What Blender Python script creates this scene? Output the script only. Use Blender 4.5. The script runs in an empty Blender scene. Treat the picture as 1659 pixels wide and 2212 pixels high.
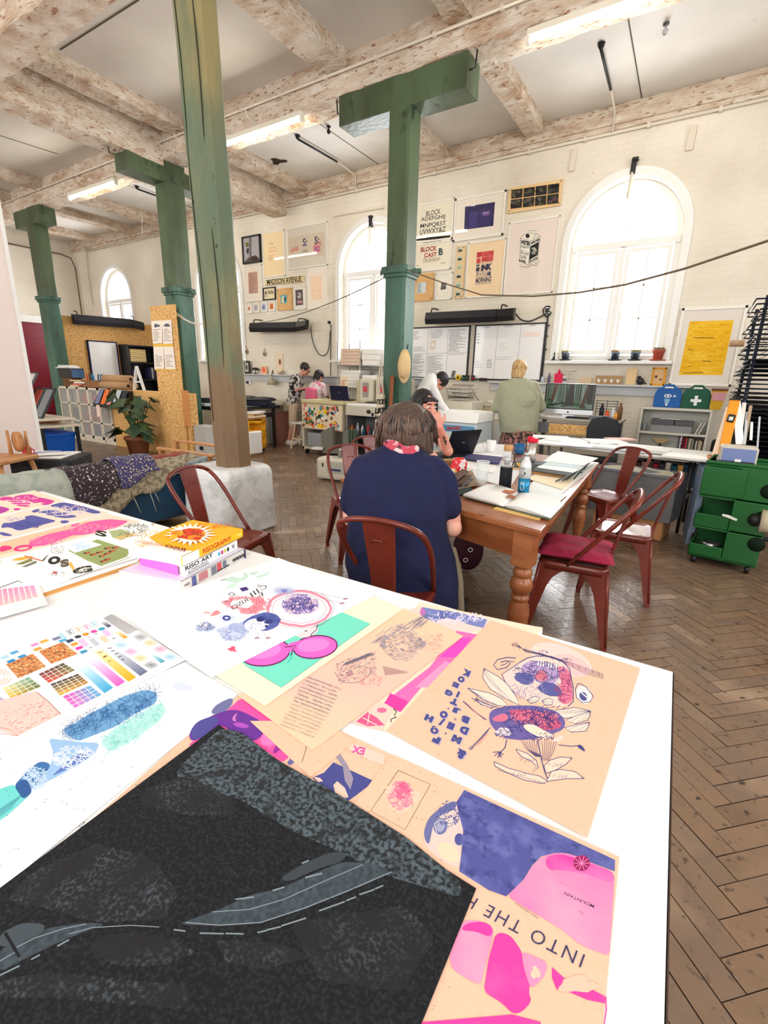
import bpy,bmesh,math,random
from mathutils import Vector,Matrix,noise
import numpy as np
random.seed(7)
PI=math.pi
SC=bpy.context.scene
COL=SC.collection
# ---------------------------------------------------------------- camera, world, light, exposure
EYE=1.4
F_PX,PITCH,ROLL,YAW=1025.4,0.27657,0.02357,0.56298
def _axes():
 cy,sy=math.cos(YAW),math.sin(YAW)
 fwd=Vector((-sy*math.cos(PITCH),cy*math.cos(PITCH),-math.sin(PITCH)))
 r0=Vector((cy,sy,0));u0=r0.cross(fwd)
 right=math.cos(ROLL)*r0+math.sin(ROLL)*u0
 return right,right.cross(fwd),fwd
CR,CU,CF=_axes()
cam_d=bpy.data.cameras.new('camera');cam=bpy.data.objects.new('camera',cam_d);COL.objects.link(cam)
cam_d.sensor_fit='HORIZONTAL';cam_d.sensor_width=36;cam_d.lens=F_PX/1659*36
cam_d.clip_start=.05;cam_d.clip_end=200
m3=Matrix((CR,CU,-CF)).transposed()
cam.matrix_world=Matrix.Translation((0,0,EYE))@m3.to_4x4()
SC.camera=cam
SC.view_settings.view_transform='Standard';SC.view_settings.look='None'
SC.view_settings.gamma=1;SC.view_settings.use_curve_mapping=False
SC.view_settings.exposure=-0.45
SC.cycles.max_bounces=8;SC.cycles.diffuse_bounces=4;SC.cycles.glossy_bounces=3
SC.cycles.transmission_bounces=6;SC.cycles.transparent_max_bounces=8
SC.cycles.sample_clamp_indirect=6
SC.cycles.caustics_reflective=False ;SC.cycles.caustics_refractive=False
world=bpy.data.worlds.new('sky');SC.world=world;world.use_nodes=True
bg=world.node_tree.nodes['Background'];bg.inputs[0].default_value=(.93,.97,1,1);bg.inputs[1].default_value=4.5
def area(name,loc,target,sx,sy,power,col=(1,1,1)):
 l=bpy.data.lights.new(name,'AREA');l.shape='RECTANGLE';l.size=sx;l.size_y=sy;l.energy=power;l.color=col
 o=bpy.data.objects.new(name,l);COL.objects.link(o);o.location=loc
 o.rotation_euler=(Vector(target)-Vector(loc)).to_track_quat('-Z','Y').to_euler()
 return o
WX=[-1.19,-5.35,-9.52,-13.7]
for wx in WX:
 area('window_daylight',(wx,8.5,2.75),(wx,4,2.4),1.3,2.2,260,(.97,.985,1))
for wx in (-13,-8.5,-4,.5):
 area('rear_fill_light',(wx,-3.45,2.7),(wx,3,4.6),1.9,2.5,185,(1,.985,.96))  # added fill lamps behind the camera, tipped up to brighten the ceiling
for wy in (.3,4.2):
 area('side_fill_light',(4.45,wy,2.7),(-2,wy+.6,4.6),1.9,2.4,115,(1,.985,.96))  # added fill lamps out of view on the right, aimed upward
# ---------------------------------------------------------------- pixel of the photograph -> point on a real plane
def ray(x,y):return CR*((x-829.5)/F_PX)+CU*((1106-y)/F_PX)+CF
def atz(x,y,z):
 d=ray(x,y);t=(z-EYE)/d.z;return Vector((d.x*t,d.y*t,z))
def aty(x,y,Y):
 d=ray(x,y);t=Y/d.y;return Vector((d.x*t,Y,EYE+d.z*t))
def atx(x,y,X):
 d=ray(x,y);t=X/d.x;return Vector((X,d.y*t,EYE+d.z*t))
# ---------------------------------------------------------------- materials
def lin(c):
 if isinstance(c,str):c=tuple(int(c[i:i+2],16)for i in (0,2,4))
 return tuple((v/255/12.92)if v/255<=.04045 else ((v/255+.055)/1.055)**2.4 for v in c)+(1,)
_mc={}
def mat(name,col,rough=.6,metal=0,var=None,bump=None,coat=0,emit=0,trans=0,spec=None,ior=1.45,stretch=(1,1,1),alpha=1,sheen=0):
 """var=(other colour, noise scale, amount-threshold, sharpness); bump=(scale, strength)"""
 key=name
 if key in _mc:return _mc[key]
 m=bpy.data.materials.new(name);m.use_nodes=True ;nt=m.node_tree;N=nt.nodes;L=nt.links
 b=N['Principled BSDF'];c=lin(col)
 b.inputs['Base Color'].default_value=c;b.inputs['Roughness'].default_value=rough;b.inputs['Metallic'].default_value=metal
 b.inputs['Coat Weight'].default_value=coat;b.inputs['IOR'].default_value=ior
 if sheen:b.inputs['Sheen Weight'].default_value=sheen
 if spec is not None:b.inputs['Specular IOR Level'].default_value=spec
 if trans:b.inputs['Transmission Weight'].default_value=trans
 if alpha<1:b.inputs['Alpha'].default_value=alpha
 if emit:b.inputs['Emission Color'].default_value=c;b.inputs['Emission Strength'].default_value=emit
 if var or bump:
  tc=N.new('ShaderNodeTexCoord');mp=N.new('ShaderNodeMapping');mp.inputs['Scale'].default_value=stretch
  L.new(tc.outputs['Object'],mp.inputs['Vector'])
 if var:
  vs=var if isinstance(var,list)else [var]
  prev=None
  for v in vs:
   n=N.new('ShaderNodeTexNoise');n.inputs['Scale'].default_value=v[1];n.inputs['Detail'].default_value=6
   L.new(mp.outputs[0],n.inputs['Vector'])
   mr=N.new('ShaderNodeMapRange');th,sh=v[2],v[3]
   mr.inputs['From Min'].default_value=th-sh;mr.inputs['From Max'].default_value=th+sh
   L.new(n.outputs['Fac'],mr.inputs['Value'])
   mx=N.new('ShaderNodeMix');mx.data_type='RGBA'
   L.new(mr.outputs[0],mx.inputs['Factor'])
   if prev is None:mx.inputs['A'].default_value=c
   else:L.new(prev,mx.inputs['A'])
   mx.inputs['B'].default_value=lin(v[0]);prev=mx.outputs['Result']
  L.new(prev,b.inputs['Base Color'])
 if bump:
  n2=N.new('ShaderNodeTexNoise');n2.inputs['Scale'].default_value=bump[0];n2.inputs['Detail'].default_value=5
  L.new(mp.outputs[0],n2.inputs['Vector'])
  bp=N.new('ShaderNodeBump');bp.inputs['Strength'].default_value=bump[1];bp.inputs['Distance'].default_value=bump[2]if len(bump)>2 else .02
  L.new(n2.outputs['Fac'],bp.inputs['Height']);L.new(bp.outputs[0],b.inputs['Normal'])
 _mc[key]=m
 return m
_flat={}
def ink(col,rough=.75):
 """plain printed or painted colour"""
 k=(col,rough)
 if k not in _flat:
  _flat[k]=mat('ink_%s_%d'%(col if isinstance(col,str)else '%02x%02x%02x'%col,rough*100),col,rough,spec=.25)
 return _flat[k]
def grad_mat(name,stops,axis_vec,origin,rough=.75,noise_amt=0,noise_scale=30):
 """colour bands of a print running along a world direction (object space = world for unparented data)"""
 m=bpy.data.materials.new(name);m.use_nodes=True ;nt=m.node_tree;N=nt.nodes;L=nt.links
 b=N['Principled BSDF'];b.inputs['Roughness'].default_value=rough;b.inputs['Specular IOR Level'].default_value=.25
 tc=N.new('ShaderNodeTexCoord');sub=N.new('ShaderNodeVectorMath');sub.operation='SUBTRACT';sub.inputs[1].default_value=origin
 L.new(tc.outputs['Object'],sub.inputs[0])
 dt=N.new('ShaderNodeVectorMath');dt.operation='DOT_PRODUCT'
 a=Vector(axis_vec);dt.inputs[1].default_value=a/a.length_squared
 L.new(sub.outputs[0],dt.inputs[0]);val=dt.outputs['Value']
 if noise_amt:
  n=N.new('ShaderNodeTexNoise');n.inputs['Scale'].default_value=noise_scale;n.inputs['Detail'].default_value=4
  L.new(tc.outputs['Object'],n.inputs['Vector'])
  ma=N.new('ShaderNodeMath');ma.operation='MULTIPLY_ADD';ma.inputs[1].default_value=noise_amt
  L.new(n.outputs['Fac'],ma.inputs[0]);
  mb=N.new('ShaderNodeMath');mb.operation='SUBTRACT';mb.inputs[1].default_value=noise_amt*.5
  L.new(val,mb.inputs[0]);L.new(mb.outputs[0],ma.inputs[2]);val=ma.outputs[0]
 cr=N.new('ShaderNodeValToRGB');L.new(val,cr.inputs[0])
 e=cr.color_ramp.elements
 e[0].position,e[0].color=stops[0][0],lin(stops[0][1]);e[1].position,e[1].color=stops[-1][0],lin(stops[-1][1])
 for p,c in stops[1:-1]:
  x=e.new(p);x.color=lin(c)
 L.new(cr.outputs[0],b.inputs['Base Color'])
 return m
# ---------------------------------------------------------------- mesh builder
def frame_of(d):
 d=Vector(d).normalized();a=Vector((0,0,1))if abs(d.z)<.95 else Vector((1,0,0))
 u=d.cross(a).normalized();return u,d.cross(u).normalized()
class MB:
 def __init__(s):s.v=[];s.f=[];s.m=[];s.sm=[]
 def add(s,vs,fs,m=0,smooth=False):
  o=len(s.v);s.v+=[tuple(v)for v in vs]
  for f in fs:s.f.append([i+o for i in f]);s.m.append(m);s.sm.append(smooth)
  return s
 def box(s,c,d,m=0,rz=0,M=None):
  x,y,z=(k/2 for k in d);vs=[Vector((a*x,b*y,e*z))for a in (-1,1)for b in (-1,1)for e in (-1,1)]
  R=(Matrix.Rotation(rz,3,'Z')if M is None else M)
  vs=[R@v+Vector(c)for v in vs]
  return s.add(vs,[(0,1,3,2),(4,6,7,5),(0,4,5,1),(2,3,7,6),(0,2,6,4),(1,5,7,3)],m)
 def b2(s,lo,hi,m=0):
  return s.box([(a+b)/2 for a,b in zip(lo,hi)],[abs(b-a)for a,b in zip(lo,hi)],m)
 def bar(s,p,q,w,h,m=0,up=(0,0,1)):
  p,q=Vector(p),Vector(q);d=(q-p);L=d.length;d.normalize();u=Vector(up)
  x=d.cross(u)
  if x.length<1e-4:x=d.cross(Vector((1,0,0)))
  x.normalize();y=x.cross(d)
  M=Matrix((x,d,y)).transposed()
  return s.box((p+q)/2,(w,L,h),m,M=M)
 def tube(s,pts,r,seg=8,m=0,closed=False,cap=True,flat=1.0):
  pts=[Vector(p)for p in pts];n=len(pts);rs=r if isinstance(r,(list,tuple))else [r]*n
  rings=[];u=None
  for i,p in enumerate(pts):
   a=pts[(i-1)%n]if (closed or i>0)else p;b=pts[(i+1)%n]if (closed or i<n-1)else p
   d=(b-a).normalized()if (b-a).length>1e-9 else Vector((0,0,1))
   if u is None:u,w=frame_of(d)
   else:
    u=(u-d*u.dot(d))
    if u.length<1e-6:u,w=frame_of(d)
    u.normalize();w=d.cross(u)
   rings.append([p+(u*math.cos(t)+w*math.sin(t)*flat)*rs[i]for t in (2*PI*k/seg for k in range(seg))])
  vs=[v for rg in rings for v in rg];fs=[]
  for i in range(n if closed else n-1):
   j=(i+1)%n
   for k in range(seg):
    l=(k+1)%seg;fs.append((i*seg+k,i*seg+l,j*seg+l,j*seg+k))
  if cap and not closed:fs+=[tuple(range(seg))[::-1],tuple((n-1)*seg+k for k in range(seg))]
  return s.add(vs,fs,m,True)
 def lathe(s,prof,c=(0,0,0),seg=20,m=0,M=None):
  vs=[];n=len(prof)
  for r,z in prof:
   for k in range(seg):
    t=2*PI*k/seg;v=Vector((r*math.cos(t),r*math.sin(t),z))
    vs.append((M@v if M else v)+Vector(c))
  fs=[(i*seg+k,i*seg+(k+1)%seg,(i+1)*seg+(k+1)%seg,(i+1)*seg+k)for i in range(n-1)for k in range(seg)]
  fs+=[tuple(range(seg))[::-1],tuple((n-1)*seg+k for k in range(seg))]
  return s.add(vs,fs,m,True)
 def prism(s,pts,off,m=0,smooth=False):
  """polygon of 3D points swept by the vector off"""
  pts=[Vector(p)for p in pts];n=len(pts);off=Vector(off)
  vs=pts+[p+off for p in pts]
  fs=[tuple(range(n))[::-1],tuple(range(n,2*n))]+[(i,(i+1)%n,n+(i+1)%n,n+i)for i in range(n)]
  return s.add(vs,fs,m,smooth)
 def poly(s,pts,m=0):return s.add(pts,[tuple(range(len(pts)))],m)
 def rings(s,rg,m=0,cap=True):
  """loft through rings of equal length"""
  n=len(rg);k=len(rg[0]);vs=[p for r in rg for p in r]
  fs=[(i*k+j,i*k+(j+1)%k,(i+1)*k+(j+1)%k,(i+1)*k+j)for i in range(n-1)for j in range(k)]
  if cap:fs+=[tuple(range(k))[::-1],tuple((n-1)*k+j for j in range(k))]
  return s.add(vs,fs,m,True)
 def ell(s,c,r,m=0,seg=16,rg=10,M=None):
  vs=[];fs=[]
  for i in range(1,rg):
   p=PI*i/rg
   for k in range(seg):
    t=2*PI*k/seg;v=Vector((r[0]*math.sin(p)*math.cos(t),r[1]*math.sin(p)*math.sin(t),r[2]*math.cos(p)))
    vs.append((M@v if M else v)+Vector(c))
  for z in (1,-1):
   v=Vector((0,0,z*r[2]));vs.append((M@v if M else v)+Vector(c))
  n=(rg-1)*seg
  for i in range(rg-2):
   for k in range(seg):l=(k+1)%seg;fs.append((i*seg+k,(i+1)*seg+k,(i+1)*seg+l,i*seg+l))
  for k in range(seg):l=(k+1)%seg;fs+=[(n,k,l),(n+1,(rg-2)*seg+l,(rg-2)*seg+k)]
  return s.add(vs,fs,m,True)
 def data(s,name):
  me=bpy.data.meshes.new(name);me.from_pydata(s.v,[],s.f);
  for p,mi,sm in zip(me.polygons,s.m,s.sm):p.material_index=mi;p.use_smooth=sm
  me.update();return me
def rect(mb,c,w,h,zz,m=0):
 mb.poly([(c[0]-w/2,c[1]-h/2,zz),(c[0]+w/2,c[1]-h/2,zz),(c[0]+w/2,c[1]+h/2,zz),(c[0]-w/2,c[1]+h/2,zz)],m)
def obj(name,mb,mats,parent=None,world=True,bevel=0,seg=2,sub=0,remesh=0,smooth_it=0,kind=None,label=None,fixn=True):
 me=mb.data(name)if isinstance(mb,MB)else mb
 for m in (mats if isinstance(mats,(list,tuple))else [mats]):me.materials.append(m)
 if fixn and isinstance(mb,MB):
  b=bmesh.new();b.from_mesh(me);bmesh.ops.recalc_face_normals(b,faces=b.faces);b.to_mesh(me);b.free()
 o=bpy.data.objects.new(name,me);COL.objects.link(o)
 if parent:
  o.parent=parent
  if world:o.matrix_parent_inverse=pm(parent).inverted()
 if remesh:
  r=o.modifiers.new('r','REMESH');r.mode='VOXEL';r.voxel_size=remesh;r.use_smooth_shade=True
 if smooth_it:
  r=o.modifiers.new('s','SMOOTH');r.factor=.5;r.iterations=smooth_it
 if bevel:
  r=o.modifiers.new('b','BEVEL');r.width=bevel;r.segments=seg;r.limit_method='ANGLE';r.angle_limit=.6;r.harden_normals=False
 if sub:
  r=o.modifiers.new('u','SUBSURF');r.levels=sub;r.render_levels=sub
 if kind:o['kind']=kind
 if label:o['label']=label
 return o
def pm(o):
 M=Matrix.LocRotScale(o.location,o.rotation_euler,o.scale)
 return M if o.parent is None else pm(o.parent)@o.matrix_parent_inverse@M
def tag(o,label,cat,group=None,kind=None):
 o['label']=label;o['category']=cat
 if group:o['group']=group
 if kind:o['kind']=kind
 return o
def thing(name,label,cat,loc=(0,0,0),rz=0,group=None,kind=None):
 o=bpy.data.objects.new(name,None);COL.objects.link(o);o.location=loc;o.rotation_euler=(0,0,rz);o.empty_display_size=.1
 return tag(o,label,cat,group,kind)
def struct(name,mb,mats,**k):return obj(name,mb,mats,kind='structure',**k)
def dup(root,loc,rz,label,group=None):
 def cp(o,par):
  c=o.copy();COL.objects.link(c)
  if par:c.parent=par
  for ch in [x for x in bpy.data.objects if x.parent==o]:cp(ch,c)
  return c
 r=cp(root,None);r.location=loc;r.rotation_euler=(0,0,rz);r['label']=label
 if group:r['group']=group
 return r
# ---------------------------------------------------------------- text
_tc={}
def text_geo(txt,bold=.0,spacing=1):
 k=(txt,bold,spacing)
 if k not in _tc:
  cu=bpy.data.curves.new('t','FONT');cu.body=txt;cu.size=1;cu.offset=bold;cu.space_character=spacing;cu.resolution_u=3
  o=bpy.data.objects.new('t',cu);COL.objects.link(o)
  dg=bpy.context.evaluated_depsgraph_get();me=o.evaluated_get(dg).to_mesh()
  vs=[tuple(v.co)for v in me.vertices];fs=[tuple(p.vertices)for p in me.polygons]
  o.to_mesh_clear();bpy.data.objects.remove(o);bpy.data.curves.remove(cu)
  if vs:
   xs=[v[0]for v in vs];ys=[v[1]for v in vs];x0,x1,y0,y1=min(xs),max(xs),min(ys),max(ys)
   vs=[((x-x0)/(x1-x0+1e-9),(y-y0)/(y1-y0+1e-9))for x,y,_ in vs]
  _tc[k]=(vs,fs)
 return _tc[k]
def text(mb,txt,P0,P1,P2,m=0,bold=.0,off=(0,0,0),spacing=1):
 """letters fitted to the parallelogram: P0 baseline start, P1 baseline end, P2 top of the start"""
 vs,fs=text_geo(txt,bold,spacing);P0,P1,P2,off=Vector(P0),Vector(P1),Vector(P2),Vector(off)
 U,W=P1-P0,P2-P0
 mb.add([P0+U*x+W*y+off for x,y in vs],fs,m)
def curve_fill(loops,half):
 """flat shape with holes in x/y, extruded +-half in z -> (verts, faces)"""
 cu=bpy.data.curves.new('c','CURVE');cu.dimensions='2D';cu.fill_mode='BOTH';cu.extrude=half
 for lp in loops:
  sp=cu.splines.new('POLY');sp.points.add(len(lp)-1);sp.use_cyclic_u=True
  for p,q in zip(sp.points,lp):p.co=(q[0],q[1],0,1)
 o=bpy.data.objects.new('c',cu);COL.objects.link(o)
 dg=bpy.context.evaluated_depsgraph_get();me=o.evaluated_get(dg).to_mesh()
 vs=[tuple(v.co)for v in me.vertices];fs=[tuple(p.vertices)for p in me.polygons]
 o.to_mesh_clear();bpy.data.objects.remove(o);bpy.data.curves.remove(cu)
 return vs,fs
def arch(cx,hw,z0,zs,ztop=None,n=24):
 """outline of an arched opening in (x, z)"""
 h=(ztop-zs)if ztop else hw
 return [(cx-hw,z0),(cx+hw,z0)]+[(cx+hw*math.cos(PI*i/n),zs+h*math.sin(PI*i/n))for i in range(n+1)]
# ================================================================ THE ROOM
X0,X1,Y0,YW,ZC=-15.7,4.4,-3.4,7.85,4.88
M_wall=mat('painted_brick',(234,227,213),.8,var=[((214,205,188),1.3,.62,.2),((170,155,132),9,.76,.03)],bump=(14,.25,.02))
def brickify(m,s=1.0):
 nt=m.node_tree;N=nt.nodes;L=nt.links;b=N['Principled BSDF']
 tc=N.new('ShaderNodeTexCoord');sp=N.new('ShaderNodeSeparateXYZ');cb=N.new('ShaderNodeCombineXYZ');ad=N.new('ShaderNodeMath')
 L.new(tc.outputs['Object'],sp.inputs[0]);L.new(sp.outputs[0],ad.inputs[0]);L.new(sp.outputs[1],ad.inputs[1]);ad.operation='ADD'
 L.new(ad.outputs[0],cb.inputs[0]);L.new(sp.outputs[2],cb.inputs[1])
 br=N.new('ShaderNodeTexBrick');br.inputs['Scale'].default_value=1;br.inputs['Brick Width'].default_value=.225;br.inputs['Row Height'].default_value=.075
 br.inputs['Mortar Size'].default_value=.008;br.inputs['Mortar Smooth'].default_value=.6
 L.new(cb.outputs[0],br.inputs['Vector'])
 bp=N.new('ShaderNodeBump');bp.inputs['Strength'].default_value=.3*s;bp.inputs['Distance'].default_value=.02;bp.invert=True
 L.new(br.outputs['Fac'],bp.inputs['Height'])
 old=[l for l in L if l.to_socket==b.inputs['Normal']][0].from_node
 L.new(bp.outputs[0],old.inputs['Normal'])
brickify(M_wall)
M_white=mat('white_gloss_paint',(238,238,236),.4)
M_ceil=mat('ceiling_board',(238,233,226),.85,var=[((206,200,192),.8,.55,.25),((175,165,150),22,.76,.02)])
M_seam=ink('5a544c')
M_beam=mat('flaking_plaster',(220,202,182),.9,var=[((188,158,130),3.5,.56,.10),((234,224,210),8,.55,.12),((166,122,92),22,.64,.05),((92,66,50),40,.72,.02)],bump=(22,1.0,.04),stretch=(.55,.8,1.8))
M_pipe=mat('painted_pipe',(222,212,196),.5)
M_dark=mat('dark_iron',(38,38,42),.5,.3)
fm=bpy.data.materials.new('parquet');fm.use_nodes=True
nt=fm.node_tree;N=nt.nodes;L=nt.links;b=N['Principled BSDF']
at=N.new('ShaderNodeAttribute');at.attribute_name='tone'
cr=N.new('ShaderNodeValToRGB');e=cr.color_ramp.elements
e[0].color=lin((104,82,66));e[1].color=lin((168,146,124));
for p_,c_ in ((.3,(134,108,86)),(.6,(120,99,83)),(.8,(150,124,102))):
 q=e.new(p_);q.color=lin(c_)
tc=N.new('ShaderNodeTexCoord');ns=N.new('ShaderNodeTexNoise');ns.inputs['Scale'].default_value=2.2;ns.inputs['Detail'].default_value=7
L.new(tc.outputs['Object'],ns.inputs['Vector'])
ad=N.new('ShaderNodeMath');ad.operation='MULTIPLY_ADD';ad.inputs[1].default_value=1.5;ad.use_clamp=True
s1=N.new('ShaderNodeMath');s1.operation='MULTIPLY_ADD';s1.inputs[1].default_value=.42;s1.inputs[2].default_value=-.46
L.new(at.outputs['Fac'],s1.inputs[0]);L.new(ns.outputs['Fac'],ad.inputs[0]);L.new(s1.outputs[0],ad.inputs[2]);L.new(ad.outputs[0],cr.inputs[0])
n3=N.new('ShaderNodeTexNoise');n3.inputs['Scale'].default_value=28;n3.inputs['Detail'].default_value=6;L.new(tc.outputs['Object'],n3.inputs['Vector'])
mr=N.new('ShaderNodeMapRange');mr.inputs['From Min'].default_value=.6;mr.inputs['From Max'].default_value=.72;L.new(n3.outputs['Fac'],mr.inputs['Value'])
mx=N.new('ShaderNodeMix');mx.data_type='RGBA';L.new(mr.outputs[0],mx.inputs['Factor']);L.new(cr.outputs[0],mx.inputs['A']);mx.inputs['B'].default_value=lin((52,42,36))
L.new(mx.outputs['Result'],b.inputs['Base Color'])
r2=N.new('ShaderNodeMapRange');r2.inputs['To Min'].default_value=.16;r2.inputs['To Max'].default_value=.42;L.new(ns.outputs['Fac'],r2.inputs['Value']);L.new(r2.outputs[0],b.inputs['Roughness'])
bp=N.new('ShaderNodeBump');bp.inputs['Strength'].default_value=.25;bp.inputs['Distance'].default_value=.01;L.new(n3.outputs['Fac'],bp.inputs['Height']);L.new(bp.outputs[0],b.inputs['Normal'])
mb=MB();tones=[]
mb.b2((X0-.3,Y0-.3,-.1),(X1+.3,YW+.4,-.004),1);tones+=[0]*6
BW,BL=.075,.30
c45=math.sqrt(.5)
def xf(u,v):return (c45*(u-v)-5.6,c45*(u+v)+2.2)
nU=150
for i in range(-nU,nU):
 for j in range(-34,35):
  for k in (0,1):
   ox=i*BW+j*BL*1.0;oy=i*BW-j*BL*1.0
   a=(ox,oy,ox+BL,oy+BW)if k==0 else (ox+BL,oy+BW-BL,ox+BL+BW,oy+BW)
   cx_,cy_=xf((a[0]+a[2])/2,(a[1]+a[3])/2)
   if not (X0-.1<cx_<X1+.1 and Y0-.1<cy_<YW+.3):continue
   if cy_<-1:continue
   g=.0014
   q=[xf(a[0]+g,a[1]+g),xf(a[2]-g,a[1]+g),xf(a[2]-g,a[3]-g),xf(a[0]+g,a[3]-g)]
   dz=random.uniform(-.0012,.0012);dz2=random.uniform(-.0012,.0012)
   mb.add([(q[0][0],q[0][1],dz),(q[1][0],q[1][1],dz2),(q[2][0],q[2][1],dz2),(q[3][0],q[3][1],dz)],[(0,1,2,3)],0);tones.append(random.random())
mb.b2((X0,Y0,-.003),(X1,-.98,0),0);tones+=[.5]*6
fl=struct('floor',mb,[fm,ink('4c3c32')],fixn=False)
at_=fl.data.attributes.new('tone','FLOAT','FACE');at_.data.foreach_set('value',tones)
mb=MB();mb.b2((X0-.3,Y0-.3,ZC),(X1+.3,YW+.35,ZC+.15))
for (a,c)in (((1357,40),(1387,216)),((1070,120),(1240,78)),((130,108),(300,0)),((36,180),(80,148)),((0,293),(125,333))):
 p,q=atz(*a,ZC-.004),atz(*c,ZC-.004);mb.bar(p,q,.012,.004,1)
for x in (-13.2,-10,-5.2,1.6):mb.bar((x,5.6,ZC-.003),(x,YW,ZC-.003),.01,.004,1)
struct('ceiling',mb,[M_ceil,M_seam])
def wall_from(loops,half,place,name,mats):
 vs,fs=curve_fill(loops,half);m=MB();m.add([place(*v)for v in vs],fs);return struct(name,m,mats)
def R4(x0,x1,z0,z1):return [(x0,z0),(x1,z0),(x1,z1),(x0,z1)]
WT=.36
wall_from([R4(X0-.3,X1+.3,-.1,ZC)]+[arch(x,.70,1.70,3.30,4.02)for x in WX],WT/2,lambda x,z,t:(x,YW+WT/2+t,z),'wall_back',M_wall)
wall_from([R4(X0-.3,X1+.3,-.1,ZC)]+[arch(x,1.0,1.45,3.3,4.2)for x in (-13,-8.5,-4,.5)],.15,lambda x,z,t:(x,Y0-.15+t,z),'wall_front',M_wall)  # arched openings are invented, out of view, for the rear fill lamps
wall_from([R4(Y0,YW,-.1,ZC)]+[arch(y,1.0,1.45,3.3,4.2)for y in (.3,4.2)],.15,lambda y,z,t:(X1+.15+t,y,z),'wall_right',M_wall)  # openings here are invented too, to let the side fill in
wall_from([R4(Y0,YW,-.1,ZC)],.15,lambda y,z,t:(X0-.15+t,y,z),'wall_left',M_wall)
M_glass=bpy.data.materials.new('window_glass');M_glass.use_nodes=True
nt=M_glass.node_tree;N=nt.nodes;L=nt.links;N.remove(N['Principled BSDF'])
tr=N.new('ShaderNodeBsdfTransparent');gl=N.new('ShaderNodeBsdfGlossy');gl.inputs['Roughness'].default_value=.05;ms=N.new('ShaderNodeMixShader');ms.inputs[0].default_value=.06
L.new(tr.outputs[0],ms.inputs[1]);L.new(gl.outputs[0],ms.inputs[2]);L.new(ms.outputs[0],N['Material Output'].inputs[0])
def window(n,cx,Y,name_suffix=''):
 yy=Y+.14
 root=bpy.data.objects.new('window_%d'%n,None);COL.objects.link(root);root.location=(cx,yy,1.7);root['kind']='structure'
 m=MB()
 vs,fs=curve_fill([arch(0,.70,1.70,3.30,4.02),arch(0,.62,1.78,3.30,3.94)],.035);m.add([(cx+x,yy+t,z)for x,z,t in vs],fs)
 m.b2((cx-.68,yy-.05,3.20),(cx+.68,yy+.04,3.29));m.b2((cx-.035,yy-.05,1.74),(cx+.035,yy+.03,3.22))
 obj('window_frame',m,M_white,root,kind='structure',bevel=.006)
 for s in (-1,1):
  m=MB();a,b_=(cx+s*.045,cx+s*.60)if s>0 else (cx+s*.60,cx+s*.045)
  vs,fs=curve_fill([R4(a,b_,1.80,3.19),R4(a+.045,b_-.045,1.86,3.14)],.018);m.add([(x,yy-.02+t,z)for x,z,t in vs],fs)
  mid=(a+b_)/2
  m.b2((mid-.009,yy-.03,1.85),(mid+.009,yy-.01,3.15))
  for z in (2.28,2.71):m.b2((a+.04,yy-.03,z-.009),(b_-.04,yy-.01,z+.009))
  m.b2((cx+s*.06-.012,yy-.06,2.35),(cx+s*.06+.012,yy-.035,2.47))
  obj('casement',m,M_white,root,kind='structure')
 m=MB()
 for a in (-.32,0,.32):m.bar((cx+a*.3,yy,3.3),(cx+a*1.15,yy,3.93-abs(a)*.55),.02,.02)
 obj('fanlight_bar',m,M_white,root,kind='structure')
 g=MB();g.poly([(cx+x,yy+.012,z)for x,z in arch(0,.66,1.75,3.3,3.98)]);obj('pane',g,M_glass,root,kind='structure')
 m=MB();vs,fs=curve_fill([arch(cx,.80,1.66,3.30,4.13),arch(cx,.71,1.66,3.30,4.03)],.02);m.add([(x,Y-.02+t,z)for x,z,t in vs],fs)
 obj('window_trim',m,M_white,root,kind='structure',bevel=.008)
 m=MB();m.b2((cx-.84,Y-.17,1.655),(cx+.84,Y+.2,1.70));obj('window_sill',m,M_white,root,kind='structure',bevel=.008)
for n,x in enumerate(WX):window(n+1,x,YW)
m=MB();m.b2((-15.69,4.9,0),(-15.62,6.85,2.62));M_door=mat('maroon_paint',(122,18,42),.35)
d=bpy.data.objects.new('door_1',None);COL.objects.link(d);d.location=(-15.65,5.9,0);d['kind']='structure'
obj('door_leaf',m,M_door,d,kind='structure')
m=MB();m.b2((-15.6,5.1,.2),(-15.58,5.85,2.2));m.b2((-15.6,6.0,.2),(-15.58,6.7,2.2));obj('door_panel',m,M_door,d,kind='structure',bevel=.01)
m=MB();m.b2((-15.69,4.8,2.62),(-15.55,7.0,2.8));m.b2((-15.69,6.85,0),(-15.57,6.97,2.62));obj('door_frame',m,M_white,d,kind='structure')
def rough_beam(name,lo,hi,amp=.012):
 m=MB();lo,hi=Vector(lo),Vector(hi);ax=0 if hi.x-lo.x>hi.y-lo.y else 1;n=max(2,int((hi[ax]-lo[ax])/.09))
 rg=[]
 for i in range(n+1):
  t=lo[ax]+(hi[ax]-lo[ax])*i/n;r=[]
  o=1-ax;pts=[]
  for k in range(3):pts.append((lo[o]+(hi[o]-lo[o])*k/3,lo.z))
  for k in range(3):pts.append((hi[o],lo.z+(hi.z-lo.z)*k/3))
  for k in range(3):pts.append((hi[o]-(hi[o]-lo[o])*k/3,hi.z))
  for k in range(3):pts.append((lo[o],hi.z-(hi.z-lo.z)*k/3))
  for a,z in pts:
   q=[0,0,z];q[ax]=t;q[o]=a;v=Vector(q);d=noise.noise_vector(v*7)*amp+noise.noise_vector(v*1.7)*amp*1.2
   if z>=hi.z-1e-4:d.z=0
   r.append(v+d)
  rg.append(r)
 m.rings(rg)
 for i in range(len(m.sm)):m.sm[i]=False
 return struct(name,m,M_beam)
rough_beam('beam',(X0,5.2,4.50),(X1,5.56,ZC))
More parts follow.
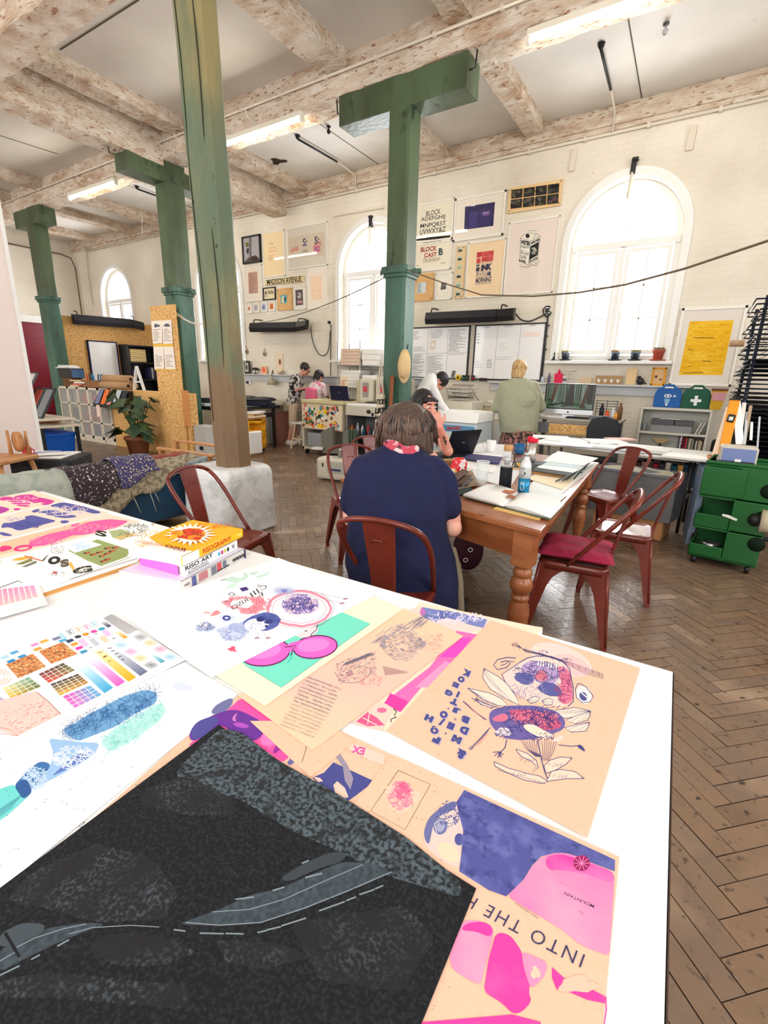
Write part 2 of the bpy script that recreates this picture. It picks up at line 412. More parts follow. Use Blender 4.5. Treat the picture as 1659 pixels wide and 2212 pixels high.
rough_beam('beam',(X0,2.70,4.46),(X1,3.05,ZC))
rough_beam('beam',(-7.74,3.05,4.42),(-7.38,5.2,ZC));rough_beam('beam',(-7.74,5.56,4.42),(-7.38,YW,ZC))
for x,w in ((-2.53,.26),(-4.07,.36),(-6.95,.33),(-9.1,.3),(-11.3,.34),(-12.66,.3),(-14.4,.3),(.6,.3)):
 if x not in (-9.1,):rough_beam('joist',(x-w/2,3.05,4.735),(x+w/2,5.2,ZC))
 rough_beam('joist',(x-w/2,5.56,4.735),(x+w/2,YW,ZC))
m=MB();m.b2((X0,YW-.05,4.66),(X1,YW,ZC));m.b2((X0,YW-.03,4.60),(X1,YW,4.66))
struct('trim_1',m,M_beam,bevel=.01)
m=MB();m.b2((X0,YW-.02,0),(X1,YW,.14));struct('baseboard_back',m,M_white)
# ================================================================ POSTS, LIGHTS, PIPES
M_green=mat('green_post_paint',(64,76,52),.45,var=[((84,104,74),2.2,.52,.12),((40,58,36),7,.66,.05),((150,120,80),30,.76,.015)],bump=(18,.3,.02),stretch=(1,1,.4))
M_green2=mat('teal_post_paint',(50,84,68),.45,var=[((70,110,94),2.2,.52,.12),((28,56,48),7,.66,.05)],bump=(18,.3,.02),stretch=(1,1,.4))
M_old=mat('worn_green_post',(108,112,84),.6,var=[((142,130,88),2.4,.54,.06),((84,104,84),1.6,.54,.08),((140,94,62),4.2,.68,.05),((34,28,22),26,.71,.015)],bump=(20,.6,.02),stretch=(1,1,.35))
nt=M_old.node_tree;N=nt.nodes;L=nt.links;b=N['Principled BSDF']
src=b.inputs['Base Color'].links[0].from_socket
tc=N.new('ShaderNodeTexCoord');sp=N.new('ShaderNodeSeparateXYZ');L.new(tc.outputs['Object'],sp.inputs[0])
nz=N.new('ShaderNodeTexNoise');nz.inputs['Scale'].default_value=3;nz.inputs['Detail'].default_value=7;L.new(tc.outputs['Object'],nz.inputs['Vector'])
ma=N.new('ShaderNodeMath');ma.operation='MULTIPLY_ADD';ma.inputs[1].default_value=3.2;L.new(nz.outputs['Fac'],ma.inputs[0]);
neg=N.new('ShaderNodeMath');neg.operation='MULTIPLY';neg.inputs[1].default_value=-1;L.new(sp.outputs[2],neg.inputs[0]);L.new(neg.outputs[0],ma.inputs[2])
mr=N.new('ShaderNodeMapRange');mr.inputs['From Min'].default_value=-.1;mr.inputs['From Max'].default_value=.45;mr.inputs['To Max'].default_value=.55;L.new(ma.outputs[0],mr.inputs['Value'])
mx=N.new('ShaderNodeMix');mx.data_type='RGBA';L.new(mr.outputs[0],mx.inputs['Factor']);L.new(src,mx.inputs['A']);mx.inputs['B'].default_value=lin((136,84,56));L.new(mx.outputs['Result'],b.inputs['Base Color'])
M_stone=mat('whitewashed_stone',(222,224,226),.8,var=[((196,198,198),6,.58,.08),((120,100,84),12,.74,.03)],bump=(9,.6,.04))
def chamfer_sq(cx,cy,w,c):
 h=w/2
 return [(cx-h+c,cy-h),(cx+h-c,cy-h),(cx+h,cy-h+c),(cx+h,cy+h-c),(cx+h-c,cy+h),(cx-h+c,cy+h),(cx-h,cy+h-c),(cx-h,cy-h+c)]
def post(cx,cy,w,z1,label,cap,collar_z,rust=False,zsplit=None):
 t=thing('timber_post',label,'post',(cx,cy,0),kind='thing')
 up,lo=M_green,M_green2
 m=MB();m.rings([[Vector((x,y,z))for x,y in chamfer_sq(cx,cy,w,.025)]for z in (zsplit,3,z1)]);
 for i in range(len(m.sm)):m.sm[i]=False
 obj('shaft',m,up,t)
 m=MB();m.rings([[Vector((x,y,z))for x,y in chamfer_sq(cx,cy,w+.012,.03)]for z in (0,zsplit+.01)])
 for i in range(len(m.sm)):m.sm[i]=False
 obj('lower_shaft',m,lo,t)
 m=MB();z=collar_z;m.prism([(x,y,z-.05)for x,y in chamfer_sq(cx,cy,w+.09,.03)],(0,0,.08));m.prism([(x,y,z-.09)for x,y in chamfer_sq(cx,cy,w+.05,.03)],(0,0,.05))
 m.bar((cx-w/2-.12,cy-.05,z-.01),(cx-w/2,cy,z-.01),.05,.05);m.bar((cx+w/2,cy,z-.01),(cx+w/2+.12,cy+.05,z-.01),.05,.05)
 obj('collar',m,lo,t,bevel=.008)
 if cap:
  m=MB();m.box((cx+cap[2],cy+cap[3],(4.20+4.50)/2),(cap[0],cap[1],.30));obj('capital',m,up,t,bevel=.006)
  s=Vector((1,0,0))if cap[0]>cap[1]else Vector((0,1,0));hl=max(cap[0],cap[1])/2
  c=Vector((cx+cap[2],cy+cap[3],4.36))
  for q in (-1,1):
   m=MB();p=c+s*q*hl;m.tube([p+Vector((0,-.1,0)),p+s*q*.06+Vector((0,-.1,0)),p+s*q*.07+Vector((0,-.1,.16))],.008,6)
   obj('bracket',m,M_dark,t)
 return t
post(-3.215,5.34,.27,4.2,'dark green timber post with straw hat and rope, nearest the two whiteboards',(1.60,.30,-.02,.02),2.62,zsplit=2.56)
post(-7.50,5.36,.32,4.2,'green timber post standing behind the chipboard notice panel',(.32,1.5,-.05,.02),2.70,zsplit=2.64)
post(-11.95,5.36,.29,4.2,'green timber post farthest left, behind the glass-fronted cabinets',(1.1,.30,-.05,0),2.85,zsplit=2.8)
t=thing('timber_post','tall worn green and rusty octagonal post on a white stone block','post',(-3.45,2.885,0),kind='thing')
m=MB();rg=[]
for i in range(26):
 z=.57+(4.47-.57)*i/25
 rg.append([Vector((x,y,z))-Vector((.845,.534,0))*(z-.57)*.021+noise.noise_vector(Vector((x*5,y*5,z*3)))*.006 for x,y in chamfer_sq(-3.45,2.885,.29,.082)])
m.rings(rg)
for i in range(len(m.sm)):m.sm[i]=False
for (dx,dy)in ((-.035,-.146),(.104,-.104)):
 m.tube([(-3.45+dx-(z-.57)*.0177+.01*math.sin(z*4),2.885-(z-.57)*.0112+dy,z)for z in [1+k*.25 for k in range(13)]],.004,5,1)
obj('shaft',m,[M_old,ink('2a2a20')],t)
m=MB();bs=[Vector((x,y,0))for x,y in chamfer_sq(-3.50,2.86,.62,.06)]
def sc_ring(k,z):return [Vector((-3.50+(p.x+3.50)*k,2.86+(p.y-2.86)*k,z))for p in bs]
m.rings([sc_ring(1.02,0),sc_ring(1,.1),sc_ring(.985,.3),sc_ring(.97,.52),sc_ring(.93,.575),sc_ring(.8,.60)])
for i in range(len(m.sm)):m.sm[i]=False
obj('stone_block',m,M_stone,t,bevel=.02,label='white painted stone base block')
M_tube=mat('lit_tube',(255,244,222),.4,emit=110)
M_cream=mat('cream_enamel',(236,230,214),.4)
tl=[]
for i,(xa,xb,lab)in enumerate(((-1.86,-.35,'lit fluorescent tube at top right of the beam'),(-6.05,-4.62,'lit fluorescent tube on the beam between the worn post and the capital'),(-10.3,-8.75,'small far fluorescent tube on the beam above the left posts'))):
 t=thing('tube_light',lab,'ceiling light',((xa+xb)/2,5.25,4.45))
 m=MB();m.b2((xa,5.20,4.445),(xb,5.28,4.50));obj('batten',m,M_cream,t,bevel=.006)
 m=MB();m.tube([(xa+.02,5.24,4.425),(xb-.02,5.24,4.425)],.019,12);obj('tube',m,M_tube,t)
 m=MB();m.b2((xa-.01,5.215,4.395),(xa+.025,5.265,4.45));obj('end_cap',m,M_cream,t)
 m=MB();m.b2((xb-.025,5.215,4.395),(xb+.01,5.265,4.45));obj('end_cap',m,M_cream,t)
 m=MB();cx=xa+.55;m.tube([(cx,5.18,4.70),(cx+.02,5.12,4.66),(cx+.05,5.12,4.58),(cx+.12,5.2,4.51)],.007,6);obj('cable',m,M_white,t)
m=MB();m.tube([(X0,5.165,4.70),(X1,5.165,4.70)],.014,8)
for k in range(26):m.box((-14+k*.7,5.175,4.70),(.03,.05,.045))
tag(obj('conduit',m,M_pipe),'long cream conduit clipped along the face of the main beam','pipe',kind='thing')
m=MB();m.tube([(-14.9,YW-.045,4.56),(X1,YW-.045,4.56)],.016,8)
for k in range(24):m.box((-14+k*.76,YW-.035,4.56),(.035,.06,.05))
tag(obj('conduit',m,M_pipe),'long cream pipe running along the top of the window wall','pipe',kind='thing')
def drop_pipe(a,bpx,label,tee=False):
 p=atz(*a,ZC-.05);q=atz(*bpx,ZC-.07);q=Vector((q.x,YW-.08,ZC-.07))
 t=thing('ceiling_pipe',label,'pipe',(q.x,q.y,q.z))
 m=MB();m.tube([p+Vector((0,0,.05)),p,Vector((p.x*.3+q.x*.7,p.y*.35+q.y*.65,ZC-.05))],.016,8,cap=True);m.lathe([(.04,0),(.03,-.03),(.016,-.05)],p+Vector((0,0,.045)),10);obj('pipe',m,M_dark,t)
 m=MB();m.tube([Vector((p.x*.3+q.x*.7,p.y*.35+q.y*.65,ZC-.05)),q+Vector((0,0,-.02)),Vector((q.x,YW-.05,4.56))],.014,8);obj('painted_bend',m,M_pipe,t)
drop_pipe((1298,105),(1328,235),'black ceiling pipe near the right window')
drop_pipe((643,300),(762,372),'black ceiling pipe between the tube light and the picture wall')
drop_pipe((296,408),(335,425),'short black ceiling pipe with hanging cord by the middle green post')
m=MB();m.tube([aty(305,412,7.0),aty(307,512,7.0)],.006,6);tag(obj('pull_cord',m,M_pipe),'thin pull cord hanging from the ceiling left of the posts','cord')
M_glassy=mat('clear_bulb',(220,220,225),.1,trans=.8)
for px,lab in (((1437,66),'small glass ceiling fitting beyond the top right tube light'),((710,283),'small ceiling hook left of the green capital')):
 p=atz(px[0],px[1],ZC-.06);m=MB();m.lathe([(.03,.06),(.03,.045),(.012,.04),(.012,.02),(.03,0),(.02,-.03),(.004,-.04)],p,12);tag(obj('ceiling_fitting',m,M_glassy if px[0]>1000 else M_dark),lab,'fitting')
m=MB();p=atz(601,349,ZC-.006);rr=[]
for k in range(22):
 a=2*PI*k/22;r=.10+.03*math.sin(a*3)+random.uniform(-.015,.015);rr.append(p+Vector((r*math.cos(a)*1.3,r*math.sin(a),0)))
m.poly(rr);struct('ceiling_hole',m,ink('3a2c22'))
m=MB()
m.tube([aty(183,530,YW-.05),aty(186,555,YW-.05),aty(190,600,YW-.05),aty(200,660,YW-.05)],.016,6)
tag(obj('wall_pipe',m,M_pipe),'cream pipe running down the wall beside the farthest arched window','pipe')
m=MB();m.tube([(-15.6,5.7,4.5),(-15.6,7.5,4.5),(-15.55,7.72,4.44),(-15.5,7.78,4.2),(-15.5,7.78,2.6)],.02,8)
tag(obj('wall_pipe',m,mat('rusty_pipe',(120,96,80),.6)),'dark pipe curving down into the far corner of the room','pipe')
for (a,c,lab)in (((1242,322),(1234,370),'narrow white strip high on the wall left of the right window'),((1500,270),(1488,325),'narrow white strip high on the wall above the right window')):
 m=MB();m.bar(aty(*a,YW-.02),aty(*c,YW-.02),.075,.03,up=(0,1,0));tag(obj('wall_strip',m,M_pipe,bevel=.004),lab,'bracket','white strips')
m=MB();m.bar(aty(720,467,YW-.015),aty(830,448,YW-.015),.03,.045,up=(0,1,0));tag(obj('wall_strip',m,M_pipe),'thin white batten on the wall above the middle arched window','trim')
for cx,lab,top in ((-1.19,'iron bracket at the crown of the right arched window',4.16),(-5.35,'iron bracket at the crown of the middle arched window',4.06)):
 t=thing('window_bracket',lab,'bracket',(cx,YW-.03,top))
 m=MB();m.b2((cx-.03,YW-.06,top-.12),(cx+.03,YW,top+.06));m.b2((cx-.02,YW-.09,top+.03),(cx+.05,YW-.02,top+.06));obj('plate',m,M_dark,t)
 m=MB();m.bar((cx,YW-.05,top-.1),(cx-.015,YW-.04,top-.40),.035,.03);obj('strap',m,M_pipe,t)
def rope(pts,name,label,r=.006,col=(150,130,104)):
 P=[]
 for i in range(len(pts)-1):
  a,b_=Vector(pts[i]),Vector(pts[i+1])
  for k in range(16):
   s=k/16;v=a.lerp(b_,s);P.append(v)
 P.append(Vector(pts[-1]));m=MB();m.tube(P,r,6);return tag(obj(name,m,mat('rope_'+name+str(len(_mc)),col,.9)),label,'rope')
PB=Vector((-3.1,5.19,2.60))
def hang(a,b_,sag,n=18):
 a,b_=Vector(a),Vector(b_)
 return [a.lerp(b_,i/n)-Vector((0,0,sag*4*(i/n)*(1-i/n)))for i in range(n+1)]
m=MB();pr=[Vector((-3.055,5.175,2.60)),aty(960,612,5.3),aty(1040,637,5.1),aty(1150,640,4.8),aty(1250,632,4.5),aty(1350,615,4.2),aty(1480,580,3.9),aty(1659,520,3.5),aty(1800,470,3.2)]
m.tube(pr,.007,6);m.tube([(-3.375,5.175,2.62),(-3.055,5.175,2.60),(-3.055,5.505,2.61),(-3.375,5.505,2.62),(-3.375,5.175,2.62)],.009,6)
tag(obj('rope',m,mat('twine',(112,98,80),.9)),'taut rope from the green post across the right window','rope')
m=MB();m.tube(hang((-3.375,5.36,2.60),aty(560,697,7.4),.10),.006,6);tag(obj('rope',m,mat('dark_twine',(92,82,70),.9)),'rope from the green post down towards the small black heater','rope')
m=MB();m.tube([(-7.5,5.18,2.36),aty(395,688,5.1),aty(412,697,4.9),aty(436,700,4.6)],.012,6);m.tube([(-7.46,5.19,2.38),aty(400,690,5.0),aty(420,700,4.9)],.009,6)
tag(obj('rope',m,mat('white_cord',(228,222,210),.9)),'white cord tied round the middle green post','rope')
# ================================================================ ARTWORK HELPERS
class Art:
 """flat printed shapes laid on a surface; fn maps photograph pixels to the surface, n is its normal"""
 def __init__(s,fn,n,eps=3e-5,base=2e-4,Z=None):
  s.fn=fn;s.n=Vector(n);s.eps=eps;s.k=base;s.n_inc=0;s.mb=MB();s.mats=[];s.Z=Z
 def px(s,p):
  if s.Z:p=(s.Z[0]+p[0]*s.Z[2],s.Z[1]+p[1]*s.Z[2])
  return s.fn(p[0],p[1])+s.n*s.k
 def mi(s,col,thin=False):
  m=col if isinstance(col,bpy.types.Material)else ink(col)
  if m not in s.mats:s.mats.append(m)
  f=.15 if thin else 1.0;s.k+=s.eps*f;s.n_inc+=f
  return s.mats.index(m)
 def poly(s,pts,col):i=s.mi(col);s.mb.poly([s.px(p)for p in pts],i);return s
 def sp(s,pts,col,r=16):
  """polygon with its corners rounded"""
  for it in range(2):
   Q=[];n=len(pts);rr=r/(1+it*1.5)
   for k in range(n):
    a,b_,c=pts[k-1],pts[k],pts[(k+1)%n]
    for o in (a,c):
     d=math.hypot(o[0]-b_[0],o[1]-b_[1])or 1;f=min(.27,rr/d);Q.append((b_[0]+(o[0]-b_[0])*f,b_[1]+(o[1]-b_[1])*f))
   pts=Q
  return s.poly(pts,col)
 def blob(s,c,r,col,n=18,rough=0,rot=0,seed=0):
  rnd=random.Random(seed or (int(c[0]*7+c[1]*13)));rx,ry=r if isinstance(r,tuple)else (r,r)
  ph=[rnd.uniform(0,6.28)for _ in range(3)];P=[]
  for k in range(n):
   a=2*PI*k/n;q=1+rough*(.6*math.sin(3*a+ph[0])+.4*math.sin(5*a+ph[1])+.4*math.sin(9*a+ph[2]))
   x,y=rx*math.cos(a)*q,ry*math.sin(a)*q
   P.append((c[0]+x*math.cos(rot)-y*math.sin(rot),c[1]+x*math.sin(rot)+y*math.cos(rot)))
  return s.poly(P,col)
 def line(s,pts,w,col,closed=False):
  """ribbon of width w (pixels of the tracing)"""
  i=s.mi(col,True);pts=list(pts)+([pts[0]]if closed else []);L_,R_=[],[]
  for k,p in enumerate(pts):
   a=pts[max(0,k-1)];b_=pts[min(len(pts)-1,k+1)];dx,dy=b_[0]-a[0],b_[1]-a[1];d=math.hypot(dx,dy)or 1
   nx,ny=-dy/d*w/2,dx/d*w/2;L_.append(s.px((p[0]+nx,p[1]+ny)));R_.append(s.px((p[0]-nx,p[1]-ny)))
  n=len(pts);s.mb.add(L_+R_,[(k,k+1,n+k+1,n+k)for k in range(n-1)],i);return s
 def text(s,t,p0,p1,p2,col,bold=.0,spacing=1):
  i=s.mi(col);text(s.mb,t,s.px(p0),s.px(p1),s.px(p2),i,bold,spacing=spacing);return s
 def q(s,quad,u,v):
  """point inside a quad TL,TR,BR,BL"""
  a,b_,c,d=quad;return tuple((a[k]*(1-u)+b_[k]*u)*(1-v)+(d[k]*(1-u)+c[k]*u)*v for k in (0,1))
 def qrect(s,quad,u0,v0,u1,v1,col):return s.poly([s.q(quad,u0,v0),s.q(quad,u1,v0),s.q(quad,u1,v1),s.q(quad,u0,v1)],col)
 def hand(s,quad,rows,col,seed=1,w=1.0,fill=.9,wob=.15,dash=(.03,.12)):
  """rows of writing"""
  rnd=random.Random(seed)
  for r in range(rows):
   u=rnd.uniform(0,.06);end=rnd.uniform(.4,1)*fill+(1-fill)*.5
   while u<end:
    l=rnd.uniform(*dash);v=(r+.5)/rows
    P=[s.q(quad,u+l*t,v+rnd.uniform(-wob,wob)/rows)for t in (0,.25,.5,.75,1)]
    s.line(P,w,col);u+=l+rnd.uniform(.01,.03)
  return s
 def scrib(s,c,r,n,col,w=1,seed=3,curl=1.0):
  """tangled drawn lines inside an ellipse"""
  rnd=random.Random(seed)
  for _ in range(n):
   a=rnd.uniform(0,6.28);q=rnd.random()**.5;x,y=c[0]+r[0]*q*math.cos(a),c[1]+r[1]*q*math.sin(a);h=rnd.uniform(0,6.28);P=[]
   for k in range(7):
    P.append((x,y));st=min(r)*.14;x+=st*math.cos(h);y+=st*math.sin(h);h+=rnd.uniform(-1,1)*curl
    if ((x-c[0])/r[0])**2+((y-c[1])/r[1])**2>1:break
   if len(P)>1:s.line(P,w,col)
  return s
 def done(s,name,parent=None,**k):
  return obj(name,s.mb,s.mats,parent,fixn=False,**k)
M_frameW=mat('white_frame',(240,236,228),.4)
M_frameO=mat('pale_oak_frame',(226,196,150),.5)
M_pine=mat('plywood_face',(222,178,118),.6,var=((204,156,98),6,.55,.1))
M_black=mat('black_satin',(22,22,26),.35)
M_pglass=bpy.data.materials.new('picture_glass');M_pglass.use_nodes=True
nt=M_pglass.node_tree;N=nt.nodes;L=nt.links;N.remove(N['Principled BSDF'])
tr=N.new('ShaderNodeBsdfTransparent');gl=N.new('ShaderNodeBsdfGlossy');gl.inputs['Roughness'].default_value=.03;ms=N.new('ShaderNodeMixShader');ms.inputs[0].default_value=.05
L.new(tr.outputs[0],ms.inputs[1]);L.new(gl.outputs[0],ms.inputs[2]);L.new(ms.outputs[0],N['Material Output'].inputs[0])
def picture(label,quad,frame=M_frameW,fw=.018,depth=.025,mount=(232,224,208),draw=None,Z=None,glass=True,cat='picture',name='framed_picture',group='pictures on the window wall',board=False):
 P=[((Z[0]+x*Z[2],Z[1]+y*Z[2])if Z else (x,y))for x,y in quad];W=[aty(x,y,YW-depth)for x,y in P]
 xa,xb=(W[0].x+W[3].x)/2,(W[1].x+W[2].x)/2;zb,zt=(W[2].z+W[3].z)/2,(W[0].z+W[1].z)/2
 t=thing(name,label,cat,((xa+xb)/2,YW-.002,zb),group=group)
 if board:
  m=MB();m.b2((xa,YW-depth,zb),(xb,YW-.002,zt));obj('board',m,frame,t,bevel=.004)
  yy=YW-depth
  for cx_ in (xa+.03,xb-.03):
   for cz in (zb+.03,zt-.03):
    m=MB();m.lathe([(.009,0),(.007,.004)],(cx_,yy,cz),8,M=Matrix.Rotation(PI/2,3,'X'));obj('screw',m,M_dark,t)
 else:
  m=MB();m.b2((xa,YW-depth,zb),(xa+fw,YW-.002,zt));m.b2((xb-fw,YW-depth,zb),(xb,YW-.002,zt));m.b2((xa,YW-depth,zb),(xb,YW-.002,zb+fw));m.b2((xa,YW-depth,zt-fw),(xb,YW-.002,zt))
  obj('frame',m,frame,t,bevel=.002)
  m=MB();m.b2((xa+fw*.8,YW-depth*.55,zb+fw*.8),(xb-fw*.8,YW-.003,zt-fw*.8));obj('mount',m,ink(mount),t)
  yy=YW-depth*.55
 if draw:
  a=Art(lambda x,y:aty(x,y,yy),(0,-1,0),2e-4,6e-4,Z);draw(a);a.done('print',t)
 if glass and not board:
  m=MB();m.poly([(xa+fw,YW-depth*.9,zb+fw),(xb-fw,YW-depth*.9,zb+fw),(xb-fw,YW-depth*.9,zt-fw),(xa+fw,YW-depth*.9,zt-fw)]);obj('glass',m,M_pglass,t)
 return t
# ================================================================ PICTURES, left group  (traced in the crop at 480,440)
ZL=(480,440,.2411)
def d1(a):
 a.poly([(180,300),(322,280),(334,520),(190,532)],(176,172,178));a.poly([(240,300),(262,298),(264,524),(244,526)],(120,108,116))
 a.poly([(205,350),(235,345),(242,380),(215,392)],(110,116,60));a.poly([(222,400),(240,400),(236,450),(218,440)],(40,44,60));a.poly([(190,532),(240,480),(300,460),(332,490),(334,520)],(96,84,80));a.blob((290,492),(34,20),(60,50,50))
picture('black framed photograph of a figure, top left of the left picture group',[(165,298),(330,270),(345,522),(188,540)],M_black,.03,.05,(150,148,150),d1,ZL)
def d2(a):
 a.poly([(372,268),(540,240),(552,640),(382,662)],(248,224,178))
 a.hand([(420,345),(470,340),(472,365),(420,372)],1,(150,120,80),3,4);a.poly([(414,388),(484,380),(486,402),(416,410)],(240,206,160));a.hand([(415,420),(500,412),(502,436),(416,442)],2,(232,150,100),5,5)
 a.hand([(415,455),(480,450),(450,510),(415,512)],4,(238,170,120),6,4)
picture('large cream poster with faint orange lettering beside the black framed photograph',[(355,262),(550,232),(562,642),(372,668)],M_frameW,.015,.03,(244,228,196),d2,ZL)
def d3(a):
 a.poly([(594,305),(915,250),(918,465),(600,500)],(214,200,178));
 for x in (695,803):a.line([(x,288-(x-695)*.17),(x+4,488-(x-695)*.1)],3,(226,214,196))
 for i in range(5):a.line([(612+i*15,430-i*4),(620+i*14,400-i*6),(625+i*14,440-i*5)],7,(222,128,118))
 a.text('S:',(722,384),(762,378),(720,312),(70,74,120),.03);a.text('S:',(828,364),(870,356),(826,296),(70,60,90),.03)
 a.blob((846,404),(34,44),(232,140,150),rough=.2);a.text('RL:',(830,426),(880,420),(828,386),(120,96,150),.03);a.scrib((745,425),(28,16),14,(60,60,70),3);a.scrib((870,360),(30,40),18,(190,90,110),3)
picture('wide print with three panels of doodled letters, top right of the left picture group',[(577,222),(938,160),(942,548),(585,592)],M_frameW,.018,.03,(222,214,200),d3,ZL)
def d4(a):a.poly([(232,618),(315,608),(322,800),(238,808)],(196,158,140));a.hand([(238,626),(312,616),(316,795),(244,802)],16,(140,96,96),9,3,.98)
picture('white framed reddish brown etching, lower left of the left picture group',[(195,562),(345,540),(362,866),(212,884)],M_frameW,.015,.03,(240,230,216),d4,ZL)
t=thing('street_sign','cream street sign reading MADISON AVENUE on the wall','sign',aty(615,611,YW-.01),group=None)
a=Art(lambda x,y:aty(x,y,YW-.02),(0,-1,0),3e-4,6e-4,ZL);p=[a.px(q)for q in ((382,684),(732,643),(732,700),(386,736))]
m=MB();m.prism(p,(0,.018,0));obj('plate',m,mat('aged_cream_tin',(226,208,160),.5,var=((190,160,110),30,.62,.06)),t,bevel=.002)
a.text('MADISON AVENUE',(402,728),(710,697),(400,680),(26,24,22),.02);a.line([(390,690),(726,651)],2.5,(40,36,30));a.line([(392,732),(728,697)],2.5,(40,36,30));a.done('lettering',t)
def d5(a):a.text('Uttle',(402,812),(460,806),(400,776),(30,28,26),.02);a.hand([(382,820),(440,816),(440,832),(382,836)],1,(40,38,36),4,4);a.blob((390,800),(6,18),(30,28,26))
picture('small black framed print below the street sign',[(362,752),(472,744),(476,858),(368,866)],M_black,.022,.03,(238,222,184),d5,ZL)
def d6(a):a.poly([(522,825),(576,815),(580,888),(526,896)],(80,170,190));a.poly([(534,835),(556,828),(552,890),(530,885)],(226,216,160));a.poly([(556,840),(572,838),(570,872),(556,870)],(60,70,110))
picture('square plywood panel with a small blue print at its centre',[(487,764),(620,748),(626,948),(494,962)],M_pine,.02,.03,draw=d6,Z=ZL,board=True)
def d7(a):a.poly([(655,775),(720,766),(726,906),(660,914)],(90,78,84));a.blob((690,820),(18,30),(200,190,186));a.blob((695,880),(26,14),(190,140,150));a.scrib((690,800),(30,30),20,(40,34,40),3)
picture('narrow white framed dark photograph right of the plywood panel',[(636,742),(742,732),(746,944),(640,956)],M_frameW,.018,.03,(240,234,222),d7,ZL)
def d8(a):a.poly([(790,652),(890,644),(894,852),(798,860)],(250,218,190));a.scrib((862,782),(16,14),8,(220,160,140),2)
picture('pale framed sheet of peach paper beside the middle arched window',[(758,590),(940,570),(944,934),(764,948)],M_frameW,.012,.02,(244,234,220),d8,ZL)
for i,(x0,x1,c1,c2,lab)in enumerate(((214,266,(232,222,206),(200,70,80),'first small white frame from the left, holding a red print'),(272,330,(196,188,190),(150,150,180),'second small white frame from the left, holding a grey print'),(342,400,(170,180,205),(90,100,140),'third small white frame from the left, holding a blue print'),(414,470,(226,130,60),(190,90,50),'fourth small white frame from the left, holding an orange print'))):
 y0=895-i*5;y1=985-i*7
 def dd(a,x0=x0,x1=x1,y0=y0,y1=y1,c1=c1,c2=c2):a.poly([(x0+12,y0+14),(x1-12,y0+11),(x1-11,y1-18),(x0+13,y1-16)],c1);a.blob(((x0+x1)/2,(y0+y1)/2),(9,12),c2,rough=.2)
 picture(lab,[(x0,y0),(x1,y0-4),(x1+3,y1-6),(x0+3,y1)],M_frameW,.012,.025,(244,240,232),dd,ZL,group='row of four small frames')
# ---- right group (crop at 860,360)
ZR=(860,360,.2411)
BLK=(34,34,34)
def e1(a):
 a.poly([(180,330),(486,300),(466,640),(165,665)],(244,238,218))
 for tx,x0,x1,y,h in (('BLOCK',250,380,446,46),('ADEFGHIJ',203,420,502,46),('MNPQRST',198,425,560,46),('UVWXY&Z',194,424,612,46)):
  a.text(tx,(x0,y),(x1,y-18-(x1-x0)*.05),(x0+3,y-h),BLK,.01)
 a.line([(180,634),(200,632)],3,BLK);a.line([(398,600),(440,596)],3,BLK)
picture('framed BLOCK alphabet poster of black capitals beside the green post',[(160,330),(502,290),(488,640),(150,690)],M_frameW,.02,.03,(244,238,218),e1,ZR)
def e2(a):
 a.poly([(165,640),(470,615),(462,915),(150,940)],(246,238,218))
 a.text('Shadows',(224,704),(384,682),(226,672),BLK,.012);a.text('BLOCK',(202,768),(345,752),(204,724),(160,44,44),.03);a.text('CAST',(234,816),(345,804),(236,776),(180,52,50),.03);a.text('B',(368,796),(402,792),(370,736),(90,120,130),.03)
 a.text('B',(362,792),(396,788),(364,732),(50,60,70),.0)
 a.text('Declaration',(226,860),(370,842),(232,818),(120,90,70),-.005);a.line([(382,866),(424,860)],4,BLK);a.line([(168,888),(188,886)],5,BLK);a.line([(192,702),(214,700)],3,BLK)
picture('framed BLOCK CAST poster in red and black below the alphabet poster',[(150,700),(482,650),(468,912),(146,950)],M_frameW,.02,.03,(246,238,218),e2,ZR)
def e3(a):
 a.poly([(600,360),(868,316),(852,530),(592,566)],(44,40,92));a.poly([(640,410),(720,396),(712,540),(632,552)],(60,54,122));a.poly([(730,395),(840,380),(830,500),(724,530)],(52,46,108))
 a.text('HEART',(756,426),(818,416),(758,410),(226,190,230),.02);a.text('THIEVES',(756,444),(816,434),(757,430),(170,120,210),.02);a.line([(640,352),(690,350)],8,(226,226,240))
picture('framed dark blue night photograph with a small lit sign',[(508,290),(968,204),(940,610),(492,674)],M_frameW,.03,.035,(244,236,222),e3,ZR)
def e4(a):
 base=[(1012,206),(1448,146),(1438,332),(1002,384)];a.poly([(1008,200),(1452,140),(1442,338),(998,390)],(232,190,130))
 rnd=random.Random(4)
 for i in range(4):
  for j in range(2):
   u0,v0=i/4+.012,j/2+.02;a.qrect(base,u0,v0,u0+.23,v0+.455,(46,44,42))
   for k in range(5):
    uu,vv=u0+rnd.uniform(.02,.18),v0+rnd.uniform(.08,.38);c=a.q(base,uu,vv);a.blob(c,(rnd.uniform(10,26),rnd.uniform(8,18)),rnd.choice([(84,84,66),(24,24,26),(100,92,80),(66,64,58),(96,74,84)]),rough=.3)
picture('pale wood board of eight dark photographs high beside the right arched window',[(994,190),(1480,106),(1456,348),(978,418)],M_frameO,.02,.03,draw=e4,Z=ZR,board=True)
def e5(a):
 for i in range(6):
  y=745+i*78;x=556-i*4;a.poly([(x-20,y-22),(x+22,y-26),(x+21,y+20),(x-21,y+24)],(200,206,180));a.poly([(x-18,y),(x+18,y-4),(x+17,y+16),(x-18,y+20)],((64,70,60),(50,90,80),(180,190,170),(70,60,50),(120,150,140),(54,60,58))[i]);a.blob((x-2,y+2),(12,7),((120,110,90),(40,60,60),(140,160,140),(40,34,30),(170,180,160),(90,100,90))[i],rough=.2)
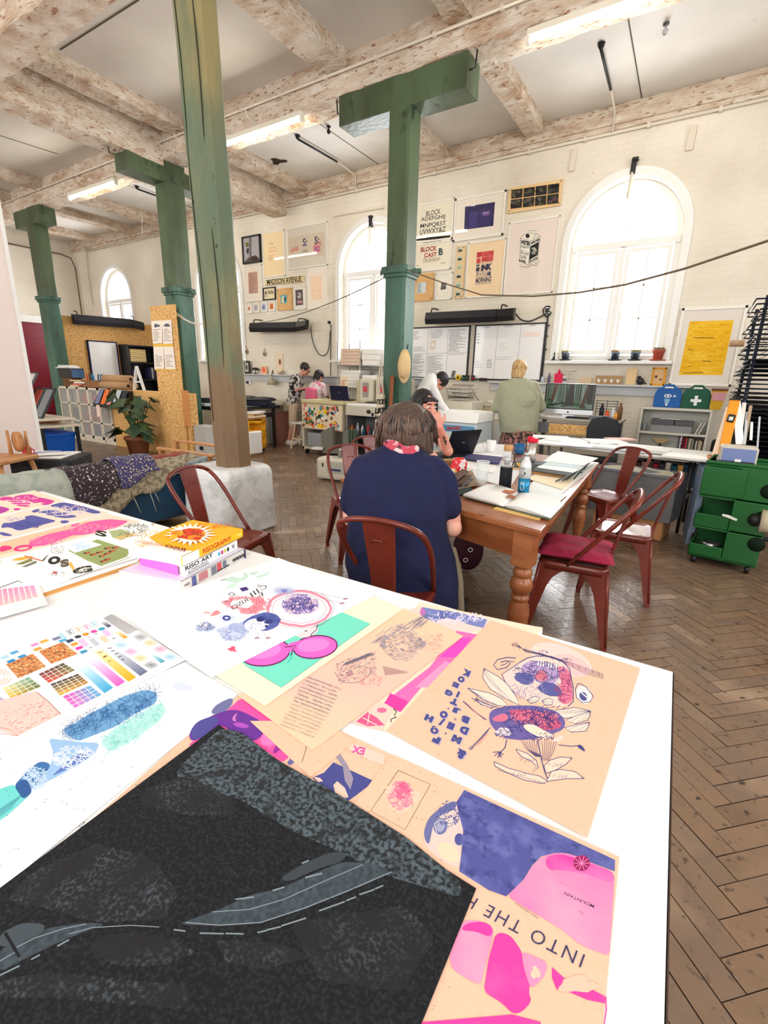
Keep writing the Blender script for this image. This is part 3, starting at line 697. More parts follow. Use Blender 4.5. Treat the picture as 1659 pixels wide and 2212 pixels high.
picture('tall narrow wood strip of six small photographs left of the ink poster',[(525,712),(604,704),(574,1178),(500,1186)],M_frameO,.02,.03,draw=e5,Z=ZR,board=True)
def e6(a):
 a.poly([(645,690),(945,652),(920,1150),(600,1176)],(250,222,182));R,B=(200,50,60),(40,40,74)
 a.poly([(708,768),(758,762),(754,804),(704,812)],R);a.poly([(704,812),(742,808),(738,862),(702,868)],(206,66,72));a.poly([(752,762),(858,750),(852,836),(746,848)],(226,110,100))
 a.text('I LOVE',(762,806),(854,790),(764,766),R,.06);a.text('SMELL!',(748,860),(848,846),(750,816),R,.05);a.text('OF THE',(704,830),(742,826),(705,816),(250,222,182),.02)
 a.line([(700,872),(846,858)],3,B);a.text('INK',(740,936),(838,922),(746,880),B,.09);a.poly([(702,880),(732,876),(728,892),(700,896)],B);a.poly([(700,904),(732,900),(728,936),(696,940)],B)
 a.line([(696,946),(840,932)],3,B);a.text('PAPER',(716,984),(792,976),(718,952),(120,110,130),.0);a.text('IN THE',(700,986),(714,984),(702,950),B,.03);a.text('AIR',(792,978),(834,974),(794,942),B,.09)
 a.text('MORNING',(694,1046),(834,1030),(698,1000),B,.03);a.line([(690,1054),(836,1040)],4,B);a.line([(696,994),(838,980)],3,B)
picture('framed I LOVE SMELL OF INK letterpress poster in red and navy',[(630,680),(962,638),(936,1158),(596,1180)],M_frameW,.02,.03,(250,226,190),e6,ZR)
def e7(a):
 K=(40,40,42)
 a.poly([(1154,572),(1242,576),(1236,600),(1200,668),(1098,640),(1134,598)],(242,236,222));a.poly([(1098,640),(1200,668),(1165,880),(1088,850)],(246,240,228));a.poly([(1200,668),(1272,620),(1248,828),(1165,880)],(240,234,222))
 for l in ([(1154,572),(1242,576),(1236,600),(1150,592)],[(1136,600),(1098,640),(1088,850),(1165,880),(1248,828),(1272,620),(1238,600)],[(1098,640),(1200,668),(1236,600)],[(1200,668),(1165,880)],[(1200,668),(1272,622)]):a.line(l,3,K)
 a.blob((1160,620),(18,20),K);a.text('WRITERS',(1098,694),(1184,712),(1100,654),K,.06);a.text('WRITERS',(1188,702),(1270,660),(1190,680),K,.06)
 a.hand([(1096,700),(1178,716),(1174,744),(1094,724)],3,K,2,4);a.text('Oh Lord',(1094,780),(1166,800),(1096,742),K,.0);a.hand([(1092,790),(1166,808),(1164,836),(1090,820)],3,K,3,4);a.text('&OWEL',(1082,850),(1146,868),(1084,826),K,.05)
 a.poly([(1184,716),(1262,672),(1250,792),(1174,838)],K);a.scrib((1216,756),(30,34),26,(230,226,214),3,5);a.text('SPLASH',(1172,866),(1246,826),(1174,844),K,.03)
 a.line([(1096,872),(1092,892),(1120,900),(1170,898),(1186,888),(1210,880),(1240,888),(1250,876),(1222,862),(1262,858),(1262,838),(1240,826)],3,K)
picture('large framed milk carton drawing left of the right arched window',[(985,500),(1440,440),(1396,1130),(950,1150)],M_frameW,.02,.03,(240,226,216),e7,ZR)
def e8(a):a.poly([(172,1042),(252,1032),(248,1130),(168,1136)],(200,214,214));a.hand([(178,1044),(210,1040),(206,1130),(174,1134)],6,(60,80,110),4,4);a.poly([(215,1040),(250,1036),(246,1128),(212,1132)],(216,226,224))
picture('plywood panel with a small blue printed sheet beside the green post',[(130,962),(318,950),(308,1196),(128,1212)],M_pine,.02,.03,draw=e8,Z=ZR,board=True)
def e9(a):a.line([(352,986),(450,978),(442,1160),(346,1166)],2,(200,190,170),True);a.poly([(388,1042),(432,1036),(430,1062),(386,1068)],(60,58,60));a.poly([(384,1070),(432,1064),(428,1098),(380,1104)],(78,74,74))
picture('small white frame with two dark squares under the BLOCK CAST poster',[(336,956),(488,944),(474,1186),(330,1196)],M_frameW,.018,.03,(242,236,222),e9,ZR)
ZY=(1160,340,.30078)
M_yel=mat('yellow_screenprint',(234,178,16),.8,var=[((240,192,44),9,.55,.05),((206,146,10),24,.64,.03)],stretch=(.5,1,1.6))
def y1(a):
 a.poly([(1098,1178),(1414,1168),(1330,1564),(1018,1562)],M_yel)
 rnd=random.Random(8)
 for r in range(13):
  y=1205+r*28;xl=1092-r*6.0;
  for k in range(7):
   x=xl+k*44+rnd.uniform(-5,5)+(r%2)*20;a.line([(x,y-k*.6),(x+32,y-2-k*.6)],rnd.uniform(2,6),rnd.choice([(240,196,60),(216,156,14),(246,208,90)]))
  if r%3==0:a.line([(xl+rnd.uniform(0,240),y+5),(xl+rnd.uniform(0,240)+14,y+8)],5,(120,96,30))
picture('large white framed yellow brick-wall screenprint beside the drying rack',[(1048,1078),(1512,1066),(1398,1648),(940,1636)],M_frameW,.03,.035,(228,220,212),y1,ZY,glass=False,group=None)
# ================================================================ WHITEBOARDS, HEATERS, SHELF, WALL THINGS
M_wb=mat('whiteboard_face',(240,240,242),.2,coat=.3)
ZW=(860,640,.22905)
def whiteboard(label,quad,draw,Z,ncol):
 P=[(Z[0]+x*Z[2],Z[1]+y*Z[2])for x,y in quad];W=[aty(x,y,YW-.03)for x,y in P]
 xa,xb,zb,zt=(W[0].x+W[3].x)/2,(W[1].x+W[2].x)/2,(W[2].z+W[3].z)/2,(W[0].z+W[1].z)/2
 t=thing('whiteboard',label,'whiteboard',((xa+xb)/2,YW-.01,zb))
 m=MB();m.b2((xa,YW-.03,zb),(xb,YW-.005,zt));obj('panel',m,M_wb,t)
 m=MB();f=.022
 for lo,hi in (((xa,zb),(xa+f,zt)),((xb-f,zb),(xb,zt)),((xa,zb),(xb,zb+f)),((xa,zt-f),(xb,zt))):m.b2((lo[0],YW-.042,lo[1]),(hi[0],YW-.005,hi[1]))
 obj('frame',m,M_black,t,bevel=.002)
 a=Art(lambda x,y:aty(x,y,YW-.03),(0,-1,0),1e-4,5e-4,Z);draw(a);a.done('writing',t)
def wb1(a):
 K=(44,44,50)
 for l in ([(284,300),(274,540),(266,770)],[(474,288),(462,530),(452,776)],[(140,545),(656,530)]):a.line(l,2.5,(110,110,116))
 a.hand([(145,325),(215,325),(205,410),(140,410)],5,K,11,3.2);a.hand([(140,480),(270,470),(260,520),(140,530)],3,K,12,3);a.hand([(300,315),(460,310),(452,400),(296,400)],5,K,13,3.4)
 a.hand([(484,310),(660,300),(650,430),(476,432)],9,K,14,3.4);a.hand([(476,432),(650,420),(640,522),(470,524)],8,K,15,3.2);a.poly([(304,416),(358,412),(352,502),(298,504)],(226,216,204));a.blob((330,462),(16,20),(240,236,230))
 a.hand([(300,292),(660,280),(660,292),(300,304)],1,(150,40,50),20,3);a.hand([(140,550),(262,545),(250,640),(140,640)],7,K,16,3);a.hand([(276,560),(450,550),(440,640),(276,640)],6,K,17,3.3)
 a.hand([(276,640),(444,630),(440,770),(270,770)],9,K,18,3.3);a.hand([(140,650),(255,650),(250,765),(130,765)],6,K,19,3);a.hand([(470,545),(650,536),(650,550),(470,556)],1,(170,60,50),21,3)
 a.poly([(514,700),(546,704),(530,766),(498,760)],(120,118,112))
whiteboard('black framed whiteboard with a six-box grid full of small handwriting',[(90,298),(686,270),(648,782),(80,772)],wb1,ZW,3)
def wb2(a):
 K=(90,96,110)
 for l in ([(944,274),(898,780)],[(1162,264),(1110,780)]):a.line(l,2.5,(120,120,124))
 a.hand([(740,345),(800,340),(790,450),(735,450)],4,K,31,2.6);a.hand([(720,610),(810,600),(800,680),(716,680)],4,(150,170,190),32,2.6);a.hand([(836,595),(890,590),(884,680),(830,680)],5,(60,60,66),33,3.2);a.hand([(960,430),(1060,425),(1040,520),(950,520)],4,(170,190,180),34,3)
 a.hand([(924,570),(1110,560),(1110,600),(920,606)],2,(120,140,160),35,2.6);a.text('TO DO',(790,300),(862,296),(791,288),K);a.text('ORDERED',(1000,288),(1080,284),(1001,276),(160,90,90));a.text('DONE',(1242,284),(1294,280),(1243,268),(170,60,60))
 a.poly([(1180,340),(1345,330),(1342,376),(1176,384)],(248,226,222));a.line([(740,442),(776,440)],3,(100,140,110))
whiteboard('mostly blank black framed whiteboard with three columns beside the right window',[(732,268),(1412,246),(1336,802),(690,786)],wb2,ZW,3)
def heater(label,px,Y,depthv,Yaxis=False,X=None):
 (xa,ya),(xb,yb),h=px
 f=(lambda x,y:atx(x,y,X))if Yaxis else (lambda x,y:aty(x,y,Y))
 A,B=f(xa,ya),f(xb,yb);d=(B-A).normalized();nrm=Vector((1,0,0))if Yaxis else Vector((0,-1,0))
 z=(A.z+B.z)/2;A.z=B.z=z;t=thing('panel_heater',label,'heater',(A+B)/2-Vector((0,0,h/2)),group='long black wall heaters')
 prof=[(0,h*.5),(.10,h*.42),(.13,-h*.1),(.10,-h*.5),(.02,-h*.42)]
 def seg(p,q,name,s=1.0,mt=M_heat,inset=0):
  m=MB();m.prism([p-nrm*0+nrm*(a*s)+Vector((0,0,b_*s))for a,b_ in prof],q-p);obj(name,m,mt,t,bevel=.004)
 L_=(B-A).length;seg(A,A+d*L_*.82,'heater_body');seg(A+d*(L_*.82+.01),B,'control_end',.97,M_black)
 for k in (.06,.86):
  m=MB();c=A+d*L_*k;m.tube([c+nrm*.08+Vector((0,0,h*.45)),c+nrm*.05+Vector((0,0,h*.75)),c-nrm*.03+Vector((0,0,h*.8)),c-nrm*(.175 if not Yaxis else .055)+Vector((0,0,h*.8))],.012,6);obj('mounting_bracket',m,M_dark,t)
 return A,B
M_heat=mat('heater_black',(28,29,38),.45,.2)
heater('long black wall heater above the two whiteboards',((925,688),(1114,680),.20),YW-.18,.13)
heater('black wall heater below the left picture group',((547,706),(668,704),.20),YW-.18,.13)
heater('far black wall heater in front of the farthest arched window',((155,692),(306,703),.22),0,.13,True,-12.0)
def socket(px,label,gang=1,w=.09,Y=YW):
 p=aty(px[0],px[1],Y-.02);t=thing('wall_socket',label,'socket',p)
 m=MB();m.box(p,(w*gang,.03,.09));obj('box',m,M_white,t,bevel=.006)
 m=MB();m.box(p+Vector((0,-.04,0)),(.05,.05,.055));obj('plug',m,M_black,t,bevel=.008);return p
def cable(name,pts,label,r=.008,m_=None):
 P=[Vector(p)for p in pts];Q=[]
 for i in range(len(P)-1):
  p0,p1,p2,p3=P[max(i-1,0)],P[i],P[i+1],P[min(i+2,len(P)-1)]
  for k in range(8):
   s=k/8;Q.append(.5*((2*p1)+(p2-p0)*s+(2*p0-5*p1+4*p2-p3)*s*s+(3*p1-p0-3*p2+p3)*s**3))
 Q.append(P[-1]);m=MB();m.tube(Q,r,6);return tag(obj(name,m,m_ or M_black),label,'cable')
socket((714,697),'white wall socket with a black plug left of the middle window')
wp=lambda x,y,d=.03:aty(x,y,YW-d)
cable('heater_cable',[wp(671,704,.1),wp(673,725),wp(679,748),wp(690,766),wp(702,767),wp(710,752),wp(713,715)],'black flex looping from the small heater to its socket')
cable('heater_cable',[wp(715,700),wp(714,760),wp(714,817)],'black cable running straight down from the wall socket')
socket((1183,671),'round white socket with black plug beside the right window')
cable('heater_cable',[wp(1114,678,.1),wp(1125,690),wp(1142,694),wp(1160,688),wp(1180,676),wp(1188,664),wp(1180,662),wp(1173,671),wp(1180,684),wp(1190,676),wp(1184,672)],'black flex coiled between the whiteboard heater and its plug',.01)
cable('heater_cable',[wp(1184,676),wp(1182,700),wp(1176,760),wp(1170,818)],'thick black cable hanging beside the right whiteboard',.013)
for k,px in enumerate(((1185,703),(1181,726),(1179,755))):m=MB();m.box(wp(*px),(.03,.03,.02));tag(obj('cable_clip',m,M_black),'small black clip on the cable beside the right whiteboard','clip','cable clips')
socket((537,826),'double white socket on the left wall below the shelf',2)
M_ledge=mat('grey_white_shelf',(206,208,212),.5)
def ledge(name,xa,xb,z,label):
 t=thing(name,label,'shelf',((xa+xb)/2,YW,z))
 m=MB();m.b2((xa,YW-.15,z-.025),(xb,YW-.002,z));obj('board',m,M_ledge,t,bevel=.003)
 m=MB();m.b2((xa,YW-.04,z-.15),(xb,YW-.002,z-.026));obj('rail',m,M_ledge,t,bevel=.003)
LZ=1.375
ledge('wall_shelf',-2.9,.06,LZ,'long white wall shelf under the right arched window')
ledge('wall_shelf',-9.0,-4.0,LZ+.03,'long pale wall shelf behind the printing machines')
def on_ledge(px,Y=YW-.08):p=aty(px[0],px[1],Y);return Vector((p.x,Y,LZ))
def item(name,label,cat,mb,mats,loc=None,**k):
 return tag(obj(name,mb,mats,**k),label,cat)
p=on_ledge((1420,830));t=thing('photo_frame','small yellow picture frame standing on the right wall shelf','frame',p)
m=MB();w,h=.17,.24
for lo,hi in (((-w/2,0),(-w/2+.022,h)),((w/2-.022,0),(w/2,h)),((-w/2,0),(w/2,.022)),((-w/2,h-.022),(w/2,h))):m.b2((p.x+lo[0],p.y-.015,p.z+lo[1]),(p.x+hi[0],p.y+.01,p.z+hi[1]))
obj('frame',m,ink((222,150,30)),t,bevel=.002);m=MB();m.b2((p.x-w/2+.01,p.y-.005,p.z+.01),(p.x+w/2-.01,p.y+.005,p.z+h-.01));obj('picture',m,ink((214,176,130)),t)
m=MB();m.lathe([(.015,0),(.017,.004)],(p.x-.03,p.y-.006,p.z+.12),10,M=Matrix.Rotation(PI/2,3,'X'));m.lathe([(.012,0),(.013,.004)],(p.x+.03,p.y-.006,p.z+.08),10,M=Matrix.Rotation(PI/2,3,'X'));obj('pressed_flower',m,ink((90,80,84)),t)
p=on_ledge((1382,830));m=MB();m.ell(p+Vector((0,0,.055)),(.05,.025,.045),M=Matrix.Rotation(.5,3,'Y'));m.ell(p+Vector((-.02,0,.105)),(.024,.02,.022));m.tube([p+Vector((-.035,0,.108)),p+Vector((-.062,0,.102))],[.009,.002],6);m.tube([p+Vector((.03,0,.04)),p+Vector((.08,0,.02))],[.02,.006],6);m.box(p+Vector((0,0,.008)),(.05,.04,.016))
item('bird_ornament','small black bird ornament on the shelf beside the yellow frame','ornament',m,M_black)
p=on_ledge((1361,830));m=MB();vs=[Vector((x,0,z))for x,z in [(-.065,0),(.065,0),(.065,.17)]+[(.075*math.cos(a),.185+.05*math.sin(a))for a in (0,.5,1,1.57,2.1,2.6,PI)]+[(-.065,.17)]];m.prism([p+v for v in vs],(0,.02,0));item('wooden_bread_slice','bread-shaped piece of pale wood leaning on the shelf','ornament',m,ink((226,196,150)),bevel=.004)
p=on_ledge((1313,830));t=thing('letter_plaque','brown wooden plaque with white bird shapes on the shelf','plaque',p)
m=MB();m.box(p+Vector((0,.02,.06)),(.36,.02,.12));obj('plaque',m,ink((178,144,104)),t,bevel=.003)
for k in range(4):
 m=MB();c=p+Vector((-.13+k*.085,-.002,.045));m.prism([c+Vector((x,0,z))for x,z in ((-.03,.03),(-.008,.012),(0,.035),(.012,.012),(.03,.035),(.012,-.01),(0,-.03),(-.01,-.008))],(0,.008,0));obj('bird_shape',m,M_white,t)
p=on_ledge((1264,830));m=MB();m.box(p+Vector((0,.02,.045)),(.15,.015,.09));item('small_canvas','small beige canvas leaning on the shelf left of the brown plaque','picture',m,ink((216,190,160)),bevel=.002)
p=on_ledge((1232,828));m=MB();m.tube([p+Vector((-.06,0,0)),p+Vector((-.055,0,.15)),p+Vector((.055,0,.15)),p+Vector((.06,0,0))],.006,6);m.tube([p+Vector((-.05,0,.08)),p+Vector((.05,0,.08))],.005,6);m.box(p+Vector((0,0,.19)),(.11,.06,.012));item('toy_chair','tiny white toy chair standing on the shelf','ornament',m,ink((228,224,216)))
p=on_ledge((1218,830));t=thing('postcard','small printed postcard leaning on the shelf left of the toy chair','card',p);m=MB();m.box(p+Vector((0,.02,.05)),(.10,.008,.10));obj('card',m,ink((232,226,226)),t)
m=MB();m.box(p+Vector((0,.013,.05)),(.075,.004,.04));obj('print',m,ink((120,110,120)),t)
p=on_ledge((1205,826));m=MB();m.box(p+Vector((0,.01,.07)),(.12,.02,.14));m.lathe([(.02,.14),(.02,.18),(.008,.2)],p+Vector((0,.01,0)),8);item('red_card','bright red card propped on the shelf above the computer screen','card',m,ink((228,50,88)))
p=on_ledge((1185,826));m=MB();m.lathe([(.022,0),(.024,.09),(.01,.12),(.008,.15)],p,12);item('ink_bottle','small dark nozzle bottle on the shelf beside the right whiteboard','bottle',m,ink((110,100,120)))
p=on_ledge((1172,826));m=MB();m.lathe([(.03,0),(.032,.06),(.026,.07),(.026,.09)],p,14);item('glass_jar','small glass jar on the shelf below the right whiteboard','jar',m,mat('jar_glass',(190,200,205),.1,coat=.5))
for k,(px,c,lab)in enumerate((((1001,826),(60,120,96),'green ink tin on the shelf between the whiteboards'),((1009,826),(70,90,84),'dark tin on the shelf between the whiteboards'),((1021,824),(150,40,70),'small crimson pot on the shelf right of the tins'))):
 p=on_ledge(px);m=MB();m.lathe([(.028,0),(.028,.075),(.03,.078),(.03,.09)],p,14);m.lathe([(.03,.02),(.03,.055)],p,14,1);item('ink_tin',lab,'tin',m,[ink((60,60,62)),ink(c)])
p=on_ledge((1043,824));m=MB();m.box(p+Vector((0,0,.025)),(.12,.05,.05));item('board_rubber','dark whiteboard rubber on the shelf below the right whiteboard','eraser',m,ink((60,50,56)),bevel=.006)
p=aty(990,814,YW-.1);p.z=LZ;t=thing('tape_roll','yellow and black roll of tape standing under the left whiteboard','tape',p);R_=Matrix.Rotation(PI/2,3,'X')
m=MB();m.lathe([(.022,-.012),(.048,-.012),(.048,.012),(.022,.012)],p+Vector((0,0,.048)),18,M=R_);obj('tape',m,ink((236,190,40)),t);m=MB();m.lathe([(.02,-.016),(.02,.016)],p+Vector((0,0,.048)),12,M=R_);obj('core',m,M_black,t)
def on_l2(x,y,Y=YW-.08):p=aty(480+x*.2411,740+y*.2411,Y);return Vector((p.x,Y,LZ+.03))
p=on_l2(225,300);t=thing('photo_frame','black framed portrait photo standing on the left wall shelf','frame',p);m=MB();m.box(p+Vector((0,.01,.14)),(.17,.02,.28));obj('frame',m,M_black,t,bevel=.003);m=MB();m.box(p+Vector((0,-.003,.14)),(.11,.006,.2));obj('photo',m,ink((190,186,180)),t);m=MB();m.ell(p+Vector((0,-.007,.14)),(.03,.003,.05));obj('portrait',m,ink((70,66,66)),t)
p=on_l2(300,300);t=thing('desk_ornament','dark umbrella-shaped ornament on the left wall shelf','ornament',p);m=MB();m.lathe([(.09,.085),(.07,.12),(.02,.14)],p,14);obj('top',m,ink((60,48,44)),t,bevel=0);m=MB();m.lathe([(.05,0),(.05,.012),(.008,.02),(.008,.09)],p,12);obj('stem',m,ink((60,48,44)),t)
p=on_l2(370,300);t=thing('postcard','orange and pink card leaning on the left wall shelf','card',p);m=MB();m.box(p+Vector((0,.02,.08)),(.17,.01,.17));obj('card',m,ink((244,190,150)),t);m=MB();m.ell(p+Vector((0,.012,.09)),(.05,.003,.06));obj('print',m,ink((236,110,90)),t)
p=on_l2(515,303);m=MB();m.lathe([(.035,0),(.04,.06)],p,12);m.lathe([(.03,0),(.03,.08),(.036,.09)],p+Vector((.09,0,0)),12);item('small_pot','pair of small clay pots on the left wall shelf near the standing man','pot',m,ink((190,170,150)))
for (x,y,lab,c)in ((218,82,'small round wall plaque beside the hidden window',(170,140,100)),(380,102,'small hanging wall ornament above the left shelf',(196,170,140))):
 p=aty(480+x*.2411,740+y*.2411,YW-.02);t=thing('wall_ornament',lab,'ornament',p);m=MB();m.lathe([(.05,-.01),(.05,.01)],p,14,M=R_);obj('disc',m,ink(c),t);m=MB();m.lathe([(.02,-.006),(.02,.006)],p+Vector((0,-.015,0)),10,M=R_);obj('centre',m,ink((60,50,40)),t);m=MB();m.tube([p+Vector((-.03,0,.04)),p+Vector((0,0,.12)),p+Vector((.03,0,.04))],.004,5);obj('string',m,M_dark,t)
p=aty(480+515*.2411,740+260*.2411,YW-.012);t=thing('paper_poster','narrow cream paper with a small drawing taped above the left shelf','poster',p);m=MB();m.box(p+Vector((0,0,.16)),(.22,.006,.42));obj('sheet',m,ink((232,214,186)),t);m=MB();m.ell(p+Vector((.02,-.004,.2)),(.035,.002,.06));obj('drawing',m,ink((140,84,70)),t)
M_soil=ink((60,46,36));M_terra=mat('terracotta',(176,84,66),.8);M_tin=mat('galvanised_tin',(120,132,148),.35,.8)
SZ=1.70
def on_sill(x,y):p=aty(1160+x*.30078,340+y*.30078,YW-.08);return Vector((p.x,YW-.085,SZ))
def pot(x,r,h,m_,label,saucer,plant):
 p=on_sill(x,1470);t=thing('plant_pot',label,'plant pot',p)
 m=MB();m.lathe([(r*1.25,0),(r*1.45,.018),(r*1.35,.018),(r*1.2,.008)],p,20);obj('saucer',m,saucer,t)
 m=MB();m.lathe([(r*.72,.012),(r*.95,h*.78),(r*1.04,h*.8),(r*1.06,h),(r*.92,h),(r*.9,h*.88)],p,20);obj('pot',m,m_,t)
 m=MB();m.lathe([(r*.9,h*.86),(r*.3,h*.92)],p,14);obj('soil',m,M_soil,t)
 if plant:
  m=MB();rnd=random.Random(int(x))
  for k in range(26):
   a=rnd.uniform(0,6.28);q=r*rnd.uniform(.1,.9);b_=p+Vector((q*math.cos(a),q*math.sin(a),h*.9));m.ell(b_+Vector((0,0,.02)),(.014,.014,.022),0,6,4)
  obj('plant',m,ink(plant),t)
pot(862,.075,.15,M_terra,'red terracotta pot with a small grey-green plant on the window sill',M_terra,(104,120,96))
pot(698,.065,.12,M_tin,'metal pot on a dark saucer, second from the terracotta pot on the sill',M_dark,(150,150,100))
pot(555,.062,.12,M_tin,'metal pot on a dark saucer at the centre of the window sill',M_dark,(170,140,96))
pot(200,.062,.12,M_tin,'metal pot on a dark saucer at the left end of the window sill',M_dark,(150,140,90))
p=on_sill(120,1470);m=MB();m.lathe([(.05,0),(.045,.012),(.022,.03),(.02,.05),(.006,.07),(.012,.10),(.004,.125)],p,14);item('hand_bell','small dark bell ornament at the far left of the window sill','ornament',m,M_black)
for x,y,lab in ((1010,1355,'upper'),(988,1480,'lower')):pass
ph=aty(878,790,5.17);t=thing('straw_hat','cream sun hat hanging on the green post beside the whiteboard','hat',ph)
M_str=mat('straw',(226,196,146),.9,bump=(90,.4))
m=MB();rg=[]
for i,(r,d)in enumerate(((.155,.0),(.15,.02),(.10,.03),(.085,.07),(.06,.10),(.02,.11))):
 rg.append([ph+Vector((d+.01,0,0))+Vector((d*.2+.03*math.sin(a)*(r/.15),-.06*math.cos(a)*(r/.15)*1.4-.02,r*1.1*math.sin(a)))for a in (2*PI*k/20 for k in range(20))])
m=MB();m.ell(ph+Vector((.0,-.06,0)),(.075,.075,.15));m.ell(ph+Vector((-.012,-.03,-.01)),(.09,.035,.2));obj('hat',m,M_str,t,remesh=.008)
m=MB();m.tube([ph+Vector((0,0,.19)),ph+Vector((0,.02,.24))],.008,6);obj('hook',m,M_dark,t)
pt=aty(817,900,5.12);t=thing('tote_bag','cream tote bag with black lettering hanging on the green post','bag',pt)
q=[aty(480+x*.2411,740+y*.2411,5.12)for x,y in ((1388,470),(1440,455),(1440,735),(1362,722))]
m=MB();m.prism(q,(0,.07,0));obj('bag',m,mat('calico',(222,212,190),.9),t,bevel=.02)
a=Art(lambda x,y:aty(x,y,5.12),(0,-1,0),2e-4,2e-3,(480,740,.2411));a.text('TICKY',(1384,556),(1470,552),(1386,508),BLK,.05);a.text('LIKES',(1366,640),(1470,632),(1374,586),BLK,.06);a.text('BAKERS',(1370,688),(1460,688),(1372,652),BLK,.05);a.done('lettering',t)
m=MB();m.tube([q[0]+Vector((.03,.02,0)),aty(818,815,5.16),aty(826,760,5.2),aty(824,815,5.18),q[1]+Vector((-.01,.03,0))],.012,6);obj('strap',m,mat('calico','ffffff'),t)
m=MB();m.bar(aty(846,905,5.12),aty(845,812,5.16),.02,.04);m.bar(aty(835,985,5.05),aty(848,812,5.12),.03,.03);tag(obj('wooden_batten',m,ink((150,92,60))),'brown wooden batten leaning against the green post','batten')
# ================================================================ FAR LEFT AREA
M_osb=mat('chipboard',(224,176,108),.7,var=[((196,140,72),26,.53,.04),((240,204,144),34,.58,.04),((150,96,48),60,.68,.03)],bump=(50,.15),stretch=(1,1,2.2))
M_cream2=mat('cream_laminate',(222,212,194),.5)
M_blk=mat('black_powder_coat',(24,25,28),.45)
M_greyP=mat('grey_plastic',(120,122,126),.5)
M_paper=mat('white_paper',(242,242,240),.8,spec=.2)
M_cglass=mat('cabinet_glass',(225,228,226),.08,trans=0,alpha=.22)
M_card=mat('cardboard',(190,150,108),.85)
m=MB();m.b2((-12.11,5.56,0),(-12.06,7.84,2.55));struct('partition_screen',m,M_osb)
m=MB();m.b2((-7.32,-1.6,0),(-7.26,2.86,3.9),0);m.b2((-7.33,2.86,0),(-7.25,2.90,3.9),1);m.b2((-7.36,2.9,0),(-7.33,2.93,3.9),2)
struct('partition_panel',m,[mat('pink_white_panel',(236,222,218),.5),M_white,M_blk])
t=thing('whiteboard','plain standing whiteboard against the far chipboard screen','whiteboard',(-12.0,6.4,1.1));m=MB();m.b2((-12.05,6.08,1.12),(-12.02,6.73,2.05));obj('panel',m,M_wb,t)
m=MB()
for lo,hi in (((6.06,1.1),(6.085,2.07)),((6.725,1.1),(6.75,2.07)),((6.06,2.045),(6.75,2.07)),((6.06,1.1),(6.75,1.125))):m.b2((-12.055,lo[0],lo[1]),(-12.005,hi[0],hi[1]))
obj('frame',m,ink((36,40,80)),t)
t=thing('bookcase','black open bookcase beside the far whiteboard','bookcase',(-11.85,7.2,0));m=MB()
for y in (6.82,7.62):m.b2((-12.05,y-.02,0),(-11.7,y+.02,2.02))
for z in (.05,.45,.85,1.2,1.6,2.0):m.b2((-12.05,6.82,z-.015),(-11.7,7.62,z+.015))
m.b2((-12.055,6.82,0),(-12.04,7.62,2.0));obj('carcass',m,M_blk,t)
for k in range(7):m=MB();m.b2((-12.0,6.88,1.63+k*.042),(-11.72,7.28,1.665+k*.042));tag(obj('paper_stack',m,ink((236,214,160)if k%2 else (226,200,140))),'bundle of cream envelopes stacked on the top shelf of the black bookcase','paper','cream bundles in the black bookcase')
for k in range(4):m=MB();m.b2((-12.0,7.36+k*.05,1.23),(-11.75,7.40+k*.05,1.5));tag(obj('folder',m,ink([(50,54,90),(180,184,190),(60,60,66),(90,60,100)][k])),'upright folder on the middle shelf of the black bookcase','folder','folders in the black bookcase')
m=MB();m.lathe([(.07,0),(.08,.10),(.05,.18),(.07,.22)],(-11.85,7.0,1.215),14);tag(obj('ceramic_jar',m,ink((110,106,140))),'lilac jar on the middle shelf of the black bookcase','jar')
zc=1.07
def glass_cabinet(x0,x1,doors,label):
 t=thing('glass_cabinet',label,'cabinet',((x0+x1)/2,5.12,0),group=None);yf,yb=4.98,5.24
 m=MB();m.b2((x0,yf+.02,0),(x0+.018,yb,zc));m.b2((x1-.018,yf+.02,0),(x1,yb,zc));m.b2((x0,yf+.02,zc-.018),(x1,yb,zc));m.b2((x0,yf+.03,0),(x1,yb,.08));m.b2((x0,yb-.01,0),(x1,yb,zc))
 obj('carcass',m,M_cream2,t)
 for z in (.40,.74):m=MB();m.b2((x0+.02,yf+.03,z-.009),(x1-.02,yb-.01,z+.009));obj('shelf',m,M_cream2,t)
 w=(x1-x0)/doors
 for d in range(doors):
  a,b_=x0+d*w+.002,x0+(d+1)*w-.002;m=MB()
  for lo,hi in (((a,.08),(a+.035,zc)),((b_-.035,.08),(b_,zc)),((a,.08),(b_,.13)),((a,zc-.04),(b_,zc)),((a,.385),(b_,.41)),((a,.73),(b_,.755))):m.b2((lo[0],yf,lo[1]),(hi[0],yf+.018,hi[1]))
  do=obj('door',m,M_cream2,t);g=MB();g.b2((a+.03,yf+.006,.1),(b_-.03,yf+.010,zc-.03));obj('pane',g,M_cglass,do)
  g=MB();g.ell(((b_-.02)if d%2==0 else (a+.02),yf-.012,.58),(.012,.012,.012),0,8,6);obj('knob',g,M_white,do)
glass_cabinet(-11.30,-10.53,2,'glass-fronted cream cabinet farthest left, beside the green post')
glass_cabinet(-10.52,-9.75,2,'middle glass-fronted cream cabinet under the basket')
glass_cabinet(-9.74,-9.35,1,'narrow glass-fronted cream cabinet next to the chipboard panel')
rnd=random.Random(5)
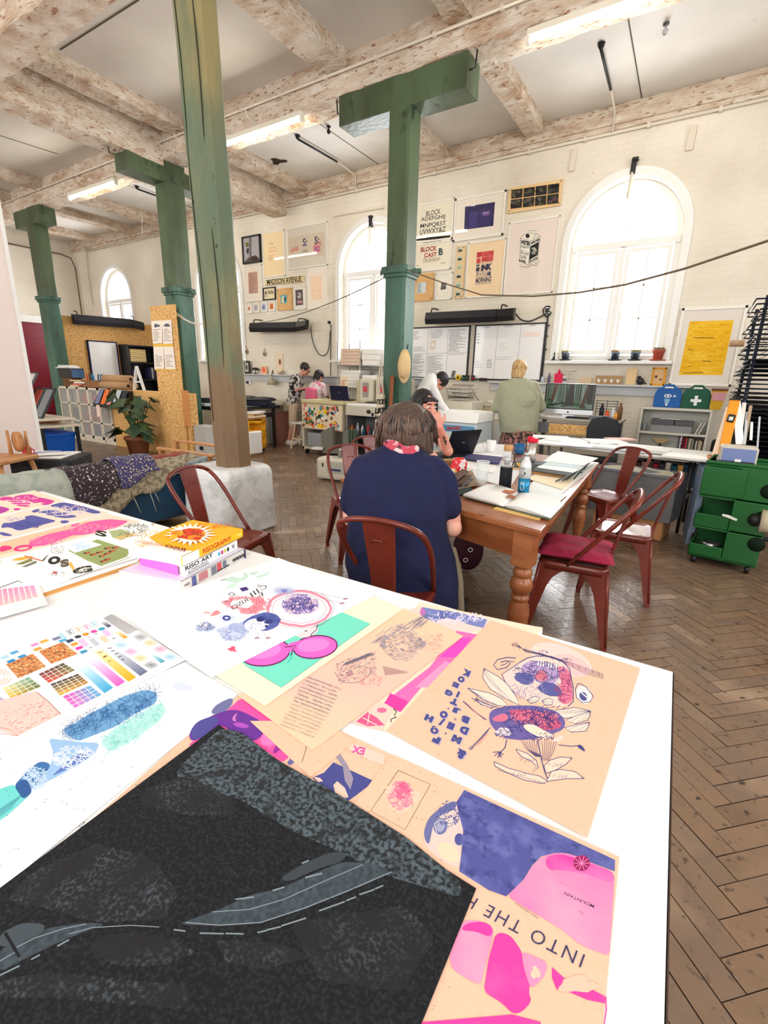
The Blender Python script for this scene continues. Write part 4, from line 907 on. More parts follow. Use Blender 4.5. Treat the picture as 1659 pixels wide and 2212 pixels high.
for (xa,n,z,pal)in ((-11.26,4,.75,[(90,130,170),(200,190,170),(150,150,150)]),(-11.26,3,.41,[(60,60,66),(150,130,110)]),(-11.26,4,.09,[(110,150,140),(80,110,130)]),(-10.48,4,.75,[(190,70,80),(220,200,190)]),(-10.48,4,.41,[(170,90,90),(210,200,190)]),(-10.48,4,.09,[(90,90,110),(160,80,90)]),(-9.70,2,.75,[(200,196,188),(180,176,168)])):
 for k in range(n):
  w=.15;m=MB();h=rnd.uniform(.16,.25);m.b2((xa+k*.18,5.06,z),(xa+k*.18+w,5.2,z+h));tag(obj('storage_box',m,ink(rnd.choice(pal)),bevel=.01),'small plastic box on a shelf inside the glass-fronted cabinets','box','boxes inside the glass-fronted cabinets')
t=thing('printer','black desktop printer with papers on the far end of the cream cabinets','printer',(-11.1,5.1,zc));m=MB();m.b2((-11.2,4.99,zc+.17),(-10.62,5.22,zc+.36));obj('body',m,M_blk,t,bevel=.01);m=MB();m.b2((-11.1,5.0,zc),(-10.7,5.2,zc+.17));obj('base',m,ink((110,76,54)),t);m=MB();m.b2((-10.64,4.985,zc+.18),(-10.4,5.1,zc+.34));obj('blue_panel',m,ink((70,100,140)),t)
for k in range(5):m=MB();m.box((-10.95+rnd.uniform(-.03,.03),5.08,zc+.366+k*.012),(.46-.05*k,.24,.01),rz=rnd.uniform(-.15,.15));tag(obj('paper_stack',m,M_paper),'white paper lying on the black printer on the cabinets','paper','papers on the printer')
t=thing('wicker_basket','brown wicker basket of small tools on the cream cabinets','basket',(-10.0,5.1,zc));m=MB();M_wick=mat('wicker',(150,104,66),.8,bump=(70,.6))
m.b2((-10.35,5.0,zc),(-9.65,5.02,zc+.14));m.b2((-10.35,5.2,zc),(-9.65,5.22,zc+.14));m.b2((-10.35,5.0,zc),(-10.33,5.22,zc+.14));m.b2((-9.67,5.0,zc),(-9.65,5.22,zc+.14));m.b2((-10.35,5.0,zc),(-9.65,5.22,zc+.01));obj('basket',m,M_wick,t)
for k in range(7):m=MB();x=-10.28+k*.09;m.tube([(x,5.1,zc+.02),(x+rnd.uniform(-.06,.06),5.1,zc+.26)],.012,6);tag(obj('hand_tool',m,ink(rnd.choice([(50,120,160),(40,40,50),(180,60,50)]))),'tool handle sticking out of the wicker basket','tool','tools in the basket')
for k,(x,c)in enumerate(((-10.62,(236,220,180)),(-10.5,(230,120,110)),(-10.42,(240,236,230)),(-10.56,(220,190,140)))):m=MB();m.box((x+.04,5.06,zc+.02+k*.035),(.3,.2,.03),rz=.1*k);tag(obj('book',m,ink(c),bevel=.003),'book in the low pile between the printer and the basket','book','books between printer and basket')
for k,(y,z)in enumerate(((5.03,.07),(5.15,.07),(5.09,.19))):
 m=MB();m.tube([(-9.63,y,zc+z),(-8.75,y,zc+z)],.068,14,0);m.tube([(-9.635,y,zc+z),(-8.745,y,zc+z)],.03,10,1);tag(obj('paper_roll',m,[M_card,ink((60,44,34))]),'brown roll of kraft paper lying on the end of the cabinets','paper roll','kraft paper rolls')
t=thing('easel_stand','white A-shaped stand on the chipboard-fronted counter','stand',(-8.5,5.1,zc));m=MB();m.bar((-8.66,5.08,zc),(-8.5,5.08,zc+.42),.045,.03);m.bar((-8.34,5.08,zc),(-8.5,5.08,zc+.42),.045,.03);obj('front_legs',m,M_white,t,bevel=.004);m=MB();m.bar((-8.6,5.08,zc+.15),(-8.4,5.08,zc+.15),.03,.025);obj('crossbar',m,M_white,t)
m=MB();m.b2((-9.34,5.0,0),(-7.02,5.18,zc));tag(obj('chipboard_counter',m,M_osb,bevel=.004),'long low chipboard-faced counter behind the potted plant','counter')
t=thing('notice_panel','tall chipboard panel holding four notices beside the middle post','notice board',(-7.35,4.95,0));m=MB();m.b2((-7.72,4.95,0),(-7.08,4.985,2.42));obj('panel',m,M_osb,t,bevel=.003)
a4=lambda x,y:aty(x*.2532,480+y*.2532,4.94)
for k,(q,tt)in enumerate((([(1290,842),(1380,838),(1385,1030),(1305,1038)],'WORKSHOP'),([(1380,838),(1462,832),(1475,1035),(1392,1040)],'PRINT'),([(1308,1062),(1395,1060),(1402,1250),(1318,1252)],'OPEN'),([(1396,1062),(1480,1060),(1500,1254),(1410,1254)],'STUDIO'))):
 a=Art(a4,(0,-1,0),2e-4,2e-4);a.poly(q,(244,232,220));
 if k<2:a.blob(a.q(q,.5,.22),(26,14),(90,100,120),rough=.3);
 a.hand([a.q(q,.1,.35),a.q(q,.9,.35),a.q(q,.9,.9),a.q(q,.1,.9)],8,(110,100,100),40+k,3.5);tag(obj('notice',a.mb,a.mats,t,fixn=False),'x','x');
for o in [x for x in t.children]:
 if 'category' in o:del o['category'];del o['label']
a=Art(a4,(0,-1,0),2e-4,6e-4);a.poly([(1306,1040),(1478,1038),(1480,1060),(1308,1062)],(236,190,80));a.done('tape',t)
a=Art(a4,(0,-1,0),2e-4,6e-4);a.poly([(1318,1254),(1505,1254),(1506,1264),(1320,1264)],(236,190,80));a.done('tape',t)
m=MB();m.b2((-7.06,4.93,.55),(-6.95,4.98,1.12));tag(obj('wooden_batten',m,ink((206,140,84))),'orange wooden batten at the right edge of the chipboard counter','batten')
t=thing('magazine_rack','black tray of leaning postcards fixed on the chipboard counter','rack',(-9.0,4.95,.9));m=MB();m.prism([(-9.62,4.99,.72),(-9.62,4.80,.74),(-9.62,4.80,.78),(-9.62,4.97,1.06),(-9.62,4.99,1.06)],(1.05,0,0));obj('tray',m,M_blk,t)
for k,c in enumerate(((120,130,160),(236,120,60),(226,150,140),(200,210,220),(60,70,80))):
 m=MB();x=-9.55+k*.2;m.prism([(x,4.80,.80),(x+.15,4.80,.80),(x+.15,4.93,1.06),(x,4.93,1.06)],(0,-.006,0));tag(obj('postcard',m,ink(c)),['blue','orange','pink','pale','dark'][k]+' postcard leaning in the black tray on the counter','card','postcards in the black tray')
m=MB();m.prism([(-9.5,4.79,.56),(-9.38,4.79,.56),(-9.36,4.79,.78),(-9.48,4.79,.78)],(0,-.005,0));tag(obj('hanging_tag',m,ink((246,214,204))),'pink tag hanging below the black postcard tray','card')
pp=Vector((-7.95,4.62,0));t=thing('potted_plant','large bushy fig-leaved plant in front of the chipboard counter','plant',pp);m=MB();m.lathe([(.14,0),(.19,.28),(.21,.28),(.21,.33),(.17,.33)],pp,18);obj('pot',m,ink((150,96,66)),t)
m=MB();rnd=random.Random(3);tips=[]
M_leaf=mat('dark_leaf',(44,70,50),.45,var=((70,92,54),6,.55,.1));M_stem=ink((86,90,50))
for k in range(24):
 a_=rnd.uniform(0,6.28);r=rnd.uniform(.12,.42);h=rnd.choice([rnd.uniform(.35,.6),rnd.uniform(.75,1.12)]);q=pp+Vector((r*math.cos(a_),r*.7*math.sin(a_),h));tips.append((q,a_));m.tube([pp+Vector((0,0,.3)),pp+Vector((q-pp)*.5)+Vector((0,0,.15)),q],.009,5)
obj('stems',m,M_stem,t)
for q,a_ in tips:
 m=MB();P=[];s=rnd.uniform(.13,.2);til=rnd.uniform(.4,1.1)
 for j in range(15):
  b_=2*PI*j/15;rr=s*(1+.28*math.cos(5*b_))*(.75+.25*math.cos(b_));P.append(Vector((rr*math.cos(b_)+s*.4,rr*math.sin(b_)*.9,-abs(math.sin(b_))*s*.25)))
 R_m=Matrix.Rotation(a_,3,'Z')@Matrix.Rotation(til,3,'Y');c=q
 m.add([c]+[R_m@p+c for p in P],[(0,j+1,(j+1)%15+1)for j in range(15)],0,True);obj('leaf',m,M_leaf,t)
t=thing('utility_trolley','black framed trolley with white shelves beside the pale partition','trolley',(-8.2,3.4,0));
for x in (-8.85,-7.82):
 for y in (3.15,3.62):m=MB();m.box((x,y,.30),(.04,.04,.60));obj('leg',m,M_blk,t)
m=MB();m.box((-8.33,3.385,.60),(1.12,.55,.035));obj('top_shelf',m,M_cream2,t,bevel=.006);m=MB();m.box((-8.33,3.385,.10),(1.08,.52,.035));obj('bottom_shelf',m,M_cream2,t,bevel=.006)
t=thing('storage_crate','bright blue plastic crate on the lower shelf of the trolley','crate',(-8.3,3.4,.12));m=MB();M_blue=mat('blue_plastic',(10,92,200),.4)
m.rings([[Vector((x,y,z))for x,y in ((-8.3-w,3.4-d),(-8.3+w,3.4-d),(-8.3+w,3.4+d),(-8.3-w,3.4+d))]for w,d,z in ((.37,.19,.12),(.41,.22,.46))])
for i in range(len(m.sm)):m.sm[i]=False
obj('crate_body',m,M_blue,t,bevel=.01);m=MB();m.b2((-8.73,3.16,.45),(-7.87,3.64,.49));obj('rim',m,M_blue,t,bevel=.008)
for x in (-8.6,-8.45,-8.15,-8.0):m=MB();m.box((x,3.17,.30),(.03,.03,.30));obj('rib',m,M_blue,t)
t=thing('drawing_board','cream board lying over the trolley beside the partition','board',(-8.2,3.35,.68));m=MB();m.box((-8.25,3.35,.70),(.98,.5,.03));m2=MB();m2.box((-8.4,3.35,.65),(.5,.4,.06));obj('board',m,M_cream2,t,bevel=.003);obj('riser',m2,ink((190,130,80)),t)
for k,(dx,z,c)in enumerate(((0,0,(70,74,78)),(.28,0,(60,62,66)),(-.2,.22,(90,92,96)))):
 t=thing('picture_frame',['dark frame leaning on the trolley, lowest of three','dark frame leaning on the trolley, nearest the cabinets','grey frame leaning on the trolley, highest of three'][k],'frame',(-8.5+dx,3.4,.72+z))
 x=-8.45+dx;m=MB();A,B=Vector((x,3.2,.72+z)),Vector((x-.16,3.5,1.12+z));w=Vector((.30,0,0));
 m.bar(A,B,.03,.02);m.bar(A+w,B+w,.03,.02);m.bar(A,A+w,.03,.02);m.bar(B,B+w,.03,.02);obj('frame',m,ink(c),t);m=MB();m.prism([A,A+w,B+w,B],(0,.006,0));obj('sheet',m,ink([(196,92,70),(130,134,138),(214,200,190)][k]),t)
bt=Vector((-6.18,2.55,0));RZ=.71
t=thing('coffee_table','low black block table with a red mug on it','table',bt,RZ);m=MB();m.box((0,0,.22),(.62,.56,.44));obj('block',m,mat('scuffed_black',(30,32,38),.6,var=((60,64,70),12,.62,.05)),t,world=False,bevel=.02);m=MB();m.box((-.04,0,.446),(.5,.48,.012));obj('table_top',m,M_paper,t,world=False)
mp=atz(60,985,.453);t=thing('mug','red mug with white spots on the low black table','mug',mp);m=MB();m.lathe([(.04,0),(.044,.01),(.046,.1),(.042,.1),(.04,.02)],mp,18);obj('cup',m,ink((190,26,44),.3),t,label=None)
m=MB();m.tube([mp+Vector((.045*math.cos(.5),.045*math.sin(.5),.08)),mp+Vector((.08,.04,.075)),mp+Vector((.08,.04,.035)),mp+Vector((.04,.02,.025))],.007,6);obj('handle',m,ink((190,26,44),.3),t)
for k in range(3):p=atz(95+k*9,977+k*1.5,.455+k*.006);m=MB();m.box(p,(.28,.2,.006),rz=.7+k*.2);tag(obj('magazine',m,[M_paper,ink((120,130,190)),M_paper][k]),'magazine on the low black table beside the red mug','magazine','magazines beside the red mug')
t=thing('wooden_chair','carved pale wood chair at the far left edge by the black table','chair',(-5.85,1.9,0));M_wd=mat('oak',(196,142,92),.5,var=((170,112,64),5,.55,.1),stretch=(4,1,1));c=Vector((-5.95,1.95,0))
m=MB();m.box(c+Vector((0,0,.5)),(.5,.5,.045),rz=.5);obj('seat',m,M_wd,t,bevel=.012)
for sx,sy in ((1,1),(1,-1),(-1,1),(-1,-1)):m=MB();R_m=Matrix.Rotation(.5,3,'Z');m.tube([c+R_m@Vector((sx*.19,sy*.19,.48)),c+R_m@Vector((sx*.27,sy*.27,0))],[.026,.018],8);obj('leg',m,M_wd,t)
for k in range(3):
 b_=c+Matrix.Rotation(.5,3,'Z')@Vector((-.22+k*.2,.2,.52));m=MB();m.tube([b_,b_+Vector((0,0,.25))],[.022,.014],8);obj('spindle',m,M_wd,t)
b_=c+Vector((.02,.2,.66));m=MB();m.lathe([(.04,-.02),(.105,-.02),(.105,.02),(.04,.02)],b_,18,M=Matrix.Rotation(PI/2,3,'X'));obj('scroll_wheel',m,M_wd,t)
# ================================================================ SOFA WITH THROWS
t=thing('sofa','dark teal sofa seen from behind, draped with old throws','sofa',(-4.4,1.6,0));M_teal=mat('teal_upholstery',(16,62,92),.8,var=((10,44,70),2.5,.5,.1),sheen=.2)
m=MB();m.b2((-4.12,.1,.10),(-3.87,2.88,.575));obj('backrest',m,M_teal,t,bevel=.04,seg=3);m=MB();m.b2((-4.95,.1,.08),(-4.1,2.7,.42));obj('seat_base',m,M_teal,t,bevel=.05,seg=3)
m=MB();m.b2((-4.95,2.66,.08),(-4.1,2.88,.55));obj('arm',m,M_teal,t,bevel=.05,seg=3);m=MB();m.b2((-4.95,.1,.08),(-4.1,.3,.55));obj('arm',m,M_teal,t,bevel=.05,seg=3)
for x in (-4.85,-3.95):
 for y in (.18,2.8):m=MB();m.lathe([(.02,0),(.03,.1)],(x,y,0),8);obj('foot',m,M_blk,t)
def throw(label,y0,y1,hem0,hem1,m_,xin=-4.45,lift=.0,amp=.02,seed=0,zt=.585,ny=34,front=True,order=0):
 m=MB();nx=22;V=[]
 for i in range(ny+1):
  y=y0+(y1-y0)*i/ny;hem=hem0+(hem1-hem0)*i/ny+.03*math.sin(y*17+seed);
  path=[(xin,.46),(-4.15,.50),(-4.14,zt),(-4.06,zt+.035+lift),(-3.93,zt+.03+lift),(-3.845-lift*.3,zt-.02),(-3.838,(zt+hem)/2),(-3.83,hem)]
  if not front:path=path[:4]+[(-3.96,zt+.03+lift),(-3.90,zt-.005)]
  for k in range(nx+1):
   s=k/nx*(len(path)-1);a_=int(min(s,len(path)-2));f=s-a_;x=path[a_][0]*(1-f)+path[a_+1][0]*f;z=path[a_][1]*(1-f)+path[a_+1][1]*f
   d=noise.noise_vector(Vector((x*5,y*6,z*4)))*.02+noise.noise_vector(Vector((x*11+seed,y*12,z*9)))*.004;V.append((x+abs(d.x)+order*.013,y+d.y*.4,z+abs(d.z)+order*.011))
 m.add(V,[(i*(nx+1)+k,i*(nx+1)+k+1,(i+1)*(nx+1)+k+1,(i+1)*(nx+1)+k)for i in range(ny)for k in range(nx)],0,True)
 o=obj('throw',m,m_);s_=o.modifiers.new('t','SOLIDIFY');s_.thickness=.008;s_.offset=1;return tag(o,label,'throw',kind='thing')
M_thg=mat('grey_felt',(164,170,160),.95,var=((146,154,146),14,.55,.05));M_red=mat('red_gold_weave',(136,62,52),.95,var=[((176,128,48),7,.60,.03),((150,92,74),16,.55,.04)],bump=(40,.4))
M_flor=mat('dark_floral',(52,42,48),.95,var=[((214,200,198),60,.62,.02)]);M_bflor=mat('blue_floral',(64,60,104),.95,var=[((220,208,160),70,.60,.02)],bump=(16,.6));M_edge=mat('frayed_cream',(168,156,130),.95,var=((120,110,92),26,.52,.05),bump=(40,.5))
throw('rust red and gold throw along the top of the sofa',.2,2.78,.585,.56,M_red,-4.6,.045,.035,1,ny=60,front=False)
throw('grey felt throw with a straight hem over the left end of the sofa',.15,1.66,.20,.44,M_thg,-4.12,.02,.008,7,order=3)
throw('dark floral throw hanging over the middle of the sofa',1.52,2.16,.26,.50,M_flor,-4.1,.03,.014,11,order=2)
throw('frayed cream blanket edge below the dark floral throw',1.74,2.84,.22,.58,M_edge,-4.1,.02,.014,9,order=1)
throw('crumpled navy flowered cloth bunched on the sofa back',2.02,2.36,.46,.54,M_bflor,-4.3,.05,.03,13,order=3)
for k,(y,z0,z1)in enumerate(((2.12,.40,.24),(2.26,.44,.22),(2.3,.42,.30),(2.7,.58,.50))):m=MB();m.tube([(-3.815,y,z0),(-3.80,y+.02,(z0+z1)/2),(-3.815,y+.05,z1)],.003,5);tag(obj('loose_thread',m,ink((200,200,180))),'loose pale thread hanging from the frayed blanket','thread','loose threads on the sofa back')
m=MB();m.prism([(-3.80,2.90,.66),(-3.76,3.0,.66),(-3.72,2.62,.1),(-3.72,2.5,.1)],(0,.02,0));
q=[atz(x,y,z)for x,y,z in ((462,995,.66),(483,1000,.66),(484,1095,.25),(462,1095,.25))]
m=MB();m.prism([Vector((-3.835,2.9,.64)),Vector((-3.72,2.62,.62)),Vector((-3.70,2.60,.20)),Vector((-3.82,2.88,.22))],(-.05,-.01,0));tag(obj('blanket',m,mat('greyblue_blanket',(150,160,160),.95,var=((96,108,112),12,.55,.08)),bevel=.01),'grey-blue blanket hanging between the sofa and the stone block','blanket')
t=thing('wooden_armchair','low wooden armchair with flat arms behind the sofa','chair',(-5.4,3.5,0));
P1,P2,P3,P4=atz(342,968,.58),atz(462,985,.58),atz(334,986,.46),atz(380,996,.46)
m=MB();m.bar(P1,P2,.06,.03);obj('arm',m,M_wd,t,bevel=.01);m=MB();m.bar(P3,P4+Vector((.4,.15,0)),.05,.03);obj('seat_rail',m,M_wd,t,bevel=.008)
for f in (.06,.92):q=P1.lerp(P2,f);m=MB();m.bar(q,Vector((q.x,q.y,0)),.05,.04);obj('leg',m,M_wd,t)
off=Vector((-.45,.5,0));m=MB();m.bar(P1+off,P2+off,.06,.03);obj('arm',m,M_wd,t,bevel=.01)
for f in (.06,.92):q=(P1+off).lerp(P2+off,f);m=MB();m.bar(q,Vector((q.x,q.y,0)),.05,.04);obj('leg',m,M_wd,t)
# ================================================================ MACHINES AND BENCHES ALONG THE WINDOW WALL
M_putty=mat('putty_enamel',(202,196,178),.5);M_putty2=mat('grey_putty',(172,170,158),.5);M_grey2=mat('mid_grey_metal',(124,124,126),.5,.2)
def legs4(t,x0,x1,y0,y1,h,w,m_,name='leg'):
 for x in (x0,x1):
  for y in (y0,y1):m=MB();m.box((x,y,h/2),(w,w,h));obj(name,m,m_,t)
t=thing('workbench','black steel workbench behind the worn post','table',(-7.3,6.2,0));legs4(t,-7.72,-6.95,5.62,6.85,.78,.05,M_blk)
m=MB();m.box((-7.33,6.24,.80),(.95,1.4,.06));obj('bench_top',m,M_blk,t,bevel=.006);m=MB();m.b2((-7.72,5.60,.10),(-6.95,5.64,.14));m2=MB();m2.b2((-6.97,5.62,.6),(-6.93,6.85,.68));obj('stretcher',m,M_blk,t);obj('stretcher',m2,M_blk,t)
for k,(x,y,c,s)in enumerate(((-7.5,5.7,(200,204,208),(.4,.3,.05)),(-7.45,5.72,(60,62,66),(.2,.14,.09)),(-7.1,6.6,(30,34,52),(.5,.5,.04)),(-7.1,6.62,(40,44,60),(.42,.42,.04)),(-7.12,6.6,(28,28,34),(.46,.4,.03)),(-7.7,5.6,(70,110,130),(.12,.12,.14)))):
 zz_=.83+(.05 if k==1 else .04 if k==3 else .08 if k==4 else 0)
 m=MB();m.box((x,y,zz_+s[2]/2),s,rz=.2*k);tag(obj('folded_garment' if k in (2,3,4)else 'print_tool',m,ink(c),bevel=.012),['grey tray on the black workbench','small dark clamp box on the grey tray of the workbench','lowest folded navy cloth on the black workbench','middle folded navy cloth on the black workbench','top folded black cloth on the black workbench','small teal box at the corner of the black workbench'][k],'cloth' if k in (2,3,4)else 'box')
m=MB();m.b2((-8.1,5.2,0),(-7.72,5.44,.75));t=thing('electric_cabinet','grey metal box cabinet between chipboard counter and workbench','cabinet',(-7.0,5.2,0))
m=MB();m.b2((-7.0,5.05,0),(-6.68,5.30,.56));obj('body',m,ink((190,188,184),.5),t,bevel=.01);m=MB();m.b2((-6.86,5.035,.16),(-6.78,5.05,.22));obj('switch',m,M_blk,t)
cable('hanging_hose',[(-7.1,5.6,.75),(-7.08,5.55,.5),(-7.0,5.5,.25),(-6.8,5.45,.12)],'dark hose hanging under the black workbench',.02)
def boby(label,loc,rz,m_,tiers,s=1.0,group='curved plastic storage trolleys',mir=False):
 t=thing('storage_trolley',label,'trolley',loc,rz,group);t.scale=(-1 if mir else 1,1,1);W,D,H=.43*s,.42*s,(.50 if tiers==2 else .72)*s;z0=.06
 def o_(n,m,mm=m_,bev=.008):return obj(n,m,mm,t,world=False,bevel=bev)
 m=MB();m.b2((-W/2,-D/2,z0),(W/2,D/2,z0+.03));o_('base_plate',m)
 m=MB();m.b2((0,-D/2,z0),(.012,D/2,z0+H));m2=MB();m2.b2((W/2-.012,-D/2,z0+.12),(W/2,D/2,z0+H-.06));o_('spine',m);o_('side_panel',m2)
 m=MB();m.b2((-W/2,D/2-.012,z0),(W/2,D/2,z0+H));o_('back_panel',m)
 hh=H/tiers
 for k in range(tiers):
  z=z0+k*hh
  m=MB();m.b2((-W/2,-D/2,z),(0,-D/2+.012,z+hh*.42));m.b2((-W/2,-D/2,z),(-W/2+.012,D/2,z+hh*.42));m.b2((-W/2,-D/2,z),(0,D/2,z+.012));o_('tray',m)
  m=MB();n_=10;pts=[(-W/2,z+hh*.42)]+[(-W/2+W*.12*math.sin(PI*j/n_),z+hh*.42+(hh*.52)*j/n_)for j in range(n_+1)]+[(0,z+hh*.94),(0,z+hh*.94+.02),(-W/2,z+hh)]
  m.b2((-W/2,-D/2,z+hh*.93),(0,D/2,z+hh));o_('tray_lip',m)
  m=MB();m.b2((0,-D/2,z+.005),(W/2,-D/2+.012,z+hh-.005));o_('drawer_front' if k==tiers-1 else 'front_panel',m)
 if tiers==3:
  m=MB();m.b2((-W/2-.004,-D/2-.014,z0+2*hh+.01),(.05,-D/2,z0+H-.02));o_('drawer_front',m)
  for k in range(3):
   m=MB();m.lathe([(.001,-.002),(.055,-.002),(.055,.004),(.001,.004)],(W/2-.03,-D/2-.002,z0+H*(.25+.27*k)),18,M=Matrix.Rotation(PI/2,3,'X'));o_('round_opening',m,ink((8,30,14)),0)
 m=MB();m.b2((-W/2,-D/2,z0+H-.02),(W/2,D/2,z0+H));o_('top_tray',m)
 m=MB()
 for lo,hi in (((-W/2,-D/2),(W/2,-D/2+.015)),((-W/2,D/2-.015),(W/2,D/2)),((-W/2,-D/2),(-W/2+.015,D/2)),((W/2-.015,-D/2),(W/2,D/2))):m.b2((lo[0],lo[1],z0+H),(hi[0],hi[1],z0+H+.025))
 o_('top_rim',m)
 for x in (-W/2+.05,W/2-.05):
  for y in (-D/2+.03,D/2-.05):m=MB();m.lathe([(.01,-.018),(.032,-.016),(.032,.016),(.01,.018)],(x,y,.032),14,M=Matrix.Rotation(PI/2,3,'Y'));o_('caster',m,M_blk,0)
 return t
M_yp=mat('yellow_plastic',(250,184,10),.35);M_gp=mat('green_plastic',(6,92,34),.4,coat=.15)
bl=atz(583,973,0);boby('small yellow two-tier storage trolley beside the worn post',(-6.88,6.22,0),.62,M_yp,2,mir=True)
boby('large green storage trolley carrying a box lamp at the right',(.40,4.62,0),-.12,M_gp,3,1.05)
for k,(c,dx)in enumerate((((196,130,70),0),((236,220,190),.02),((220,170,110),-.02),(M_paper,.03))):
 m=MB();m.box((-6.88+dx,6.22,.62+k*.035),(.34,.40,.032),rz=.15+.1*k);tag(obj('paper_stack',m,c if not isinstance(c,tuple)else ink(c)),['brown board at the bottom of the pile on the yellow trolley','cream pad in the pile on the yellow trolley','orange pad in the pile on the yellow trolley','white sheets on top of the pile on the yellow trolley'][k],'paper')
m=MB();m.b2((-6.45,5.7,.04),(-6.38,6.0,.44));tag(obj('heater_unit',m,M_white,bevel=.03,seg=3),'white rounded panel standing beside the yellow trolley','panel')
t=thing('plan_chest','cream desk with cupboard by the left wall under the shelf','desk',(-8.2,7.5,0));m=MB();m.b2((-9.6,7.1,.80),(-7.1,7.68,.86));obj('desk_top',m,M_putty,t,bevel=.004);m=MB();m.b2((-7.75,7.15,0),(-7.45,7.65,.80));obj('cupboard',m,M_putty,t)
m=MB();m.b2((-9.5,7.15,0),(-8.6,7.65,.80));obj('cupboard',m,M_putty2,t);m=MB();m.lathe([(.008,-.03),(.008,.03)],(-7.6,7.14,.45),8);obj('handle',m,M_dark,t)
for k,c in enumerate(((150,170,190),(226,180,150),(230,226,220),(170,120,110))):m=MB();m.b2((-7.42+k*.055,7.2,0),(-7.38+k*.055,7.6,.62+.04*(k%2)));tag(obj('storage_board',m,ink(c)),'thin upright board stored beside the cream cupboard','board','upright boards beside the cream cupboard')
m=MB();m.ell((-8.35,7.4,.90),(.42,.2,.05));m.ell((-7.7,7.35,.90),(.3,.18,.045));tag(obj('dark_cloth',m,M_blk),'black cloth heaped on the cream desk under the shelf','cloth')
t=thing('desk_lamp','beige domed lamp hanging below the left wall shelf','lamp',aty(587,822,7.7));p=aty(587,826,7.68);m=MB();m.lathe([(.02,.14),(.03,.10),(.09,.02),(.11,-.05),(.10,-.05)],p,18);obj('lamp_shade',m,ink((170,160,136),.4),t);m=MB();m.tube([p+Vector((0,0,.13)),p+Vector((0,.04,.26)),(p.x,YW-.1,LZ)],.01,6);obj('arm',m,M_dark,t)
def stool(label,c,h,w,m_,mt=None):
 t=thing('stool',label,'stool',c);m=MB();m.box(Vector(c)+Vector((0,0,h)),(w,w,.03));obj('seat',m,mt or m_,t,bevel=.01)
 for sx,sy in ((1,1),(1,-1),(-1,1),(-1,-1)):m=MB();m.bar(Vector(c)+Vector((sx*w*.32,sy*w*.32,h)),Vector(c)+Vector((sx*w*.55,sy*w*.5,0)),.03,.03);obj('leg',m,m_,t)
 m=MB();m.bar(Vector(c)+Vector((-w*.45,-w*.42,h*.4)),Vector(c)+Vector((w*.45,-w*.42,h*.4)),.025,.025);obj('stretcher',m,m_,t);return t
stool('pale wooden stool beside the man in shorts',(-6.42,7.12,0),.5,.34,ink((226,206,176)),M_white)
t=thing('step_ladder','white folding steps behind the man in shorts','ladder',(-7.15,7.4,0));
for x in (-6.98,-6.78):m=MB();m.bar((x,7.4,0),(x,7.6,.86),.03,.03);obj('rail',m,M_cream2,t)
for z in (.18,.42,.68,.84):m=MB();m.b2((-6.98,7.38+z*.23,z-.03),(-6.78,7.48+z*.23,z));obj('step',m,M_cream2,t)
M_stk=mat('stickered_face',(226,210,180),.5)
t=thing('sticker_cabinet','cream machine cabinet covered in stickers','cabinet',(-5.7,6.9,0));X_a,X_b,Yf=-6.0,-5.08,6.62
m=MB();m.b2((X_a,Yf,.47),(X_b,7.2,.92));obj('body',m,M_stk,t,bevel=.01);m=MB();m.b2((X_a+.02,Yf-.03,.925),(X_b+.05,7.25,.985));obj('lid',m,mat('yellowed_lid',(206,196,150),.5),t,bevel=.01)
m=MB();m.b2((X_a,Yf,.10),(X_a+.04,7.25,.47));m.b2((X_a,7.2,.10),(X_b,7.25,.47));m.b2((X_a,Yf,.10),(X_b,7.25,.14));obj('open_base',m,M_putty,t)
rnd=random.Random(21);pal=[(200,50,50),(40,40,44),(236,190,50),(90,160,170),(226,130,120),(110,80,60),(70,110,70),(240,240,236),(220,120,60),(60,70,120)]
for k in range(92):
 x=rnd.uniform(X_a+.04,X_b-.04);z=rnd.uniform(.50,.89);r=rnd.uniform(.016,.042);n_=rnd.choice([4,6,10,10]);a0=rnd.uniform(0,6.28)
 m=MB();m.prism([Vector((x+r*math.cos(a0+2*PI*j/n_),Yf-.001-k*4e-5,z+r*rnd.uniform(.75,1.2)*math.sin(a0+2*PI*j/n_)))for j in range(n_)],(0,-.001,0));obj('sticker',m,ink(rnd.choice(pal)),t)
m=MB();m.b2((X_a+.38,Yf-.004,.50),(X_a+.52,Yf-.001,.57));obj('yellow_label',m,ink((246,206,40)),t)
for x in (X_a+.06,X_b-.06):m=MB();m.lathe([(.01,-.02),(.045,-.018),(.045,.018),(.01,.02)],(x,Yf+.06,.046),14,M=Matrix.Rotation(PI/2,3,'Y'));obj('caster',m,M_blk,t)
m=MB();m.b2((X_a+.09,Yf+.03,.15),(X_a+.5,7.1,.40));tag(obj('storage_box',m,mat('smoky_plastic',(150,154,160),.3),bevel=.015),'grey lidded box on the open base of the sticker cabinet','box')
t=thing('paper_tray','grey slotted metal paper tray standing in front of the copier','tray',(-5.1,6.3,0));
P=lambda x,y,Y:aty(480+x*.2411,740+y*.2411,Y)
for nm,q,off in (('end_plate',[P(882,800,6.45),P(985,750,6.45),P(992,930,6.45),P(935,985,6.45),P(890,960,6.45)],(.02,.05,0)),('base',[P(900,990,6.35),P(985,920,6.6),P(1200,930,6.6),P(1110,1000,6.3)],(0,0,.03)),('back_plate',[P(1000,760,6.75),P(1190,780,6.6),P(1190,930,6.6),P(1010,920,6.75)],(0,.02,0)),('side_fin',[P(1080,800,6.4),P(1190,770,6.4),P(1200,900,6.4),P(1080,915,6.4)],(.01,.03,0))):
 m=MB();m.prism(q,off);obj(nm,m,mat('olive_grey_metal',(112,110,100),.55),t,bevel=.003)
